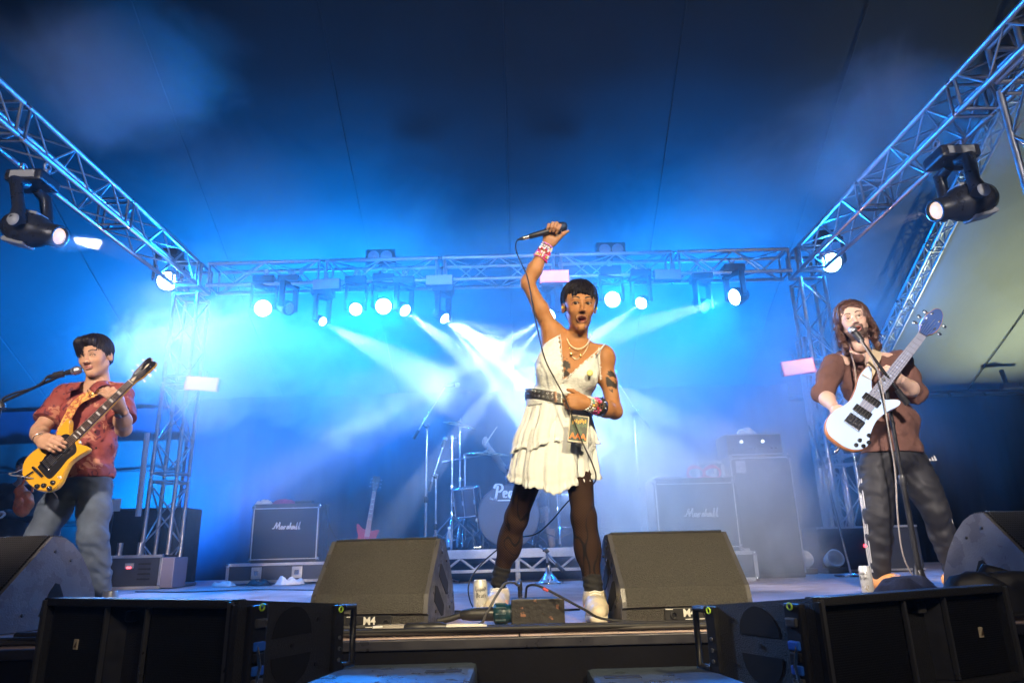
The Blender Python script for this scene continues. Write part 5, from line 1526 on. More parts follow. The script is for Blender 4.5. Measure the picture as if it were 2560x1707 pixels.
    n3 = V((-(P1.z - P0.z), 0, P1.x - P0.x)).normalized()
    if n3.x > 0: n3 = -n3
    b.warp(lambda X, Y_, Z: .0020 * wav(X, Y_, Z, 4.0) + .0014 * wav(X, Z, Y_, 9, 1.2))
    b.cut(vee)
    b.cut(lambda X, Y_, Z: -((X - P0.x) * n3.x + (Z - P0.z) * n3.z) + Y_ * 0)
    b.half(at(1430, 828, 3.2), (0, 0, 1)); b.half(at(1400, 1012, 3.2), (0, 0, -1))
    Q0, Q1 = at(1502, 872, 3.2), at(1492, 960, 3.2)
    b.half(mix(Q0, Q1, .5), V((Q0.z - Q1.z, 0, -(Q0.x - Q1.x))).normalized())
    b.shell(.012)
    nmesh('bodice', [b.build()], lace2, t, inv)
    # scalloped lace along the neckline and the armhole
    mb = MB()
    def fringe(p, q, n, out, L, dy):
        p, q = V(p), V(q)
        for k in range(n):
            a = mix(p, q, k / n); c = mix(p, q, (k + .9) / n)
            e = mix(a, c, .5) + V(out) * L * (.7 + .5 * rnd.random()) + V((0, dy, 0))
            mb.add([inv @ a, inv @ c, inv @ e, inv @ (a + V((0, .004, 0))), inv @ (c + V((0, .004, 0)))], [(0, 1, 2), (4, 3, 2)])
    fringe(at(1412, 950, 3.115), at(1500, 872, 3.135), 34, (-.4, 0, .9), .007, 0)
    fringe(at(1400, 835, 3.16), at(1408, 945, 3.12), 34, (1, 0, .1), .006, 0)
    fringe(at(1496, 868, 3.14), at(1500, 950, 3.15), 22, (1, 0, .15), .011, 0)
    stuff(mb.build('lace_edge', lace, t))
    mb = MB(); mb.tube([inv @ p for p in spline([at(1497, 880, 3.13), at(1505, 868, 3.17), at(1512, 861, 3.24), at(1510, 868, 3.31)], 5)], .0045, 6); mb.build('shoulder_strap', lace, t)
    pin = MB(); pin.lathe([(.0, .004), (.012, .003), (.015, 0), (.015, -.003)], 20, inv @ T(*at(1475, 932, 3.085)) @ R(pi / 2, 'X')); pb = pin.build('pin_badge', mat('pin_yellow', (.75, .72, .25), .3, coat=.5), t)
    # skirt: two gathered tiers over each other
    cx = [at(1397, 1008, Y), at(1393, 1053, Y), at(1388, 1089, Y), at(1387, 1130, Y), at(1385, 1175, Y)]
    hw = [.146, .164, .182, .192, .202]
    zt = cx[0].z
    slope = -.30
    def prof(z):
        zs = [c.z for c in cx][::-1]; 
        return np.interp(z, zs, [c.x for c in cx][::-1]), np.interp(z, zs, hw[::-1])
    def tier(name, z_top, hem, r_add, seed, frill=.045, nf=46, nt=26, na=220):
        r = random.Random(seed); ph = [r.uniform(0, 6.28) for _ in range(8)]
        vs = []; fs = []
        for j in range(nt + 1):
            v = j / nt
            for i in range(na):
                a = 2 * pi * i / na
                z0 = z_top(a); z1 = hem(a)
                z = z0 + (z1 - z0) * v
                xc, h_ = prof(z)
                fold = (.010 * sin(7 * a + ph[0]) + .007 * sin(13 * a + ph[1]) + .005 * sin(21 * a + ph[2] + 2 * v) + .003 * sin(34 * a + ph[3])) * (.35 + .9 * v)
                fr = max(0, (v - (1 - frill)) / frill)
                ruff = fr * (.003 + .006 * sin(nf * a + 4.5 * sin(3 * a + ph[4]) + 2.2 * sin(7 * a)) * (1 + .5 * sin(11 * a + ph[7]))) + .006 * math.exp(-((v - (1 - frill)) / .02) ** 2) * -1
                rr = h_ + r_add + fold + ruff
                dep = .70 + .02 * v
                vs.append((xc + rr * cos(a), 3.265 + rr * dep * sin(a), z + .004 * sin(nf * a * .5 + ph[5]) * fr + .006 * sin(9 * a + ph[6]) * v))
        for j in range(nt):
            for i in range(na):
                fs.append((j * na + i, j * na + (i + 1) % na, (j + 1) * na + (i + 1) % na, (j + 1) * na + i))
        mb = MB(); mb.add(vs, fs, True, inv); o = mb.build(name, lace, t)
        sd = o.modifiers.new('cloth_thickness', 'SOLIDIFY'); sd.thickness = .0016
        return o
    top = lambda a: zt + slope * .155 * cos(a) * 1.0 - .004
    front_w = lambda a: max(0, -sin(a))
    hemz = lambda a: at(1388, 1186, Y).z - .075 * front_w(a) ** .8 + .012 * cos(2 * a + .6) - .02 * max(0, sin(a)) + .010 * sin(5 * a)
    midz = lambda a: at(1388, 1118, Y).z + .022 * sin(3 * a + .5) + .018 * sin(5 * a + 2.2) - .015 * front_w(a)
    tier('lower_skirt', lambda a: midz(a) + .10, hemz, -.003, 5, .11, 78, 26, 300)
    tier('upper_skirt', top, midz, .002, 9, .10, 74, 26, 300)
    # belt with eyelets
    def band(z_off, w, a_, b_, n=80):
        vs = []; fs = []
        for i in range(n):
            th = 2 * pi * i / n
            for q, (rz, rr) in enumerate(((-w / 2, 0), (w / 2, 0), (w / 2, .005), (-w / 2, .005))):
                x = (a_ + rr) * cos(th); vs.append((cx[0].x + x, 3.262 + (b_ + rr) * sin(th), zt + slope * x + rz + z_off))
        for i in range(n):
            for q in range(4):
                fs.append((i * 4 + q, ((i + 1) % n) * 4 + q, ((i + 1) % n) * 4 + (q + 1) % 4, i * 4 + (q + 1) % 4))
        return vs, fs
    mb = MB(); mb.add(*band(.004, .046, .157, .115), False, inv); belt = mb.build('belt', mat('black_leather', (.02, .018, .016), .4, bump=.2, bscale=120, rvar=.1), t)
    for i in range(22):
        th = pi + pi * (i + .5) / 22
        for dz in (-.011, .011):
            x = .1632 * cos(th); p = V((cx[0].x + x, 3.262 + .1212 * sin(th), zt + slope * x + dz + .004))
            nrm = V((cos(th) / .166, sin(th) / .122, 0)).normalized()
            mb = MB(); mb.torus(.0050, .0016, 12, 6, inv @ along(p, p + nrm)); mb.build('eyelet', chrome, belt)
    bp = lambda th, e=.0: V((cx[0].x + (.162 + e) * cos(th), 3.262 + (.120 + e) * sin(th), zt + slope * .171 * cos(th) + .004))
    bk = bp(1.60 * pi, .008)
    mb = MB()
    for a, c in (((-.02, -.028), (.02, -.028)), ((.02, -.028), (.02, .028)), ((.02, .028), (-.02, .028)), ((-.02, .028), (-.02, -.028))):
        mb.tube([inv @ (bk + V((a[0], 0, a[1]))), inv @ (bk + V((c[0], 0, c[1])))], .004, 6)
    mb.build('buckle', chrome, belt)
    lp = bp(1.46 * pi, .002)
    mb = MB(); mb.box((0, 0, 0), (.012, .012, .056), inv @ T(*lp), .003); mb.build('belt_loop', mat('brown_leather', (.25, .12, .06), .5), belt)
    # ---- tights, socks, shoes
    tm = bpy.data.materials.new('fishnet_tights'); tm.use_nodes = True
    n = tm.node_tree.nodes; l = tm.node_tree.links; bs = n['Principled BSDF']
    tc = n.new('ShaderNodeTexCoord')
    def wave(rot, sc):
        mp = n.new('ShaderNodeMapping'); mp.inputs['Rotation'].default_value = (0, rot, 0); l.new(tc.outputs['Object'], mp.inputs[0])
        w = n.new('ShaderNodeTexWave'); w.inputs['Scale'].default_value = sc; w.wave_profile = 'SIN'; l.new(mp.outputs[0], w.inputs['Vector']); return w
    w1, w2 = wave(.8, 36), wave(-.8, 36)
    mxw = n.new('ShaderNodeMath'); mxw.operation = 'MAXIMUM'; l.new(w1.outputs['Fac'], mxw.inputs[0]); l.new(w2.outputs['Fac'], mxw.inputs[1])
    mp = n.new('ShaderNodeMapping'); mp.inputs['Scale'].default_value = (1, 1, .38); l.new(tc.outputs['Object'], mp.inputs[0])
    ns = n.new('ShaderNodeTexNoise'); ns.inputs['Scale'].default_value = 10; ns.inputs['Detail'].default_value = 0.5; ns.inputs['Distortion'].default_value = .5; l.new(mp.outputs[0], ns.inputs['Vector'])
    ab = n.new('ShaderNodeMath'); ab.operation = 'SUBTRACT'; ab.inputs[1].default_value = .52; l.new(ns.outputs['Fac'], ab.inputs[0])
    a2 = n.new('ShaderNodeMath'); a2.operation = 'ABSOLUTE'; l.new(ab.outputs[0], a2.inputs[0])
    ln = n.new('ShaderNodeMapRange'); ln.inputs[1].default_value = .008; ln.inputs[2].default_value = .015; l.new(a2.outputs[0], ln.inputs[0])
    net = n.new('ShaderNodeMapRange'); net.inputs[1].default_value = .55; net.inputs[2].default_value = .9; net.inputs[3].default_value = .26; net.inputs[4].default_value = .02; l.new(mxw.outputs[0], net.inputs[0])
    ml = n.new('ShaderNodeMath'); ml.operation = 'MULTIPLY'; l.new(net.outputs[0], ml.inputs[0]); l.new(ln.outputs[0], ml.inputs[1])
    mx = n.new('ShaderNodeMix'); mx.data_type = 'RGBA'; mx.inputs[6].default_value = (.008, .007, .008, 1); mx.inputs[7].default_value = (.22, .10, .045, 1)
    l.new(ml.outputs[0], mx.inputs[0]); l.new(mx.outputs[2], bs.inputs['Base Color']); bs.inputs['Roughness'].default_value = .85; bs.inputs['Specular IOR Level'].default_value = .15
    lg = legs(Field(.0055), .0035, .12).half(at(1380, 1150, Y), (0, 0, 1)).build()
    nmesh('tights', [lg], tm, t, inv)
    sock_m = mat('black_sock', (.012, .012, .013), .85, bump=.3, bscale=150)
    for kn, an in ((knR, anR), (knL, anL)):
        s_ = Field(.004); a0 = mix(kn, an, .70); 
        s_.cone(a0, mix(a0, an, .5), .0425, .039, k=.01); s_.cone(mix(a0, an, .5), an, .040, .041, k=.01)
        s_.half(mix(a0, an, .12), a0 - an)
        s_.warp(lambda X, Y_, Z: .0016 * np.sin(Z * 230 + X * 60) )
        nmesh('sock', [s_.build()], sock_m, t, inv)
    shoe_m = mat('cream_leather', (.62, .55, .42), .5, var=.15, vscale=30, bump=.25, bscale=90)
    sole_m = mat('shoe_sole', (.68, .62, .50), .6, var=.2, vscale=25)
    def shoe(an, toe, label):
        an, toe = V(an), V(toe); fl_ = V((toe.x - an.x, toe.y - an.y, 0)); d = fl_.normalized(); sdv = V((0, 0, 1)).cross(d)
        heel = V((an.x, an.y, .045)) - d * .055
        A = np.array([[d[i], sdv[i], (0, 0, 1)[i]] for i in range(3)])
        f = Field(.0036)
        f.cone(heel + V((0, 0, .012)), heel + d * .05 + V((0, 0, .03)), .036, .040, k=.02)
        f.cone(heel + d * .05 + V((0, 0, .03)), heel + d * .16 + V((0, 0, .008)), .043, .044, k=.03)
        f.cone(heel + d * .14, heel + d * .215 + V((0, 0, -.004)), .046, .034, k=.02)
        f.cone(V((an.x, an.y, .05)), V((an.x, an.y, .098)) - d * .005, .043, .046, k=.02)
        f.ell(V((an.x, an.y, .125)), (.040, .040, .03), k=.006, kind='s')
        f.half((0, 0, .02), (0, 0, -1))
        up = f.build(); o = nmesh('shoe', [up], shoe_m, t, inv); 
        g = Field(.0036)
        g.cone(heel + V((0, 0, -.03)), heel + d * .11 + V((0, 0, -.03)), .039, .040, k=.02); g.cone(heel + d * .11 + V((0, 0, -.03)), heel + d * .215 + V((0, 0, -.03)), .046, .038, k=.02)
        g.half((0, 0, .028), (0, 0, 1)); g.half((0, 0, .002), (0, 0, -1))
        nmesh('sole', [g.build()], sole_m, o, inv)
        for k in range(5):
            c = heel + d * (.095 + .02 * k) + V((0, 0, .066 - .008 * k))
            mb = MB(); mb.tube([inv @ (c - sdv * .024), inv @ (c + V((0, 0, .006))), inv @ (c + sdv * .024)], .0035, 6); mb.build('lace', white, o)
        for k in range(3):
            for sg in (-1, 1):
                c0 = heel + d * (.075 + .026 * k) + sdv * sg * (.043 + .002 * k) + V((0, 0, .018)); c1 = heel + d * (.10 + .026 * k) + sdv * sg * .034 + V((0, 0, -.016))
                mb = MB(); mb.tube([inv @ c0, inv @ mix(c0, c1, .5) + sdv * sg * .006, inv @ c1], .005, 6); mb.build('stripe', mat('pink_stripe', (.75, .42, .32), .5), o)
    shoe(anR, at(1232, 1535, 3.42), 'left')
    shoe(anL, at(1497, 1560, 2.98), 'right')
    # ---- jewellery
    def beads(c, ax, R_, r, cols, n, name, seed, a_=1.0):
        F = along(c, V(c) + V(ax)); rr = random.Random(seed)
        mb = MB(); cl = []
        for k in range(n):
            th = 2 * pi * k / n
            mb.ball((R_ * cos(th), R_ * a_ * sin(th), rr.uniform(-.001, .001)), r * rr.uniform(.85, 1.1), 7, 5, inv @ F)
            cl += [rr.choice(cols)] * (7 * 6)
        me = mb.mesh(name); ca = me.color_attributes.new('Col', 'FLOAT_COLOR', 'POINT')
        ca.data.foreach_set('color', np.concatenate([np.array(cl), np.ones((len(cl), 1))], axis=1).astype(np.float32).ravel())
        return link(name, me, bead_m, t)
    pk, hot, wh, yl, rd, tl, bk_ = (.85, .25, .45), (.80, .05, .28), (.8, .78, .75), (.8, .65, .1), (.7, .03, .05), (.1, .5, .5), (.02, .02, .02)
    ax = (elR - wrR).normalized()
    sets = [([pk, wh, (.5, .2, .6)], .0052), ([wh, yl, wh], .0058), ([wh, pk, wh, (.3, .25, .5)], .0052), ([wh, wh, rd], .0058), ([hot, wh, rd], .0055), ([pk, wh], .005), ([wh, hot, yl], .0055), ([pk, pk, hot], .006)]
    for k, (cs, br) in enumerate(sets):
        p = wrR + ax * (.004 + .0105 * k) + V((0, 0, .0))
        tilt_ = (ax + V((rnd.uniform(-.15, .15), rnd.uniform(-.15, .15), 0))).normalized()
        beads(p, tilt_, .0285 + .0011 * k, br, cs, int(2 * pi * (.0285 + .0011 * k) / (2 * br)) - 1, 'bracelet', 40 + k)
    ax = (elL - wrL).normalized()
    sets = [([wh, wh, (.6, .75, .8)], .0055), ([wh, yl, tl, wh], .0055), ([wh, wh], .0058), ([hot, bk_, pk], .0062), ([hot, rd, pk, bk_], .0066), ([pk, hot, bk_], .0064)]
    for k, (cs, br) in enumerate(sets):
        p = wrL + ax * (-.006 + .0115 * k)
        tilt_ = (ax + V((rnd.uniform(-.1, .1), rnd.uniform(-.1, .1), rnd.uniform(-.2, .2)))).normalized()
        beads(p, tilt_, .030 + .0013 * k, br, cs, int(2 * pi * (.030 + .0013 * k) / (2 * br)) - 1, 'bracelet', 60 + k)
    p = wrL + ax * .078
    F = along(p, p + ax)
    mb = MB(); mb.lathe([(.040, -.016), (.0425, -.016), (.0445, .016), (.042, .016)], 24, inv @ F, cap=False); cuff = mb.build('cuff', MATS['black_leather'], t)
    for k in range(9):
        th = 2 * pi * k / 9
        mb = MB(); mb.lathe([(.006, 0), (.0, .008)], 8, inv @ F @ R(th, 'Z') @ T(.0445, 0, 0) @ R(pi / 2, 'Y')); mb.build('stud', chrome, cuff)
    gold = MATS['gold']
    for (l_, lo_, r_, m_, rad, nm) in (((1414, 838), (1446, 872), (1478, 836), bead_m, .0035, 'pearl_necklace'), ((1413, 842), (1440, 898), (1478, 842), bead_m, .003, 'pearl_necklace'), ((1416, 840), (1436, 884), (1474, 840), gold, .002, 'gold_chain')):
        pts = spline([at(*l_, 3.22), at((l_[0] + lo_[0]) / 2 - 4, (l_[1] + lo_[1]) / 2 + 8, 3.165), at(*lo_, 3.145), at((r_[0] + lo_[0]) / 2 + 4, (r_[1] + lo_[1]) / 2 + 8, 3.165), at(*r_, 3.22)], 9)
        mb = MB()
        for p in pts: mb.ball(inv @ p, rad, 7, 5)
        me = mb.mesh(nm)
        if m_ is bead_m:
            ca = me.color_attributes.new('Col', 'FLOAT_COLOR', 'POINT'); ca.data.foreach_set('color', np.tile(np.array((.85, .78, .6, 1), dtype=np.float32), (len(me.vertices), 1)).ravel())
        link(nm, me, m_, t)
    for px, py in ((1428, 884), (1452, 888)):
        mb = MB(); mb.ball(inv @ at(px, py, 3.14), (.006, .003, .010), 8, 6); mb.build('pendant', gold, t)
    # access pass clipped to the belt
    pc = at(1446, 1072, 3.05)
    PM = inv @ T(*pc) @ R(radians(9), 'Y') @ R(radians(-4), 'X')
    mb = MB(); mb.box((0, 0, 0), (.088, .004, .125), PM, .002); ps = mb.build('access_pass', mat('pass_border', (.55, .5, .4), .5), t)
    mb = MB(); mb.box((0, -.003, .002), (.078, .003, .112), PM, .001); mb.build('pass_print', mat('pass_green', (.02, .035, .02), .5, col2=(.05, .10, .04), vscale=45), ps)
    og = mat('orange_print', (.85, .22, .04), .6)
    link('lettering', text_mesh('AAA', .036, .0005, .0012), og, ps, PM @ T(0, -.006, -.036) @ R(pi / 2, 'X'))
    mb = MB()
    for k in range(8): mb.box((-.028 + .008 * k, -.0052, .026 + .003 * ((k * 7) % 3) + .0012 * k), (.005, .001, .016), PM)
    mb.build('print_line', mat('amber_print', (.8, .42, .05), .6), ps)
    mb = MB(); mb.tube([inv @ at(1428, 1036, 3.06), inv @ at(1436, 1044, 3.05), PM @ V((-.01, 0, .062))], .004, 6); mb.build('clip', blackp, ps)
    return t
singer = build_singer()

# her microphone and its cable
mk = thing('handheld_microphone', 'black wireless style microphone with cable in the raised hand of the singer', 'microphone', at(1306, 597, 3.105))
mk['label'] = 'black microphone gripped in the raised hand of the singer'
mo = mk.location.copy()
mic_shape(mk, at(1322, 592, 3.10) - mo, at(1418, 565, 3.10) - mo, 1.12, mic_black, mat('microphone_dark_grille', (.03, .04, .05), .45, .6, bump=.8, bscale=500, bdist=.002))
mb = MB(); mb.lathe([(.0095, -.035), (.0105, -.033), (.0105, .002)], 14, along(at(1322, 592, 3.10) - mo, at(1418, 565, 3.10) - mo)); mb.build('plug', chrome, mk)
mb = MB(); mb.lathe([(.004, -.06), (.008, -.036), (.0085, -.034)], 10, along(at(1322, 592, 3.10) - mo, at(1418, 565, 3.10) - mo)); mb.build('strain_relief', rubber, mk)
cb = [(1303, 598, 3.10), (1292, 603, 3.09), (1289, 622, 3.08), (1299, 650, 3.07), (1318, 692, 3.06), (1330, 752, 3.07), (1342, 815, 3.09), (1361, 893, 3.085), (1387, 947, 3.075), (1408, 985, 3.05), (1422, 1018, 3.03), (1436, 1055, 3.03), (1458, 1110, 3.02), (1478, 1152, 3.02), (1490, 1190, 3.06), (1480, 1212, 3.2), (1440, 1235, 3.36), (1412, 1262, 3.40), (1380, 1300, 3.44), (1340, 1334, 3.5), (1290, 1345, 3.58), (1240, 1376, 3.6), (1195, 1418, 3.6), (1172, 1460, 3.55), (1175, 1500, 3.5), (1192, 1532, 3.42)]
tag(MB().tube(spline([at(*p) for p in cb], 6), .0034, 6).build('microphone_cable', rubber), 'thin black cable running from the raised microphone past the dress to the floor', 'cable')
# ================================================================== guitars
wood_dark = mat('rosewood', (.05, .025, .015), .5, var=.3, vscale=40)
wood_amber = mat('amber_wood', (.42, .16, .05), .35, var=.3, vscale=14, coat=.4)
steel_string = mat('string_steel', (.7, .68, .62), .3, 1.0)
def electric(name, label, cat, M, outline, thick, m_top, m_side, nut, bridge, neckw, head, nstr, frets, fret_m, dot_m, extras, scale_w=(.042, .056), board=wood_dark):
    """guitar in its own plane: x along the neck (0 at the bridge, + to the headstock), y across, z out of the front"""
    t = thing(name, label, cat, M=M)
    P = spline([(x, y, 0) for x, y in outline] + [(*outline[0], 0)], 6)[:-1]
    P = [(p.x, p.y) for p in P]
    ins = lambda k: [(bx + (x - bx) * k, y * k) for x, y in P]
    bx = sum(p[0] for p in P) / len(P)
    n = len(P)
    # body with rounded edges: rings from back to front
    rings = [(.955, -thick / 2), (.99, -thick / 2 + .006), (1.0, -thick / 2 + .014), (1.0, thick / 2 - .014), (.99, thick / 2 - .005), (.95, thick / 2)]
    vs = []; fs = []
    for k, z in rings: vs += [(x, y, z) for x, y in ins(k)]
    for j in range(len(rings) - 1):
        for i in range(n): fs.append((j * n + i, j * n + (i + 1) % n, (j + 1) * n + (i + 1) % n, (j + 1) * n + i))
    mb = MB(); mb.add(vs, fs, True)
    mb.add(vs[:n], [tuple(range(n - 1, -1, -1))])
    mb.build('body', m_side, t)
    mb = MB(); q = ins(.972); mb.prism(q, thick / 2 - .0035, thick / 2 + .0012); mb.build('top', m_top, t)
    z0 = thick / 2
    j0 = nut - .44 if cat == 'guitar' else nut - .55
    w1, w0 = scale_w
    mb = MB(); vs = []
    for x, w in ((j0 - .04, w0 / 2), (nut, w1 / 2)):
        vs += [(x, -w, z0 - .002), (x, w, z0 - .002), (x, w * .7, z0 - .022), (x, -w * .7, z0 - .022)]
    mb.add(vs, [(3, 2, 1, 0), (4, 5, 6, 7), (0, 1, 5, 4), (1, 2, 6, 5), (2, 3, 7, 6), (3, 0, 4, 7)]); nk = mb.build('neck', m_side if cat == 'guitar' else wood_amber, t)
    mb = MB(); vs = []
    for x, w in ((j0 - .06, w0 / 2), (nut, w1 / 2)):
        vs += [(x, -w, z0 - .0015), (x, w, z0 - .0015), (x, w, z0 + .005), (x, -w, z0 + .005)]
    mb.add(vs, [(3, 2, 1, 0), (4, 5, 6, 7), (0, 1, 5, 4), (1, 2, 6, 5), (2, 3, 7, 6), (3, 0, 4, 7)]); fb = mb.build('fingerboard', board, nk)
    L = nut
    for k in range(1, frets + 1):
        x = nut - L * (1 - 2 ** (-k / 12))
        if x < j0 - .055: break
        w = w1 / 2 + (w0 - w1) / 2 * (nut - x) / (nut - j0)
        mb = MB(); mb.box((x, 0, z0 + .0055), (.002, w * 1.96, .0018)); mb.build('fret', chrome, fb)
        if k in (3, 5, 7, 9, 12, 15, 17, 19):
            xm = nut - L * (1 - 2 ** (-(k - .5) / 12)); mb = MB(); mb.box((xm, 0, z0 + .0052), (.014 * (1 - k * .025), w * (1.2 if cat == 'guitar' else .3), .0006)); mb.build('inlay', dot_m, fb)
    mb = MB(); mb.box((nut + .002, 0, z0 + .005), (.005, w1, .007)); mb.build('nut', fret_m, nk)
    hp = [(nut + x, y) for x, y in head]
    hp = [(p.x, p.y) for p in spline([(x, y, 0) for x, y in hp], 3)]
    mb = MB(); mb.prism(hp, z0 - .016, z0 - .0); hs = mb.build('headstock', m_side if cat == 'guitar' else wood_amber, t)
    mb = MB(); mb.prism([(nut + (x - nut) * .985 + .001, y * .95) for x, y in hp], z0 - .0005, z0 + .0012); mb.build('headstock_face', mat('headstock_black', (.012, .012, .014), .25, coat=.5) if cat == 'guitar' else mat('headstock_blue', (.05, .10, .28), .25, coat=.6), hs)
    extras(t, z0, nut, bridge, hs)
    for k in range(nstr):
        y0 = (k - (nstr - 1) / 2) * (.0105 if cat == 'guitar' else .0165); y1 = (k - (nstr - 1) / 2) * (.0072 if cat == 'guitar' else .0092)
        mb = MB(); mb.tube([(bridge, y0, z0 + .013), (nut, y1, z0 + .009), (nut + .09 + .02 * (k % 3), y1 * 1.6, z0 + .004)], .0008 if cat == 'guitar' else .0014, 4, cap=False); mb.build('string', steel_string, t)
    return t
def tuner(hs, x, y, z, sy, m_btn, n=1.0):
    mb = MB(); mb.lathe([(.0055 * n, 0), (.0055 * n, .004), (.0035 * n, .006), (.0035 * n, .014), (.0, .015)], 10, T(x, y, z)); mb.build('tuning_post', chrome, hs)
    mb = MB(); mb.tube([(x, y + sy * .014, z - .010), (x, y + sy * .028, z - .010)], .003, 6); mb.ball((x, y + sy * .036 * 1.0, z - .010), (.008 * n, .010 * n, .005), 10, 6); mb.build('tuning_peg', m_btn, hs)

# ---- yellow solid body of the left guitarist: two sharp horns
yellow = mat('yellow_lacquer', (.60, .32, .02), .22, coat=.7, var=.06, vscale=6)
sg_out = [(x_, y_ * .90) for x_, y_ in [(-.125, .0), (-.115, .085), (-.06, .150), (.02, .155), (.085, .118), (.13, .112), (.185, .138), (.245, .150), (.262, .136), (.232, .095), (.205, .050), (.215, .030), (.205, .0), (.215, -.030), (.200, -.055), (.215, -.092), (.222, -.128), (.205, -.140), (.150, -.122), (.10, -.112), (.05, -.130), (-.02, -.168), (-.075, -.150), (-.115, -.080)]]
sg_head = [(0, .021), (.03, .024), (.055, .036), (.12, .040), (.165, .040), (.18, .022), (.168, .0), (.18, -.022), (.165, -.040), (.12, -.040), (.055, -.036), (.03, -.024), (0, -.021)]
cream = mat('cream_plastic', (.75, .68, .5), .35)
pgm = mat('pickguard_black', (.015, .015, .016), .25, coat=.5)
def sg_extras(t, z, nut, br, hs):
    mb = MB(); mb.prism([(p.x, p.y) for p in spline([(-.03, .035, 0), (.05, .055, 0), (.13, .052, 0), (.17, .075, 0), (.20, .045, 0), (.19, -.030, 0), (.16, -.080, 0), (.10, -.075, 0), (.03, -.085, 0), (-.03, -.08, 0), (-.035, .0, 0)], 4)], z + .0005, z + .003); mb.build('pickguard', pgm, t)
    for x in (.045, .135):
        mb = MB(); mb.box((x, 0, z + .006), (.038, .072, .009), None, .003); pk = mb.build('pickup', pgm if x > .1 else chrome, t)
        for k in range(6):
            mb = MB(); mb.lathe([(.0022, 0), (.0022, .001)], 8, T(x + .008, (k - 2.5) * .0105, z + .0105)); mb.build('pole_piece', chrome, pk)
    mb = MB(); mb.box((0, 0, z + .008), (.014, .085, .012), None, .004); mb.build('bridge', chrome, t)
    mb = MB(); mb.tube([(-.045, -.05, z + .010), (-.045, .05, z + .010)], .009, 10); mb.tube([(-.06, .03, z + .007), (-.12, .045, z + .010)], .006, 8); mb.build('tailpiece', chrome, t)
    for (x, y) in ((-.030, -.118), (-.072, -.088), (-.062, -.128), (-.098, -.060)):
        mb = MB(); mb.lathe([(.014, 0), (.013, .010), (.010, .016), (.0, .017)], 16, T(x, y, z + .001)); mb.build('knob', pgm, t)
    mb = MB(); mb.lathe([(.010, 0), (.010, .004), (.003, .005), (.002, .018), (.004, .02), (.0, .023)], 10, T(.012, -.125, z)); mb.build('switch', cream, t)
    for i in range(3):
        for sy in (-1, 1): tuner(hs, nut + .055 + .042 * i, sy * .024, z, sy, cream)
    mb = MB(); mb.prism([(nut + .13, -.006), (nut + .15, 0), (nut + .13, .006), (nut + .105, 0)], z + .0012, z + .002); mb.build('headstock_inlay', cream, hs)
    mb = MB(); mb.prism([(nut + .012, -.010), (nut + .05, 0), (nut + .012, .010)], z + .0012, z + .003); mb.build('truss_cover', cream, hs)
def gframe(p_low, p_high, nrm_hint):
    """x from the body end to the headstock; z towards the viewer"""
    x = (V(p_high) - V(p_low)).normalized(); z = V(nrm_hint); z = (z - x * z.dot(x)).normalized()
    return x, z.cross(x), z
GL_Y = 3.58
lo, hi = at(76, 1212, GL_Y - .02), at(388, 902, GL_Y + .04)
gx, gy, gz = gframe(lo, hi, (-.05, -1, .18))
gs = (hi - lo).length / (.125 + .63 + .18)
guitar1 = electric('electric_guitar', 'yellow two horned electric guitar slung on the left guitarist', 'guitar', frame(lo + gx * .125 * gs, gx, gy, gz) @ Sc(gs, gs, gs), sg_out, .038, yellow, yellow, .63, 0.0, .05, sg_head, 6, 22, cream, mat('pearl_inlay', (.6, .6, .58), .3), sg_extras)
# ---- bass: pale blue front, orange wood sides
paleblue = mat('pale_blue_lacquer', (.45, .60, .85), .2, coat=.8, var=.1, vscale=5)
b_out = [(x_, y_ * .78) for x_, y_ in [(-.165, .0), (-.155, .080), (-.105, .140), (-.03, .150), (.04, .122), (.10, .108), (.17, .125), (.26, .160), (.335, .158), (.345, .132), (.285, .085), (.235, .045), (.23, .0), (.225, -.040), (.225, -.075), (.255, -.115), (.265, -.150), (.235, -.160), (.16, -.125), (.08, -.108), (.0, -.125), (-.08, -.158), (-.135, -.120), (-.160, -.06)]]
b_head = [(0, .022), (.03, .028), (.06, .045), (.12, .050), (.17, .042), (.205, .030), (.215, .008), (.20, -.015), (.16, -.035), (.10, -.048), (.05, -.042), (.025, -.026), (0, -.022)]
def bass_extras(t, z, nut, br, hs):
    mb = MB(); mb.box((-.005, 0, z + .008), (.065, .088, .014), None, .003); bg = mb.build('bridge', chrome, t)
    for k in range(5):
        mb = MB(); mb.box((.0, (k - 2) * .0165, z + .017), (.035, .010, .008), None, .002); mb.build('saddle', blackm, bg)
    for x in (.075, .165):
        mb = MB(); mb.box((x, 0, z + .007), (.042, .095, .012), None, .004); pk = mb.build('pickup', pgm, t)
    for k, (x, y) in enumerate(((-.02, -.095), (-.055, -.115), (-.09, -.105), (-.075, -.075), (-.11, -.075))):
        mb = MB(); mb.lathe([(.011, 0), (.011, .008), (.008, .016), (.0, .017)], 14, T(x, y, z)); mb.build('knob', pgm, t)
    for (x, y, sy) in ((.055, .034, 1), (.105, .036, 1), (.155, .028, 1), (.075, -.030, -1), (.135, -.026, -1)): tuner(hs, nut + x, y, z, sy, chrome, 1.35)
    mb = MB(); mb.lathe([(.006, -.0), (.008, .02), (.008, .05), (.0, .052)], 10, T(-.155, -.02, 0) @ R(-pi / 2, 'Y')); mb.build('jack_plug', chrome, t)
BY_ = 4.0
lo, hi = at(2090, 1112, BY_ - .03), at(2350, 780, BY_ + .06)
gx, gy, gz = gframe(lo, hi, (-.15, -1, .12))
gs = (hi - lo).length / (.165 + .70 + .215)
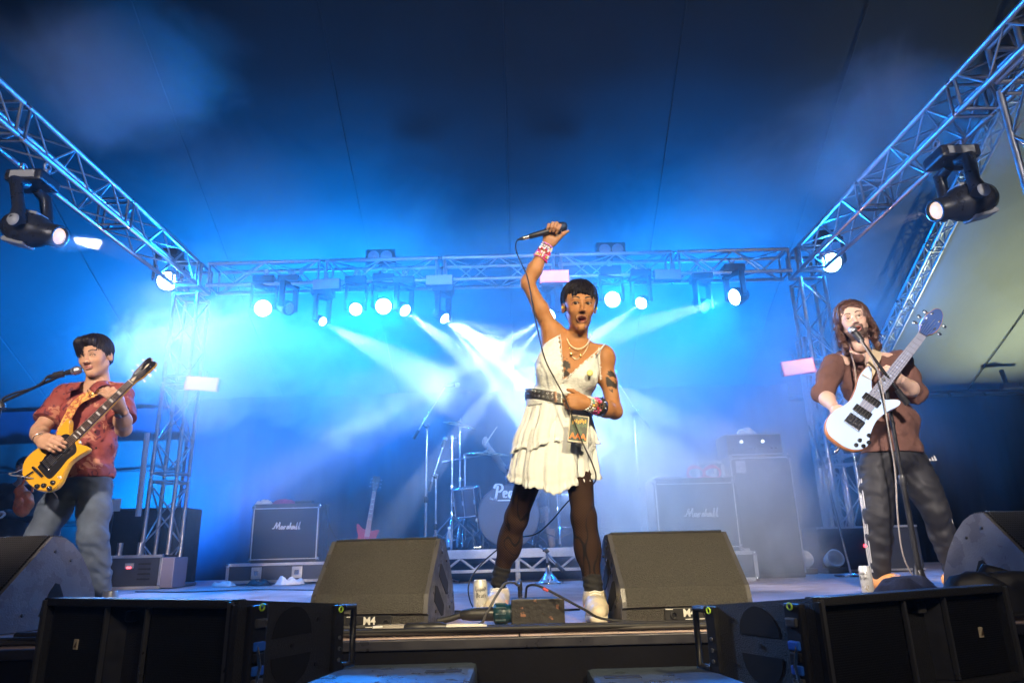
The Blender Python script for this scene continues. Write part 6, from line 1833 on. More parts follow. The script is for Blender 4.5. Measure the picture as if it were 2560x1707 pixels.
bass1 = electric('bass_guitar', 'five string bass with pale blue front and orange wooden edge on the bass player', 'bass guitar', frame(lo + gx * .165 * gs, gx, gy, gz) @ Sc(gs, gs, gs), b_out, .042, paleblue, wood_amber, .70, 0.0, .06, b_head, 5, 24, chrome, mat('blue_inlay', (.5, .6, .8), .3), bass_extras, (.046, .068), mat('pale_board', (.30, .32, .42), .35))
# ---- spare guitar in a stand beside the left cabinet
red = mat('red_lacquer', (.5, .03, .04), .25, coat=.6)
lo, hi = at(908, 1400, 8.0), at(940, 1206, 8.0)
gx, gy, gz = gframe(lo, hi, (.1, -1, .15))
ex = lambda t, z, nut, br, hs: [tuner(hs, nut + .055 + .042 * i, sy * .024, z, sy, chrome) for i in range(3) for sy in (-1, 1)]
electric('electric_guitar', 'red guitar with a pinkish neck standing on the floor beside the left cabinet', 'guitar', frame(lo + gx * .125, gx, gy, gz), sg_out, .038, red, red, .63, 0.0, .05, sg_head, 6, 12, cream, cream, ex, board=mat('maple_pink', (.55, .30, .22), .4))
gst = thing('guitar_stand', 'small black stand under the red guitar', 'guitar stand', (lo.x + .02, 8.05, 0))
for k in range(3):
    a = .5 + 2 * pi * k / 3; mb = MB(); mb.tube([(0, .05, .35), (.22 * cos(a), .05 + .22 * sin(a), .01)], .01, 6); mb.build('leg', blackm, gst)
mb = MB(); mb.tube([(0, .05, .3), (.06, .07, .75)], .01, 6); mb.build('neck_rest', blackm, gst)
for sx in (-1, 1):
    mb = MB(); mb.tube([(0, .05, .2), (sx * .1, 0.0, .18), (sx * .1, -.1, .19)], .009, 6); mb.build('cradle_arm', rubber, gst)
# ================================================================== the two string players, the drummer, a stagehand
def limb(f, a, b, c, r, k=.025):
    """upper and lower segment a-b-c with radii r = (at a, mid upper, at b, mid lower, at c)"""
    f.cone(a, mix(a, b, .5), r[0], r[1], k=k); f.cone(mix(a, b, .5), b, r[1], r[2], k=k)
    f.cone(b, mix(b, c, .4), r[2], r[3], k=k); f.cone(mix(b, c, .4), c, r[3], r[4], k=k)
def folds(f, amp, s, stretch=(1, 1, 1), ph=0.0):
    f.warp(lambda X, Y_, Z: amp * wav(X * stretch[0], Y_ * stretch[1], Z * stretch[2], s, ph) + amp * .5 * wav(Z * stretch[2], X * stretch[0], Y_ * stretch[1], s * 2.1, ph + 1))
def band_on(pts, w, th, nrm):
    """flat strap along pts, width w, facing nrm(i)"""
    P = spline(pts, 6); vs = []; fs = []
    for i, p in enumerate(P):
        t_ = (P[min(i + 1, len(P) - 1)] - P[max(i - 1, 0)]).normalized(); n_ = V(nrm); s_ = t_.cross(n_).normalized(); n_ = s_.cross(t_)
        vs += [p - s_ * w / 2, p + s_ * w / 2, p + s_ * w / 2 + n_ * th, p - s_ * w / 2 + n_ * th]
    for i in range(len(P) - 1):
        for q in range(4): fs.append((i * 4 + q, i * 4 + (q + 1) % 4, (i + 1) * 4 + (q + 1) % 4, (i + 1) * 4 + q))
    return vs, fs

def build_guitarist():
    base = V((at(190, 1400, 3.92).x, 3.92, 0))
    t = thing('person', 'guitarist in a burgundy patterned shirt and grey jeans at the left', 'person', base); inv = t.matrix_basis.inverted()
    skin = np.array((.46, .27, .17))
    pel, wai, che, nec, hd = at(205, 1195, 3.95), at(214, 1115, 3.95), at(228, 1035, 3.94), at(244, 962, 3.92), at(238, 893, 3.86)
    shR, elR, wrR = at(165, 992, 3.92), at(99, 1076, 3.80), at(100, 1098, 3.55)
    shL, elL, wrL = at(298, 990, 3.94), at(309, 1072, 3.86), at(303, 1018, 3.68)
    hipR, knR, anR = at(168, 1215, 3.95), at(98, 1345, 3.80), at(75, 1505, 3.9)
    hipL, knL, anL = at(238, 1215, 3.95), at(232, 1345, 3.84), at(254, 1488, 3.95)
    f = Field(.007)
    f.ell(pel, (.15, .11, .11), k=.05); f.ell(wai, (.145, .10, .12), k=.05); f.ell(che, (.16, .11, .14), k=.05)
    f.cone(mix(che, nec, .7), mix(nec, hd, .4), .056, .054, k=.04)
    f.cone(nec + V((-.03, 0, -.03)), shR, .045, .05, k=.04); f.cone(nec + V((.03, 0, -.03)), shL, .045, .05, k=.04)
    limb(f, shR, elR, wrR, (.054, .050, .040, .042, .027)); limb(f, shL, elL, wrL, (.054, .050, .040, .044, .028))
    limb(f, hipR, knR, anR, (.085, .075, .055, .056, .035)); limb(f, hipL, knL, anL, (.085, .075, .055, .056, .035))
    body = f.build()
    # strumming hand: reaches from the forearm to the strings
    hR = Field(.003); hand(hR, wrR, at(140, 1112, 3.47) - wrR, (.1, 1, -.25), 1, (38, 45, 30), ((.85, .35, .25), (.9, .4, -.1)), 1.05, .06); hR = hR.build()
    # fretting hand: palm behind the neck, fingers over the front
    hL = Field(.003); hand(hL, wrL, at(281, 984, 3.61) - wrL, (-.55, .55, -.1), 1, (48, 62, 40), ((.8, .5, -.3), (.9, .4, -.3)), 1.05, .10); hL = hL.build()
    HM = face_frame(hd, (.06, -1, -.24), radians(8), 1.0)
    hl = head_field(0, squint=True, nw=1.08, jaw=.98).build()
    hc = head_cols(hl[0], skin, (.36, .15, .12), (.02, .014, .012), 0)
    one = lambda p: np.tile(skin, (len(p[0]), 1))
    nmesh('body', [body, hR, hL, xform(hl, HM)], skin_fair, t, inv, [one(body), one(hR), one(hL), hc])
    eyes(t, HM, (0, 1, -.4), inv=inv)
    h = Field(.0032)
    h.ell((0, -.016, .044), (.084, .104, .090), k=.02); h.ell((0, -.06, -.01), (.068, .052, .06), k=.03); h.ell((.01, .045, .096), (.055, .055, .034), k=.03)
    h.ell((-.01, .112, -.030), (.078, .082, .104), k=.012, kind='s'); h.ell((0, .02, -.15), (.12, .16, .105), k=.02, kind='s')
    for k in range(7):      # long fringe falling over one temple
        h.cone((.012 + .005 * k, .068, .108), (.030 + .005 * k, .092 - .005 * k, .046 - .010 * (k % 3)), .012, .004, k=.010)
    h.warp(lambda X, Y_, Z: .0016 * np.sin(X * 330 + 70 * Z) + .002 * np.sin(X * 130 + Y_ * 150))
    nmesh('hair', [xform(h.build(), HM)], hair_m, t, inv)
    mb = MB()
    cap_strands(mb, 420, 8, (0, -.016, .044), (.086, .106, .093), lambda a, r: (.100 if abs(a) < .8 else (-.01 if abs(a) < 1.6 else -.05)) + .03 * r.random(), .0045, .35, M=inv @ HM)
    r = random.Random(3)
    for k in range(46):
        x = r.uniform(.012, .058)
        p = [V((x * .4 - .02, .055, .128)), V((x * .7, .098, .112)), V((x, .112 - abs(x) * .15, .085)), V((x * 1.06, .110 - abs(x) * .4, .050 + r.uniform(-.02, .01))), V((x * 1.08, .104 - abs(x) * .45, r.uniform(.0, .035)))]
        mb.tube([inv @ HM @ q for q in spline(p, 3)], [.0045 * (1 - .7 * i / 12) for i in range(13)], 4, cap=False)
    stuff(mb.build('hair_strands', hair_m, t))
    # shirt
    sm = bpy.data.materials.new('burgundy_floral_cotton'); sm.use_nodes = True
    n = sm.node_tree.nodes; l = sm.node_tree.links; b = n['Principled BSDF']; b.inputs['Roughness'].default_value = .75
    tc = n.new('ShaderNodeTexCoord'); vo = n.new('ShaderNodeTexVoronoi'); vo.inputs['Scale'].default_value = 11; vo.inputs['Randomness'].default_value = 1
    ns = n.new('ShaderNodeTexNoise'); ns.inputs['Scale'].default_value = 9; ns.inputs['Detail'].default_value = 2
    mv = n.new('ShaderNodeMix'); mv.data_type = 'VECTOR'; mv.inputs[0].default_value = .12
    l.new(tc.outputs['Object'], ns.inputs['Vector']); l.new(tc.outputs['Object'], mv.inputs[4]); l.new(ns.outputs['Color'], mv.inputs[5]); l.new(mv.outputs[1], vo.inputs['Vector'])
    n2 = n.new('ShaderNodeTexNoise'); n2.inputs['Scale'].default_value = 26; n2.inputs['Detail'].default_value = 1; n2.inputs['Distortion'].default_value = 1.2; l.new(tc.outputs['Object'], n2.inputs['Vector'])
    r1 = n.new('ShaderNodeMapRange'); r1.inputs[1].default_value = .50; r1.inputs[2].default_value = .55; l.new(n2.outputs['Fac'], r1.inputs[0])
    r2 = n.new('ShaderNodeMapRange'); r2.inputs[1].default_value = .46; r2.inputs[2].default_value = .40; l.new(vo.outputs['Distance'], r2.inputs[0])
    mm = n.new('ShaderNodeMath'); mm.operation = 'MULTIPLY'; l.new(r1.outputs[0], mm.inputs[0]); l.new(r2.outputs[0], mm.inputs[1])
    m1 = n.new('ShaderNodeMix'); m1.data_type = 'RGBA'; m1.inputs[6].default_value = (.23, .045, .035, 1); m1.inputs[7].default_value = (.40, .17, .10, 1); l.new(mm.outputs[0], m1.inputs[0])
    r3 = n.new('ShaderNodeMapRange'); r3.inputs[1].default_value = .36; r3.inputs[2].default_value = .32; l.new(n2.outputs['Fac'], r3.inputs[0])
    m2 = n.new('ShaderNodeMix'); m2.data_type = 'RGBA'; m2.inputs[7].default_value = (.09, .015, .025, 1); l.new(m1.outputs[2], m2.inputs[6]); l.new(r3.outputs[0], m2.inputs[0]); l.new(m2.outputs[2], b.inputs['Base Color'])
    def shirt_core(f, g):
        f.ell(che, (.172 + g, .128 + g, .15), k=.06); f.ell(wai, (.160 + g, .13 + g, .14), k=.06); f.ell(pel + V((0, 0, .02)), (.158 + g, .128 + g, .12), k=.06)
        f.cone(nec + V((-.05, .01, -.045)), shR, .055 + g, .066 + g, k=.05); f.cone(nec + V((.05, .01, -.045)), shL, .055 + g, .066 + g, k=.05)
        return f
    s = shirt_core(Field(.0062), .012)
    folds(s, .006, 2.2, (1, 1, .8), .7); folds(s, .003, 5.0, (1, 1, 1.3), 2.1)
    s.half(at(214, 1194, 3.9), (.06, 0, -1))
    nk = nec + V((-.02, -.10, -.02))
    s.cut(lambda X, Y_, Z: np.sqrt((X - nec.x) ** 2 + (Y_ - nec.y + .03) ** 2) - .070 + 0 * Z - np.maximum(0, Z - nec.z) * 0 + np.maximum(0, (nec.z - .045) - Z) * 1.2)
    s.shell(.012)
    nmesh('shirt', [s.build()], sm, t, inv)
    for sh, el in ((shR, elR), (shL, elL)):
        q = Field(.0055); e = mix(sh, el, .74)
        q.cone(mix(sh, el, -.05), mix(sh, el, .4), .072, .072, k=.02); q.cone(mix(sh, el, .4), mix(sh, el, .85), .072, .078, k=.02)
        folds(q, .0035, 3.0, ph=1.4); q.half(e, el - sh); q.shell(.011)
        nmesh('sleeve', [q.build()], sm, t, inv)
    for sg in (-1, 1):      # open collar: a folded flap each side
        c0, c1, c2, c3 = nec + V((sg * .062, -.01, .018)), nec + V((sg * .030, -.118, -.052)), nec + V((sg * .082, -.145, -.085)), nec + V((sg * .112, -.065, -.018))
        vs = []; fs = []
        for i in range(7):
            for j in range(5):
                u, v = i / 6, j / 4
                p = mix(mix(c0, c1, u), mix(c3, c2, u), v) + V((0, -.020 * sin(pi * u) - .010 * sin(pi * v), .012 * sin(pi * u)))
                vs.append(p)
        for i in range(6):
            for j in range(4): fs.append((i * 5 + j, i * 5 + j + 1, i * 5 + j + 6, i * 5 + j + 5))
        mb = MB(); mb.add(vs, fs, True, inv); co = mb.build('collar', sm, t); md = co.modifiers.new('cloth_thickness', 'SOLIDIFY'); md.thickness = .006; md.offset = 0
    for k in range(3):
        mb = MB(); mb.lathe([(.006, 0), (.006, .003), (.0, .0035)], 10, inv @ T(*at(236 + 2 * k, 1040 + 40 * k, 3.775)) @ R(pi / 2, 'X')); mb.build('button', pgm, t)
    # jeans
    jm = mat('grey_blue_denim', (.06, .085, .125), .8, var=.35, vscale=9, bump=.3, bscale=300, bdist=.002)
    j = Field(.0065)
    j.ell(pel, (.148, .12, .11), k=.05)
    for hp, kn, an in ((hipR, knR, anR), (hipL, knL, anL)):
        j.cone(hp, mix(hp, kn, .5), .088, .082, k=.04); j.cone(mix(hp, kn, .5), kn, .082, .070, k=.03); j.cone(kn, mix(kn, an, .35), .070, .066, k=.03); j.cone(mix(kn, an, .35), an, .068, .048, k=.03)
    j.warp(lambda X, Y_, Z: 0.003 * wav(X * .6, Y_ * .6, Z * 1.6, 2.0, .3) + .0022 * wav(X, Y_, Z * 1.4, 6.5, .9) + .003 * np.sin(Z * 95 + X * 25 + 8 * np.sin(X * 20)) * np.exp(-((Z - .28) / .16) ** 2))
    j.half((0, 0, .085), (0, 0, -1))
    nmesh('jeans', [j.build()], jm, t, inv)
    shm = mat('dark_shoe', (.03, .03, .032), .5)
    for an, dx in ((anR, -.03), (anL, .04)):
        f = Field(.005); a = V((an.x, an.y, .05)); f.cone(a + V((0, .05, 0)), a + V((dx, -.10, -.005)), .045, .046, k=.02); f.cone(a + V((dx, -.10, -.005)), a + V((dx * 1.3, -.17, -.012)), .046, .035, k=.02); f.cone(a, a + V((0, 0, .06)), .045, .046, k=.02); f.half((0, 0, .002), (0, 0, -1))
        nmesh('shoe', [f.build()], shm, t, inv)
    ax = (elL - wrL).normalized(); p = wrL + ax * .035
    mb = MB(); mb.lathe([(.033, -.010), (.036, -.010), (.036, .010), (.033, .010)], 22, inv @ along(p, p + ax), cap=False); w = mb.build('watch', blackp, t)
    wn_ = V((.25, -1, 0)); wn_ = (wn_ - ax * wn_.dot(ax)).normalized()
    mb = MB(); mb.lathe([(.020, 0), (.020, .008), (.017, .010), (.0, .010)], 18, inv @ along(p + wn_ * .033, p + wn_ * .05)); mb.build('watch_face', mat('watch_glass', (.10, .12, .16), .1, coat=.8), w)
    mb = MB(); mb.torus(.030, .003, 20, 6, inv @ along(wrR, elR)); mb.build('bracelet', chrome, t)
    mb = MB(); mb.add(*band_on([at(150, 1085, 3.72), at(190, 1010, 3.755), at(232, 985, 3.79), at(262, 972, 3.86), at(275, 962, 3.96)], .05, .004, (0, -1, .2)), False, inv); mb.build('guitar_strap', mat('strap_woven', (.30, .08, .03), .8, col2=(.7, .35, .08), vscale=60), t)
    mb = MB(); mb.tube([inv @ q for q in spline([at(219, 975, 3.79), at(226, 990, 3.775), at(236, 978, 3.79)], 5)], .003, 6); mb.build('necklace', MATS['gold'], t)
    return t
build_guitarist()
tag(MB().tube(spline([at(84, 1196, 3.545), at(55, 1190, 3.52), at(30, 1188, 3.52), at(24, 1183, 3.53), at(40, 1180, 3.56), at(66, 1172, 3.62), at(110, 1200, 3.72), at(150, 1260, 3.86), at(150, 1330, 4.05), V((at(140, 1400, 4.2).x, 4.2, .01))], 6), .0035, 6).build('guitar_lead', mat('steel_lead', (.25, .25, .27), .35, .5)), 'looped lead plugged into the yellow guitar', 'cable')

def build_bassist():
    base = V((at(2230, 1400, 4.3).x, 4.3, 0))
    t = thing('person', 'bass player in a brown hoodie and black track pants at the right', 'person', base); inv = t.matrix_basis.inverted()
    skin = np.array((.56, .37, .28))
    pel, wai, che, nec, hd = at(2235, 1140, 4.36), at(2218, 1060, 4.36), at(2180, 965, 4.35), at(2150, 884, 4.33), at(2133, 803, 4.22)
    shR, elR, wrR = at(2082, 915, 4.32), at(2058, 985, 4.30), at(2086, 1020, 4.10)
    shL, elL, wrL = at(2250, 905, 4.34), at(2290, 985, 4.24), at(2250, 948, 4.08)
    hipR, knR, anR = at(2192, 1165, 4.36), at(2196, 1290, 4.30), at(2203, 1438, 4.38)
    hipL, knL, anL = at(2280, 1165, 4.38), at(2338, 1275, 4.34), at(2382, 1425, 4.45)
    f = Field(.0075)
    f.ell(pel, (.16, .12, .11), k=.05); f.ell(wai, (.16, .12, .13), k=.05); f.ell(che, (.17, .12, .15), k=.05)
    f.cone(mix(che, nec, .7), mix(nec, hd, .4), .062, .058, k=.04)
    f.cone(nec + V((-.03, 0, -.03)), shR, .05, .055, k=.04); f.cone(nec + V((.03, 0, -.03)), shL, .05, .055, k=.04)
    limb(f, shR, elR, wrR, (.056, .052, .044, .044, .030)); limb(f, shL, elL, wrL, (.056, .052, .044, .048, .032))
    limb(f, hipR, knR, anR, (.085, .075, .055, .056, .036)); limb(f, hipL, knL, anL, (.085, .075, .055, .056, .036))
    body = f.build()
    hR = Field(.003); hand(hR, wrR, at(2106, 1048, 3.99) - wrR, (.6, .5, -.3), 1, (48, 62, 40), ((.8, .5, .1), (.9, .4, 0)), 1.1, .05); hR = hR.build()
    hL = Field(.003); hand(hL, wrL, at(2226, 926, 4.02) - wrL, (-.5, .7, .15), 1, (52, 66, 42), ((.8, .5, -.3), (.9, .4, -.3)), 1.1, .08); hL = hL.build()
    HM = face_frame(hd, (-.42, -1, -.04), radians(8), 1.04)
    hl = head_field(.5, squint=False, nw=1.05, jaw=1.0, eye=.72).build()
    def beard(x, y, z):
        ax_ = np.abs(x)
        g = ((ax_ < .034) & (z < -.046) & (y > .045) & (z > -.118)) & ~(((x / .021) ** 2 + ((z + .070) / .016) ** 2) < 1)
        j = (z < -.072 + .25 * (ax_ - .03)) & (y > -.01) & (z > -.125) & (ax_ > .02)
        return np.where(g, .92, np.where(j, .75, 0)).astype(np.float32)
    dark = (.035, .020, .014)
    hc = head_cols(hl[0], skin, (.42, .18, .14), dark, .5, beard=beard)
    one = lambda p: np.tile(skin, (len(p[0]), 1))
    nmesh('body', [body, hR, hL, xform(hl, HM)], skin_fair, t, inv, [one(body), one(hR), one(hL), hc])
    eyes(t, HM, (0, 1, -.2), inv=inv)
    curl = mat('dark_curly_hair', (.075, .034, .022), .45)
    h = Field(.004)
    h.ell((0, -.018, .044), (.092, .108, .092), k=.02); h.ell((0, -.075, -.06), (.085, .05, .11), k=.04)
    for s_ in (-1, 1):
        for k in range(6): h.ell((s_ * (.082 + .008 * (k % 2)), -.02 - .012 * (k % 3), .03 - .042 * k), (.024, .030, .028), k=.015)
    h.ell((0, .115, -.022), (.078, .086, .116), k=.012, kind='s'); h.cone((0, -.0, -.10), (0, -.02, -.3), .075, .07, k=.02, kind='s')
    h.warp(lambda X, Y_, Z: .006 * wav(X, Y_, Z, 9) + .004 * wav(Y_, Z, X, 17, 2))
    nmesh('hair', [xform(h.build(), HM)], curl, t, inv)
    mb = MB()
    cap_strands(mb, 320, 18, (0, -.02, .040), (.096, .114, .098), lambda a, r: (.105 if abs(a) < .75 else -.06) + .025 * r.random(), .0036, .3, curl=.012, segs=10, M=inv @ HM)
    r = random.Random(11)
    for k in range(210):
        a = r.choice((-1, 1)) * r.uniform(1.15, 2.9); x0, y0 = .092 * sin(a), -.02 + .105 * cos(a); L_ = r.uniform(.09, .17); ph = r.uniform(0, 6.3); w = r.uniform(.008, .014)
        pts = [V((x0 * (1 + .25 * q) + w * sin(9 * q + ph), y0 * (1 + .1 * q) + w * cos(9 * q + ph), .02 - L_ * q)) for q in [i / 10 for i in range(11)]]
        mb.tube([inv @ HM @ p for p in pts], [.0048 * (1 - .7 * i / 10) for i in range(11)], 4, cap=False)
    stuff(mb.build('hair_strands', curl, t))
    mb = MB()
    for s_ in (-1, 1):
        mb.torus(.020, .0007, 20, 5, inv @ HM @ T(s_ * .031, .094, .002) @ R(pi / 2, 'X') @ Sc(1.1, .9, 1)); mb.tube([inv @ HM @ V((s_ * .052, .092, .004)), inv @ HM @ V((s_ * .078, .0, .01))], .0012, 5)
    mb.tube([inv @ HM @ V((-.010, .096, .004)), inv @ HM @ V((.010, .096, .004))], .0012, 5); mb.build('glasses', chrome, t)
    # hoodie
    hm_ = mat('brown_fleece', (.115, .052, .038), .9, var=.18, vscale=12, bump=.3, bscale=220, bdist=.003)
    s = Field(.0068)
    s.ell(che, (.195, .15, .16), k=.07); s.ell(wai, (.195, .155, .15), k=.07); s.ell(pel + V((-.01, 0, .03)), (.185, .15, .12), k=.07)
    s.cone(nec + V((-.05, .01, -.055)), shR, .055, .066, k=.05); s.cone(nec + V((.05, .01, -.055)), shL, .055, .066, k=.05)
    folds(s, .008, 1.8, (1, 1, .9), .4); folds(s, .004, 4.6, (1, 1, 1.2), 1.9)
    s.half(at(2230, 1128, 4.25), (-.05, 0, -1))
    s.cut(lambda X, Y_, Z: np.sqrt((X - nec.x) ** 2 + (Y_ - nec.y + .03) ** 2) - .072 + np.maximum(0, (nec.z - .03) - Z) * 1.5)
    s.shell(.013)
    nmesh('hoodie', [s.build()], hm_, t, inv)
    for sh, el, wr in ((shR, elR, wrR), (shL, elL, wrL)):
        q = Field(.006); q.cone(mix(sh, el, -.05), mix(sh, el, .5), .072, .070, k=.02); q.cone(mix(sh, el, .5), el, .070, .062, k=.03); q.cone(el, mix(el, wr, .35), .060, .048, k=.03)
        folds(q, .007, 3.2, ph=2.0); q.half(mix(el, wr, .30), wr - el); q.shell(.012)
        nmesh('sleeve', [q.build()], hm_, t, inv)
    q = Field(.006)
    q.ell(nec + V((0, .09, -.02)), (.14, .07, .075), k=.03); q.cone(nec + V((-.10, .05, -.01)), nec + V((-.055, -.09, -.055)), .042, .028, k=.04); q.cone(nec + V((.10, .05, -.01)), nec + V((.06, -.09, -.055)), .042, .028, k=.04)
    q.ell(nec + V((0, -.02, .06)), (.075, .085, .10), k=.03, kind='s'); folds(q, .004, 3)
    nmesh('hood', [q.build()], hm_, t, inv)
    for (x0, x1) in ((2128, 2137), (2163, 2165)):
        mb = MB(); mb.tube([inv @ p for p in spline([at(x0, 882, 4.20), at(x1, 920, 4.15), at(x1 + 4, 958, 4.14)], 5)], .005, 6); mb.build('drawstring', mat('drawstring', (.28, .2, .15), .8), t)
    # track pants
    pm_ = mat('black_track_fabric', (.014, .014, .018), .68, var=.25, vscale=10)
    j = Field(.007); j.ell(pel, (.17, .13, .12), k=.05)
    for hp, kn, an in ((hipR, knR, anR), (hipL, knL, anL)):
        j.cone(hp, mix(hp, kn, .5), .108, .096, k=.04); j.cone(mix(hp, kn, .5), kn, .096, .078, k=.03); j.cone(kn, mix(kn, an, .4), .078, .070, k=.03); j.cone(mix(kn, an, .4), an, .070, .050, k=.03)
    j.warp(lambda X, Y_, Z: .004 * wav(X * .7, Y_ * .7, Z * 1.6, 2.0, 1.3) + .0028 * wav(X, Y_, Z * 1.3, 6.0, .6) + .002 * np.sin(Z * 80 + X * 30 + 6 * np.sin(X * 18)))
    j.half((0, 0, .06), (0, 0, -1)); nmesh('track_pants', [j.build()], pm_, t, inv)
    st = mat('white_stripe', (.5, .5, .5), .6)
    for sg, hp, kn, an in ((-1, hipR, knR, anR), (1, hipL, knL, anL)):
        for q_ in range(3):
            pts = [mix(hp, kn, .25) + V((sg * .104, -.012 + .022 * q_, 0)), mix(hp, kn, .6) + V((sg * .094, -.012 + .022 * q_, 0)), kn + V((sg * .078, -.012 + .02 * q_, 0)), mix(kn, an, .5) + V((sg * .068, -.01 + .02 * q_, 0)), an + V((sg * .05, -.01 + .016 * q_, .02))]
            mb = MB(); mb.add(*band_on(pts, .007, .003, (sg, -.2, 0)), False, inv); mb.build('side_stripe', st, t)
    lc = at(2333, 1146, 4.235)
    mb = MB()
    for k in range(3):
        mb.add([(lc + V((-.026 + .017 * k, 0, -.012))), (lc + V((-.012 + .017 * k, 0, -.012))), (lc + V((-.018 + .015 * k, 0, -.002 + .010 * k))), (lc + V((-.028 + .015 * k + .004, 0, .002 + .010 * k)))], [(0, 1, 2, 3)], False, inv)
    mb.build('thigh_emblem', st, t)
    cro = mat('orange_clog', (.75, .33, .10), .55)
    for an, dx in ((anR, .02), (anL, .06)):
        f = Field(.005); a = V((an.x, an.y, .05)); f.cone(a + V((0, .05, 0)), a + V((dx, -.10, 0)), .047, .052, k=.02); f.cone(a + V((dx, -.10, 0)), a + V((dx * 1.4, -.165, -.004)), .054, .044, k=.02); f.half((0, 0, .002), (0, 0, -1))
        f.ell(a + V((0, .02, .07)), (.038, .06, .05), k=.01, kind='s')
        o = nmesh('clog', [f.build()], cro, t, inv)
        for k in range(5):
            p = a + V((dx * 1.1 - .03 + .015 * k, -.13, .046 - .002 * (k - 2) ** 2)); mb = MB(); mb.lathe([(.004, 0), (.004, .004)], 8, inv @ T(*p)); mb.build('clog_hole', rubber, o)
    mb = MB(); mb.add(*band_on([at(2166, 945, 4.0), at(2184, 905, 4.10), at(2192, 880, 4.22), at(2188, 868, 4.36)], .06, .004, (0, -1, .2)), False, inv); mb.build('bass_strap', mat('tan_strap', (.62, .50, .32), .7, var=.2), t)
    return t
build_bassist()

def build_drummer():
    Y = 8.0
    base = V((at(1330, 1300, Y).x, Y, RZ))
    t = thing('person', 'drummer hidden behind the singer with one hand raising a stick', 'person', base); inv = t.matrix_basis.inverted()
    skin = np.array((.5, .32, .24)); sk = skin_fair
    c = base
    hd, nec, che, pel = c + V((0, .05, 1.02)), c + V((0, .06, .86)), c + V((0, .06, .66)), c + V((0, .08, .36))
    shR, elR, wrR = c + V((-.18, .05, .80)), at(1255, 1165, 7.85), at(1222, 1118, 7.68)
    shL, elL, wrL = c + V((.18, .05, .80)), c + V((.27, -.1, .56)), c + V((.12, -.32, .62))
    f = Field(.009); f.cone(mix(che, nec, .7), mix(nec, hd, .4), .058, .052, k=.04); f.ell(che, (.15, .1, .14), k=.05); f.ell(pel, (.15, .12, .12), k=.05); f.cone(nec, shR, .045, .05); f.cone(nec, shL, .045, .05); f.cone(che, pel, .13, .13, k=.05)
    limb(f, shR, elR, wrR, (.05, .046, .038, .04, .026)); limb(f, shL, elL, wrL, (.05, .046, .038, .04, .026))
    for s_ in (-1, 1): limb(f, pel + V((s_ * .09, 0, 0)), pel + V((s_ * .18, -.4, .02)), pel + V((s_ * .2, -.42, -.33)), (.08, .07, .055, .05, .035))
    body = f.build()
    hR = Field(.004); hand(hR, wrR, at(1206, 1104, 7.62) - wrR, (.2, -.6, .5), 1, (60, 75, 45), ((.8, .4, .3), (.8, .4, .2)), 1.05); hR = hR.build()
    hL = Field(.004); hand(hL, wrL, V((-.5, -.7, .1)), (0, 0, -1), 1, (60, 75, 45), ((.8, .4, .3), (.8, .4, .2)), 1.05); hL = hL.build()
    HM = face_frame(hd, (-.1, -1, -.1)); hl = head_field(0, vox=.004).build()
    one = lambda p: np.tile(skin, (len(p[0]), 1))
    nmesh('body', [body, hR, hL, xform(hl, HM)], sk, t, inv, [one(body), one(hR), one(hL), head_cols(hl[0], skin, (.4, .2, .16), (.03, .02, .015))])
    h = Field(.005); h.ell((0, -.018, .044), (.088, .106, .092), k=.02); h.ell((0, .115, -.03), (.075, .08, .10), k=.012, kind='s'); nmesh('hair', [xform(h.build(), HM)], hair_m, t, inv)
    s = Field(.009); s.ell(che, (.175, .125, .16), k=.05); s.ell(mix(che, pel, .6), (.17, .13, .16), k=.05); s.cone(nec + V((-.04, 0, -.05)), mix(shR, elR, .5), .06, .07, k=.04); s.cone(nec + V((.04, 0, -.05)), mix(shL, elL, .5), .06, .07, k=.04); folds(s, .004, 2)
    nmesh('t_shirt', [s.build()], mat('black_cotton', (.02, .02, .022), .85), t, inv)
    st = thing('drumstick', 'pale drumstick held up by the drummer', 'drumstick', at(1212, 1112, 7.6)); o = st.location.copy()
    mb = MB(); mb.tube([V((0, 0, 0)), at(1236, 1076, 7.52) - o, at(1241, 1069, 7.5) - o], [.009, .007, .005], 8); mb.build('shaft', mat('hickory', (.75, .58, .38), .5), st)
    mb = MB(); mb.ball(at(1242, 1068, 7.5) - o, .008, 8, 6); mb.build('tip', MATS['hickory'], st)
    tg_ = thing('drum_stool', 'round stool the drummer sits on', 'stool', (c.x, c.y + .08, RZ))
    mb = MB(); mb.lathe([(.14, .20), (.165, .215), (.165, .255), (.14, .27), (.0, .272)], 24); mb.build('seat', blackp, tg_)
    stand_legs(tg_, (0, 0, 0), .18, .2)
build_drummer()

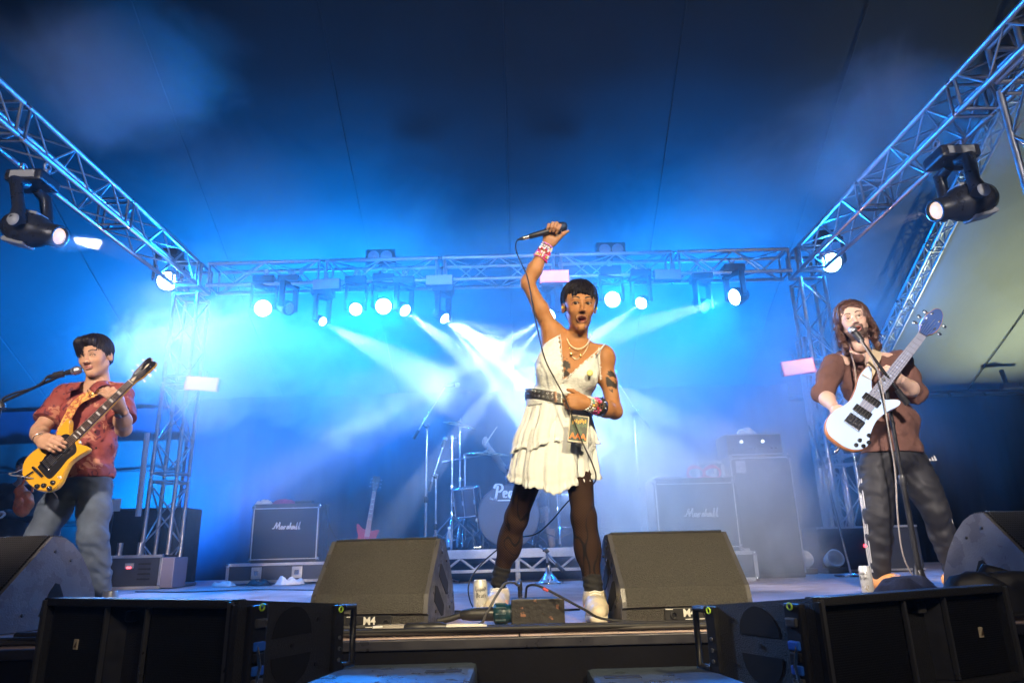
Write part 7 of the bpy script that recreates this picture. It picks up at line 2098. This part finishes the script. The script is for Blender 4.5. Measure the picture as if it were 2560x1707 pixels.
def build_stagehand():
    Y = 7.4
    p = at(42, 1330, Y); base = V((p.x, Y, -1.1 if p.x < -STAGE_X else 0.0))
    t = thing('person', 'crew member in black in the shadows behind the left guitarist', 'person', base); inv = t.matrix_basis.inverted()
    skin = np.array((.42, .26, .18))
    hd = at(62, 1172, Y); nec = hd + V((-.02, .03, -.16)); che = nec + V((-.05, .02, -.2)); pel = che + V((-.02, 0, -.38))
    shR, shL = nec + V((-.2, .02, -.06)), nec + V((.17, .02, -.07)); elR, elL = shR + V((-.05, -.05, -.28)), shL + V((.03, -.10, -.27)); wrR, wrL = elR + V((.05, -.2, -.12)), elL + V((-.12, -.18, .02))
    kR, kL = pel + V((-.1, -.02, -.45)), pel + V((.1, -.02, -.45)); aR, aL = V((kR.x, kR.y + .02, base.z + .09)), V((kL.x, kL.y + .02, base.z + .09))
    f = Field(.01); f.cone(mix(che, nec, .7), mix(nec, hd, .4), .056, .052, k=.04); f.ell(che, (.15, .1, .15), k=.05); f.ell(pel, (.14, .11, .12), k=.05); f.cone(che, pel, .13, .13, k=.05); f.cone(nec, shR, .045, .05); f.cone(nec, shL, .045, .05)
    limb(f, shR, elR, wrR, (.05, .046, .038, .04, .026)); limb(f, shL, elL, wrL, (.05, .046, .038, .04, .026)); limb(f, pel + V((-.09, 0, -.05)), kR, aR, (.08, .07, .055, .05, .035)); limb(f, pel + V((.09, 0, -.05)), kL, aL, (.08, .07, .055, .05, .035))
    body = f.build(); one = lambda p: np.tile(skin, (len(p[0]), 1))
    hR = Field(.004); hand(hR, wrR, wrR - elR, (0, 0, -1), 1, (40, 50, 30)); hR = hR.build(); hL = Field(.004); hand(hL, wrL, wrL - elL, (0, 0, -1), 1, (60, 70, 40)); hL = hL.build()
    HM = face_frame(hd, (.4, -1, -.1)); hl = head_field(0, vox=.004).build()
    nmesh('body', [body, hR, hL, xform(hl, HM)], skin_fair, t, inv, [one(body), one(hR), one(hL), head_cols(hl[0], skin, (.35, .18, .14), (.03, .02, .015))])
    h = Field(.005); h.ell((0, -.018, .044), (.09, .108, .094), k=.02); h.ell((0, -.06, -.03), (.075, .055, .07), k=.03); h.ell((0, .115, -.03), (.075, .08, .10), k=.012, kind='s'); nmesh('hair', [xform(h.build(), HM)], hair_m, t, inv)
    s = Field(.01); s.ell(che, (.18, .14, .17), k=.05); s.cone(che, pel + V((0, 0, -.06)), .15, .165, k=.05); s.cone(nec + V((-.04, 0, -.05)), shR, .06, .075, k=.04); s.cone(nec + V((.04, 0, -.05)), shL, .06, .075, k=.04); s.cone(shR, elR, .075, .06, k=.03); s.cone(shL, elL, .075, .06, k=.03); s.cone(elR, wrR, .06, .045, k=.02); s.cone(elL, wrL, .06, .045, k=.02); folds(s, .005, 2)
    nmesh('jacket', [s.build()], mat('black_jacket', (.012, .012, .014), .8), t, inv)
    j = Field(.01); 
    for kn, an, sg in ((kR, aR, -1), (kL, aL, 1)): j.cone(pel + V((sg * .08, 0, -.03)), kn, .10, .075, k=.04); j.cone(kn, an, .075, .06, k=.03)
    nmesh('trousers', [j.build()], mat('black_jacket', (.012, .012, .014), .8), t, inv)
    for an in (aR, aL):
        f = Field(.008); a = V((an.x, an.y, base.z + .05)); f.cone(a + V((0, .05, 0)), a + V((0, -.14, -.01)), .046, .04, k=.02); f.half((0, 0, base.z + .002), (0, 0, -1)); nmesh('boot', [f.build()], rubber, t, inv)
    orange = mat('orange_nylon', (.85, .16, .03), .6, var=.25, vscale=14, bump=.4, bscale=30)
    bc_ = at(60, 1250, 6.9); bg = thing('shoulder_bag', 'orange bag hanging beside the yellow guitar', 'bag', bc_); bi = bg.matrix_basis.inverted()
    q = Field(.008); q.ell(bc_ + V((0, 0, -.03)), (.10, .05, .13), k=.03); q.ell(bc_ + V((-.05, -.02, .10)), (.05, .03, .05), k=.03); folds(q, .008, 3.5); nmesh('pouch', [q.build()], orange, bg, bi)
    q = Field(.006); q.ell(bc_ + V((-.01, -.055, -.02)), (.05, .018, .05), k=.02); folds(q, .004, 5); nmesh('front_pocket', [q.build()], orange, bg, bi)
    mb = MB(); mb.tube([bi @ p_ for p_ in spline([bc_ + V((-.06, 0, .08)), bc_ + V((-.03, .02, .25)), bc_ + V((.03, .02, .27)), bc_ + V((.07, 0, .08))], 6)], .012, 6); mb.build('strap', orange, bg)
build_stagehand()
# ================================================================== small things on the stage lip
can_m = mat('can_silver_white', (.74, .74, .70), .32, .35, rvar=.08)
ink_m = mat('can_ink', (.02, .02, .025), .5)
goldink = mat('can_gold_ink', (.45, .36, .2), .45, .3)
# blackletter strokes for the can: broad-nib lines
BL = {'L': [[(0, 1.3), (.12, 1.45), (.12, .1), (.5, .02), (.62, .15)]], 'i': [[(.1, .85), (.1, .08), (.25, .02)], [(.1, 1.15), (.12, 1.2)]], 'q': [[(.5, .8), (.1, .7), (.1, .15), (.48, .05)], [(.5, .85), (.5, -.45)]],
      'u': [[(.1, .85), (.1, .1), (.45, .08)], [(.48, .85), (.48, .05), (.6, .02)]], 'd': [[(.15, 1.35), (.5, .75), (.48, .1), (.12, .08), (.1, .6), (.45, .75)]],
      'D': [[(0, 1.35), (.45, 1.4), (.72, .9), (.6, .12), (.1, .05)], [(.15, 1.3), (.15, .1)], [(.38, 1.25), (.38, .2)]], 'e': [[(.1, .4), (.45, .6), (.3, .85), (.1, .7), (.1, .12), (.45, .1)]], 'a': [[(.1, .8), (.45, .8), (.45, .05), (.58, .02)], [(.42, .45), (.1, .35), (.1, .08), (.42, .08)]],
      't': [[(.2, 1.15), (.2, .1), (.42, .05)], [(.0, .8), (.42, .8)]], 'h': [[(.1, 1.4), (.1, .03)], [(.1, .7), (.48, .82), (.5, .1), (.38, -.2)]]}
def can(x, y, z, rot, label, r=.0335, h=.157):
    t = thing('drink_can', label, 'drink can', M=T(x, y, z) @ R(rot, 'Z'), group='tall drink cans on the stage')
    mb = MB(); mb.lathe([(.0, .006), (.024, .005), (.026, .0), (.028, .002), (r, .012), (r, h - .018), (r * .84, h - .003), (r * .84, h), (r * .79, h), (r * .77, h - .006), (.0, h - .006)], 32); mb.build('body', can_m, t)
    mb = MB(); mb.box((0.004, 0, h - .003), (.022, .012, .002), None, .001); mb.build('pull_tab', chrome, t)
    def wrap(lines, x0, z0, sc, w, m, name):
        mb = MB()
        for pts in lines:
            P = [V((px * sc + x0, pz * sc + z0, 0)) for px, pz in pts]; P = spline(P, 3) if len(P) > 2 else P
            vs = []; fs = []
            for i, p in enumerate(P):
                d = (P[min(i + 1, len(P) - 1)] - P[max(i - 1, 0)]).normalized(); o = V((.75, .66, 0)) * w / 2
                for q in (p - o, p + o):
                    a = q.x / r; vs.append(((r + .0006) * sin(a), -(r + .0006) * cos(a), q.y))
            for i in range(len(P) - 1): fs.append((i * 2, i * 2 + 1, i * 2 + 3, i * 2 + 2))
            mb.add(vs, fs)
        return mb.build(name, m, t)
    for word, zz, x0 in (('Liquid', h * .70, -.027), ('Death', h * .52, -.024)):
        lines = []; cx_ = 0
        for ch in word:
            lines += [[(px + cx_, pz) for px, pz in st] for st in BL[ch]]; cx_ += {'i': .42, 'L': .78, 'D': .92, 't': .58}.get(ch, .74)
        wrap(lines, x0, zz, .0135, .0034, ink_m, 'lettering')
    wrap([[(0, 0), (3.2, 0)], [(.2, -.3), (2.8, -.3)]], -.022, h * .42, .0135, .0012, ink_m, 'fine_print')
    # little printed figures low on the can
    wrap([[(0, 0), (.3, 1.3), (.8, 1.0), (.6, .2), (0, 0)], [(2.0, 0), (2.3, 1.5), (2.9, 1.2), (2.6, .1), (2.0, 0)], [(.2, -.6), (1.4, .3), (2.8, -.7)]], -.02, h * .20, .0135, .004, goldink, 'print')
    return t
p = at(1201, 1500, 3.42); can(p.x, 3.42, 0, .18, 'tall can by the left shoe of the singer', .034, .162)
p = at(2166, 1450, 4.15); can(p.x, 4.15, 0, -.85, 'tall can on the floor by the orange shoe of the bass player')
p = at(277, 1480, 3.36); can(p.x, 3.36, 0, -.2, 'tall can right of the left edge monitor')

# the battered black box with a plug in its top
bx_m = mat('chipped_black_paint', (.014, .013, .013), .5, col2=(.014, .013, .013), bump=.3, bscale=40)
n_ = bx_m.node_tree.nodes; l_ = bx_m.node_tree.links
tn = n_.new('ShaderNodeTexNoise'); tn.inputs['Scale'].default_value = 22; tn.inputs['Detail'].default_value = 6
tc_ = n_.new('ShaderNodeTexCoord'); l_.new(tc_.outputs['Object'], tn.inputs['Vector'])
cr_ = n_.new('ShaderNodeMapRange'); cr_.inputs[1].default_value = .63; cr_.inputs[2].default_value = .67; l_.new(tn.outputs['Fac'], cr_.inputs[0])
mx_ = n_.new('ShaderNodeMix'); mx_.data_type = 'RGBA'; mx_.inputs[6].default_value = (.014, .013, .013, 1); mx_.inputs[7].default_value = (.22, .10, .06, 1); l_.new(cr_.outputs[0], mx_.inputs[0]); l_.new(mx_.outputs[2], n_['Principled BSDF'].inputs['Base Color'])
BXY = 3.0
bl, br_ = at(1279, 1560, BXY), at(1413, 1560, BXY)
db = thing('stage_box', 'chipped black wooden box between the feet of the singer', 'box', ((bl.x + br_.x) / 2, BXY + .06, 0))
w_ = br_.x - bl.x
mb = MB(); mb.box((0, 0, .049), (w_, .13, .098), None, .004); mb.build('body', bx_m, db)
for sx in (-.4, .4):
    mb = MB(); mb.lathe([(.004, 0), (.004, .002)], 8, T(sx * w_, -.0655, .085) @ R(pi / 2, 'X')); mb.build('screw', blackm, db)
tpx = at(1301, 1500, BXY)
xl = thing('cable_plug', 'silver and black plug standing in the top of the chipped box', 'plug', (tpx.x, BXY + .05, .098))
mb = MB(); mb.lathe([(.0095, 0), (.0095, .03), (.0085, .032)], 14); mb.build('shell', chrome, xl)
mb = MB(); mb.lathe([(.0095, .03), (.0105, .035), (.009, .06), (.0045, .078)], 14); mb.build('boot', rubber, xl)
tv = V((tpx.x, BXY + .05, .172))
tag(MB().tube(spline([tv, at(1296, 1462, 3.0), at(1283, 1455, 2.97), at(1262, 1459, 2.93), at(1240, 1490, 2.9), at(1217, 1530, 2.88), V((at(1190, 1550, 2.88).x, 2.88, .012)), V((-.35, 2.84, .010)), V((-.8, 2.8, .010))], 6), .0052, 8).build('cable', mat('grey_jacket_cable', (.06, .06, .065), .5)), 'grey cable arching left from the plug on the box', 'cable')
tag(MB().tube(spline([at(1314, 1505, 3.06), at(1315, 1480, 3.05), at(1320, 1464, 3.02), at(1345, 1463, 2.98), at(1400, 1490, 2.94), at(1460, 1522, 2.90), at(1520, 1548, 2.86), V((.62, 2.82, .010)), V((1.2, 2.80, .010))], 6), .005, 8).build('cable', rubber), 'black cable arching right from the box past the right shoe', 'cable')
for k, (px, py, lab) in enumerate(((1358, 1470, 'red and white tape band on the arching cable'), (1385, 1483, 'white tape band on the arching cable'))):
    a = at(px, py, 2.955); b = at(px + 12, py + 6, 2.95)
    tag(MB().tube([a, b], .0062, 8).build('tape_band', [mat('red_tape', (.6, .08, .08), .6), white][k]), lab, 'tape')
tp = thing('power_connector', 'chunky teal power connector left of the box', 'connector', M=along((bl.x - .105, BXY + .05, .040), (bl.x, BXY + .05, .040)))
teal = mat('teal_plastic', (.004, .035, .05), .4)
mb = MB(); mb.lathe([(.030, .03), (.040, .035), (.040, .085), (.036, .09), (.036, .105)], 20); mb.build('collar', teal, tp)
for k in range(10):
    a = 2 * pi * k / 10; mb = MB(); mb.box((.040 * cos(a), .040 * sin(a), .06), (.008, .008, .045), None, .002); mb.build('rib', teal, tp)
mb = MB(); mb.lathe([(.012, -.11), (.020, -.10), (.026, -.06), (.028, .03)], 18); mb.build('boot', blackp, tp)
tag(MB().tube(spline([(bl.x - .21, BXY + .05, .038), (bl.x - .30, BXY + .02, .020), (bl.x - .5, 2.94, .014), (-1.1, 2.86, .014), (-2.0, 2.92, .014)], 6), .013, 8).build('power_cable', rubber), 'thick power cable leaving the teal connector to the left', 'cable')
# in-line couplers and cable runs along the edge
cp_ = thing('cable_coupler', 'grey and black in-line coupler lying along the stage edge', 'connector', M=along((-.55, 2.76, .022), (-.12, 2.74, .022)))
mb = MB(); mb.lathe([(.010, 0), (.014, .02), (.015, .10), (.013, .12)], 12); mb.build('sleeve', mat('grey_sleeve', (.30, .28, .26), .5), cp_)
mb = MB(); mb.lathe([(.013, .12), (.019, .13), (.019, .19), (.017, .20), (.019, .21), (.019, .26), (.013, .28)], 14); mb.build('body', blackp, cp_)
mb = MB(); mb.lathe([(.013, .28), (.013, .36), (.009, .43)], 12); mb.build('tail', mat('white_sleeve', (.55, .53, .5), .5), cp_)
r = random.Random(5)
runs = []
for k in range(9):
    y0 = 2.695 + .018 * (k % 5); z0 = .008 + .008 * (k // 5); x = -3.6; pts = []
    ph = r.uniform(0, 6)
    while x < 3.6:
        pts.append(V((x, y0 + .012 * sin(x * 1.7 + ph) + .008 * sin(x * 4.1 + ph * 2), z0 + .004 * abs(sin(x * 2 + k))))); x += .3
    rr = r.choice((.006, .007, .008, .009))
    o = MB().tube(spline(pts, 3), rr, 7).build('edge_cable', rubber if k % 3 else mat('worn_cable', (.045, .04, .038), .55, var=.3))
    tag(o, 'black cable in the bundle lying along the stage edge', 'cable', 'cable bundle along the stage edge')
# loose floor leads behind the can
for k, pts in enumerate(([(-.42, 3.5, .006), (-.2, 3.62, .006), (.05, 3.55, .006), (.3, 3.6, .006)], [(-.5, 3.75, .006), (-.25, 3.66, .006), (-.02, 3.72, .006), (.22, 3.66, .006)], [(-3.6, 6.8, .006), (-3.0, 6.5, .006), (-2.4, 6.6, .006), (-1.7, 6.2, .006)])):
    tag(MB().tube(spline(pts, 6), .005, 6).build('floor_lead', rubber), ['thin lead on the floor right behind the tall can', 'second thin lead curling behind the singer', 'thin lead on the floor in front of the left flight case'][k], 'cable')
tag(MB().tube(spline([(.93, 2.95, .03), (.99, 2.91, .05), (1.02, 2.86, .02), (.90, 2.80, .012), (.7, 2.78, .012), (.4, 2.77, .012)], 6), .009, 8).build('speaker_lead', mat('grey_jacket_cable', (.06, .06, .065), .5)), 'lead plugged into the right centre monitor', 'cable')
# cloths and gear by the right edge
navy = mat('navy_towel', (.012, .018, .05), .9, var=.3, bump=.4, bscale=60)
p = at(2255, 1478, 4.0); cloth_heap('black_cloth', 'dark cloth bundle beside the microphone stand foot of the bass player', 'cloth', (p.x, 3.95, .002), (.17, .12, .10), navy, 51)
p = at(2400, 1480, 3.0); cloth_heap('jacket', 'navy jacket dropped against the right edge monitor', 'jacket', (p.x - .05, 2.98, .002), (.16, .10, .11), navy, 52)
p = at(2500, 1480, 2.9); cloth_heap('gear_bag', 'black bag slumped in front of the right edge monitor', 'bag', (p.x, 2.84, .002), (.30, .12, .17), mat('black_nylon', (.02, .02, .022), .5, var=.3), 53)
tag(MB().box((0, 0, .004), (.035, .025, .006), R(.3, 'Z'), .002).build('paper_scrap', white, None, T(-.52, 2.70, .03)), 'scrap of white paper on the left stage edge', 'paper')
# dark lamp on the eave line at the far right
e_ = at(2520, 965, 12.3)
ev = thing('eave_fitting', 'dark upright bracket on the curtain line at the far right', 'bracket', M=T(*e_) @ Sc(.6, .6, .6))
mb = MB(); mb.box((-.02, 0, .28), (.10, .10, .5), R(radians(-8), 'Y'), .02); mb.build('post', blackm, ev)
mb = MB(); mb.box((.05, 0, .0), (.5, .16, .18), None, .04); mb.build('body', rubber, ev)
mb = MB(); mb.box((.5, 0, -.04), (.5, .12, .10), None, .03); mb.build('arm', rubber, ev)
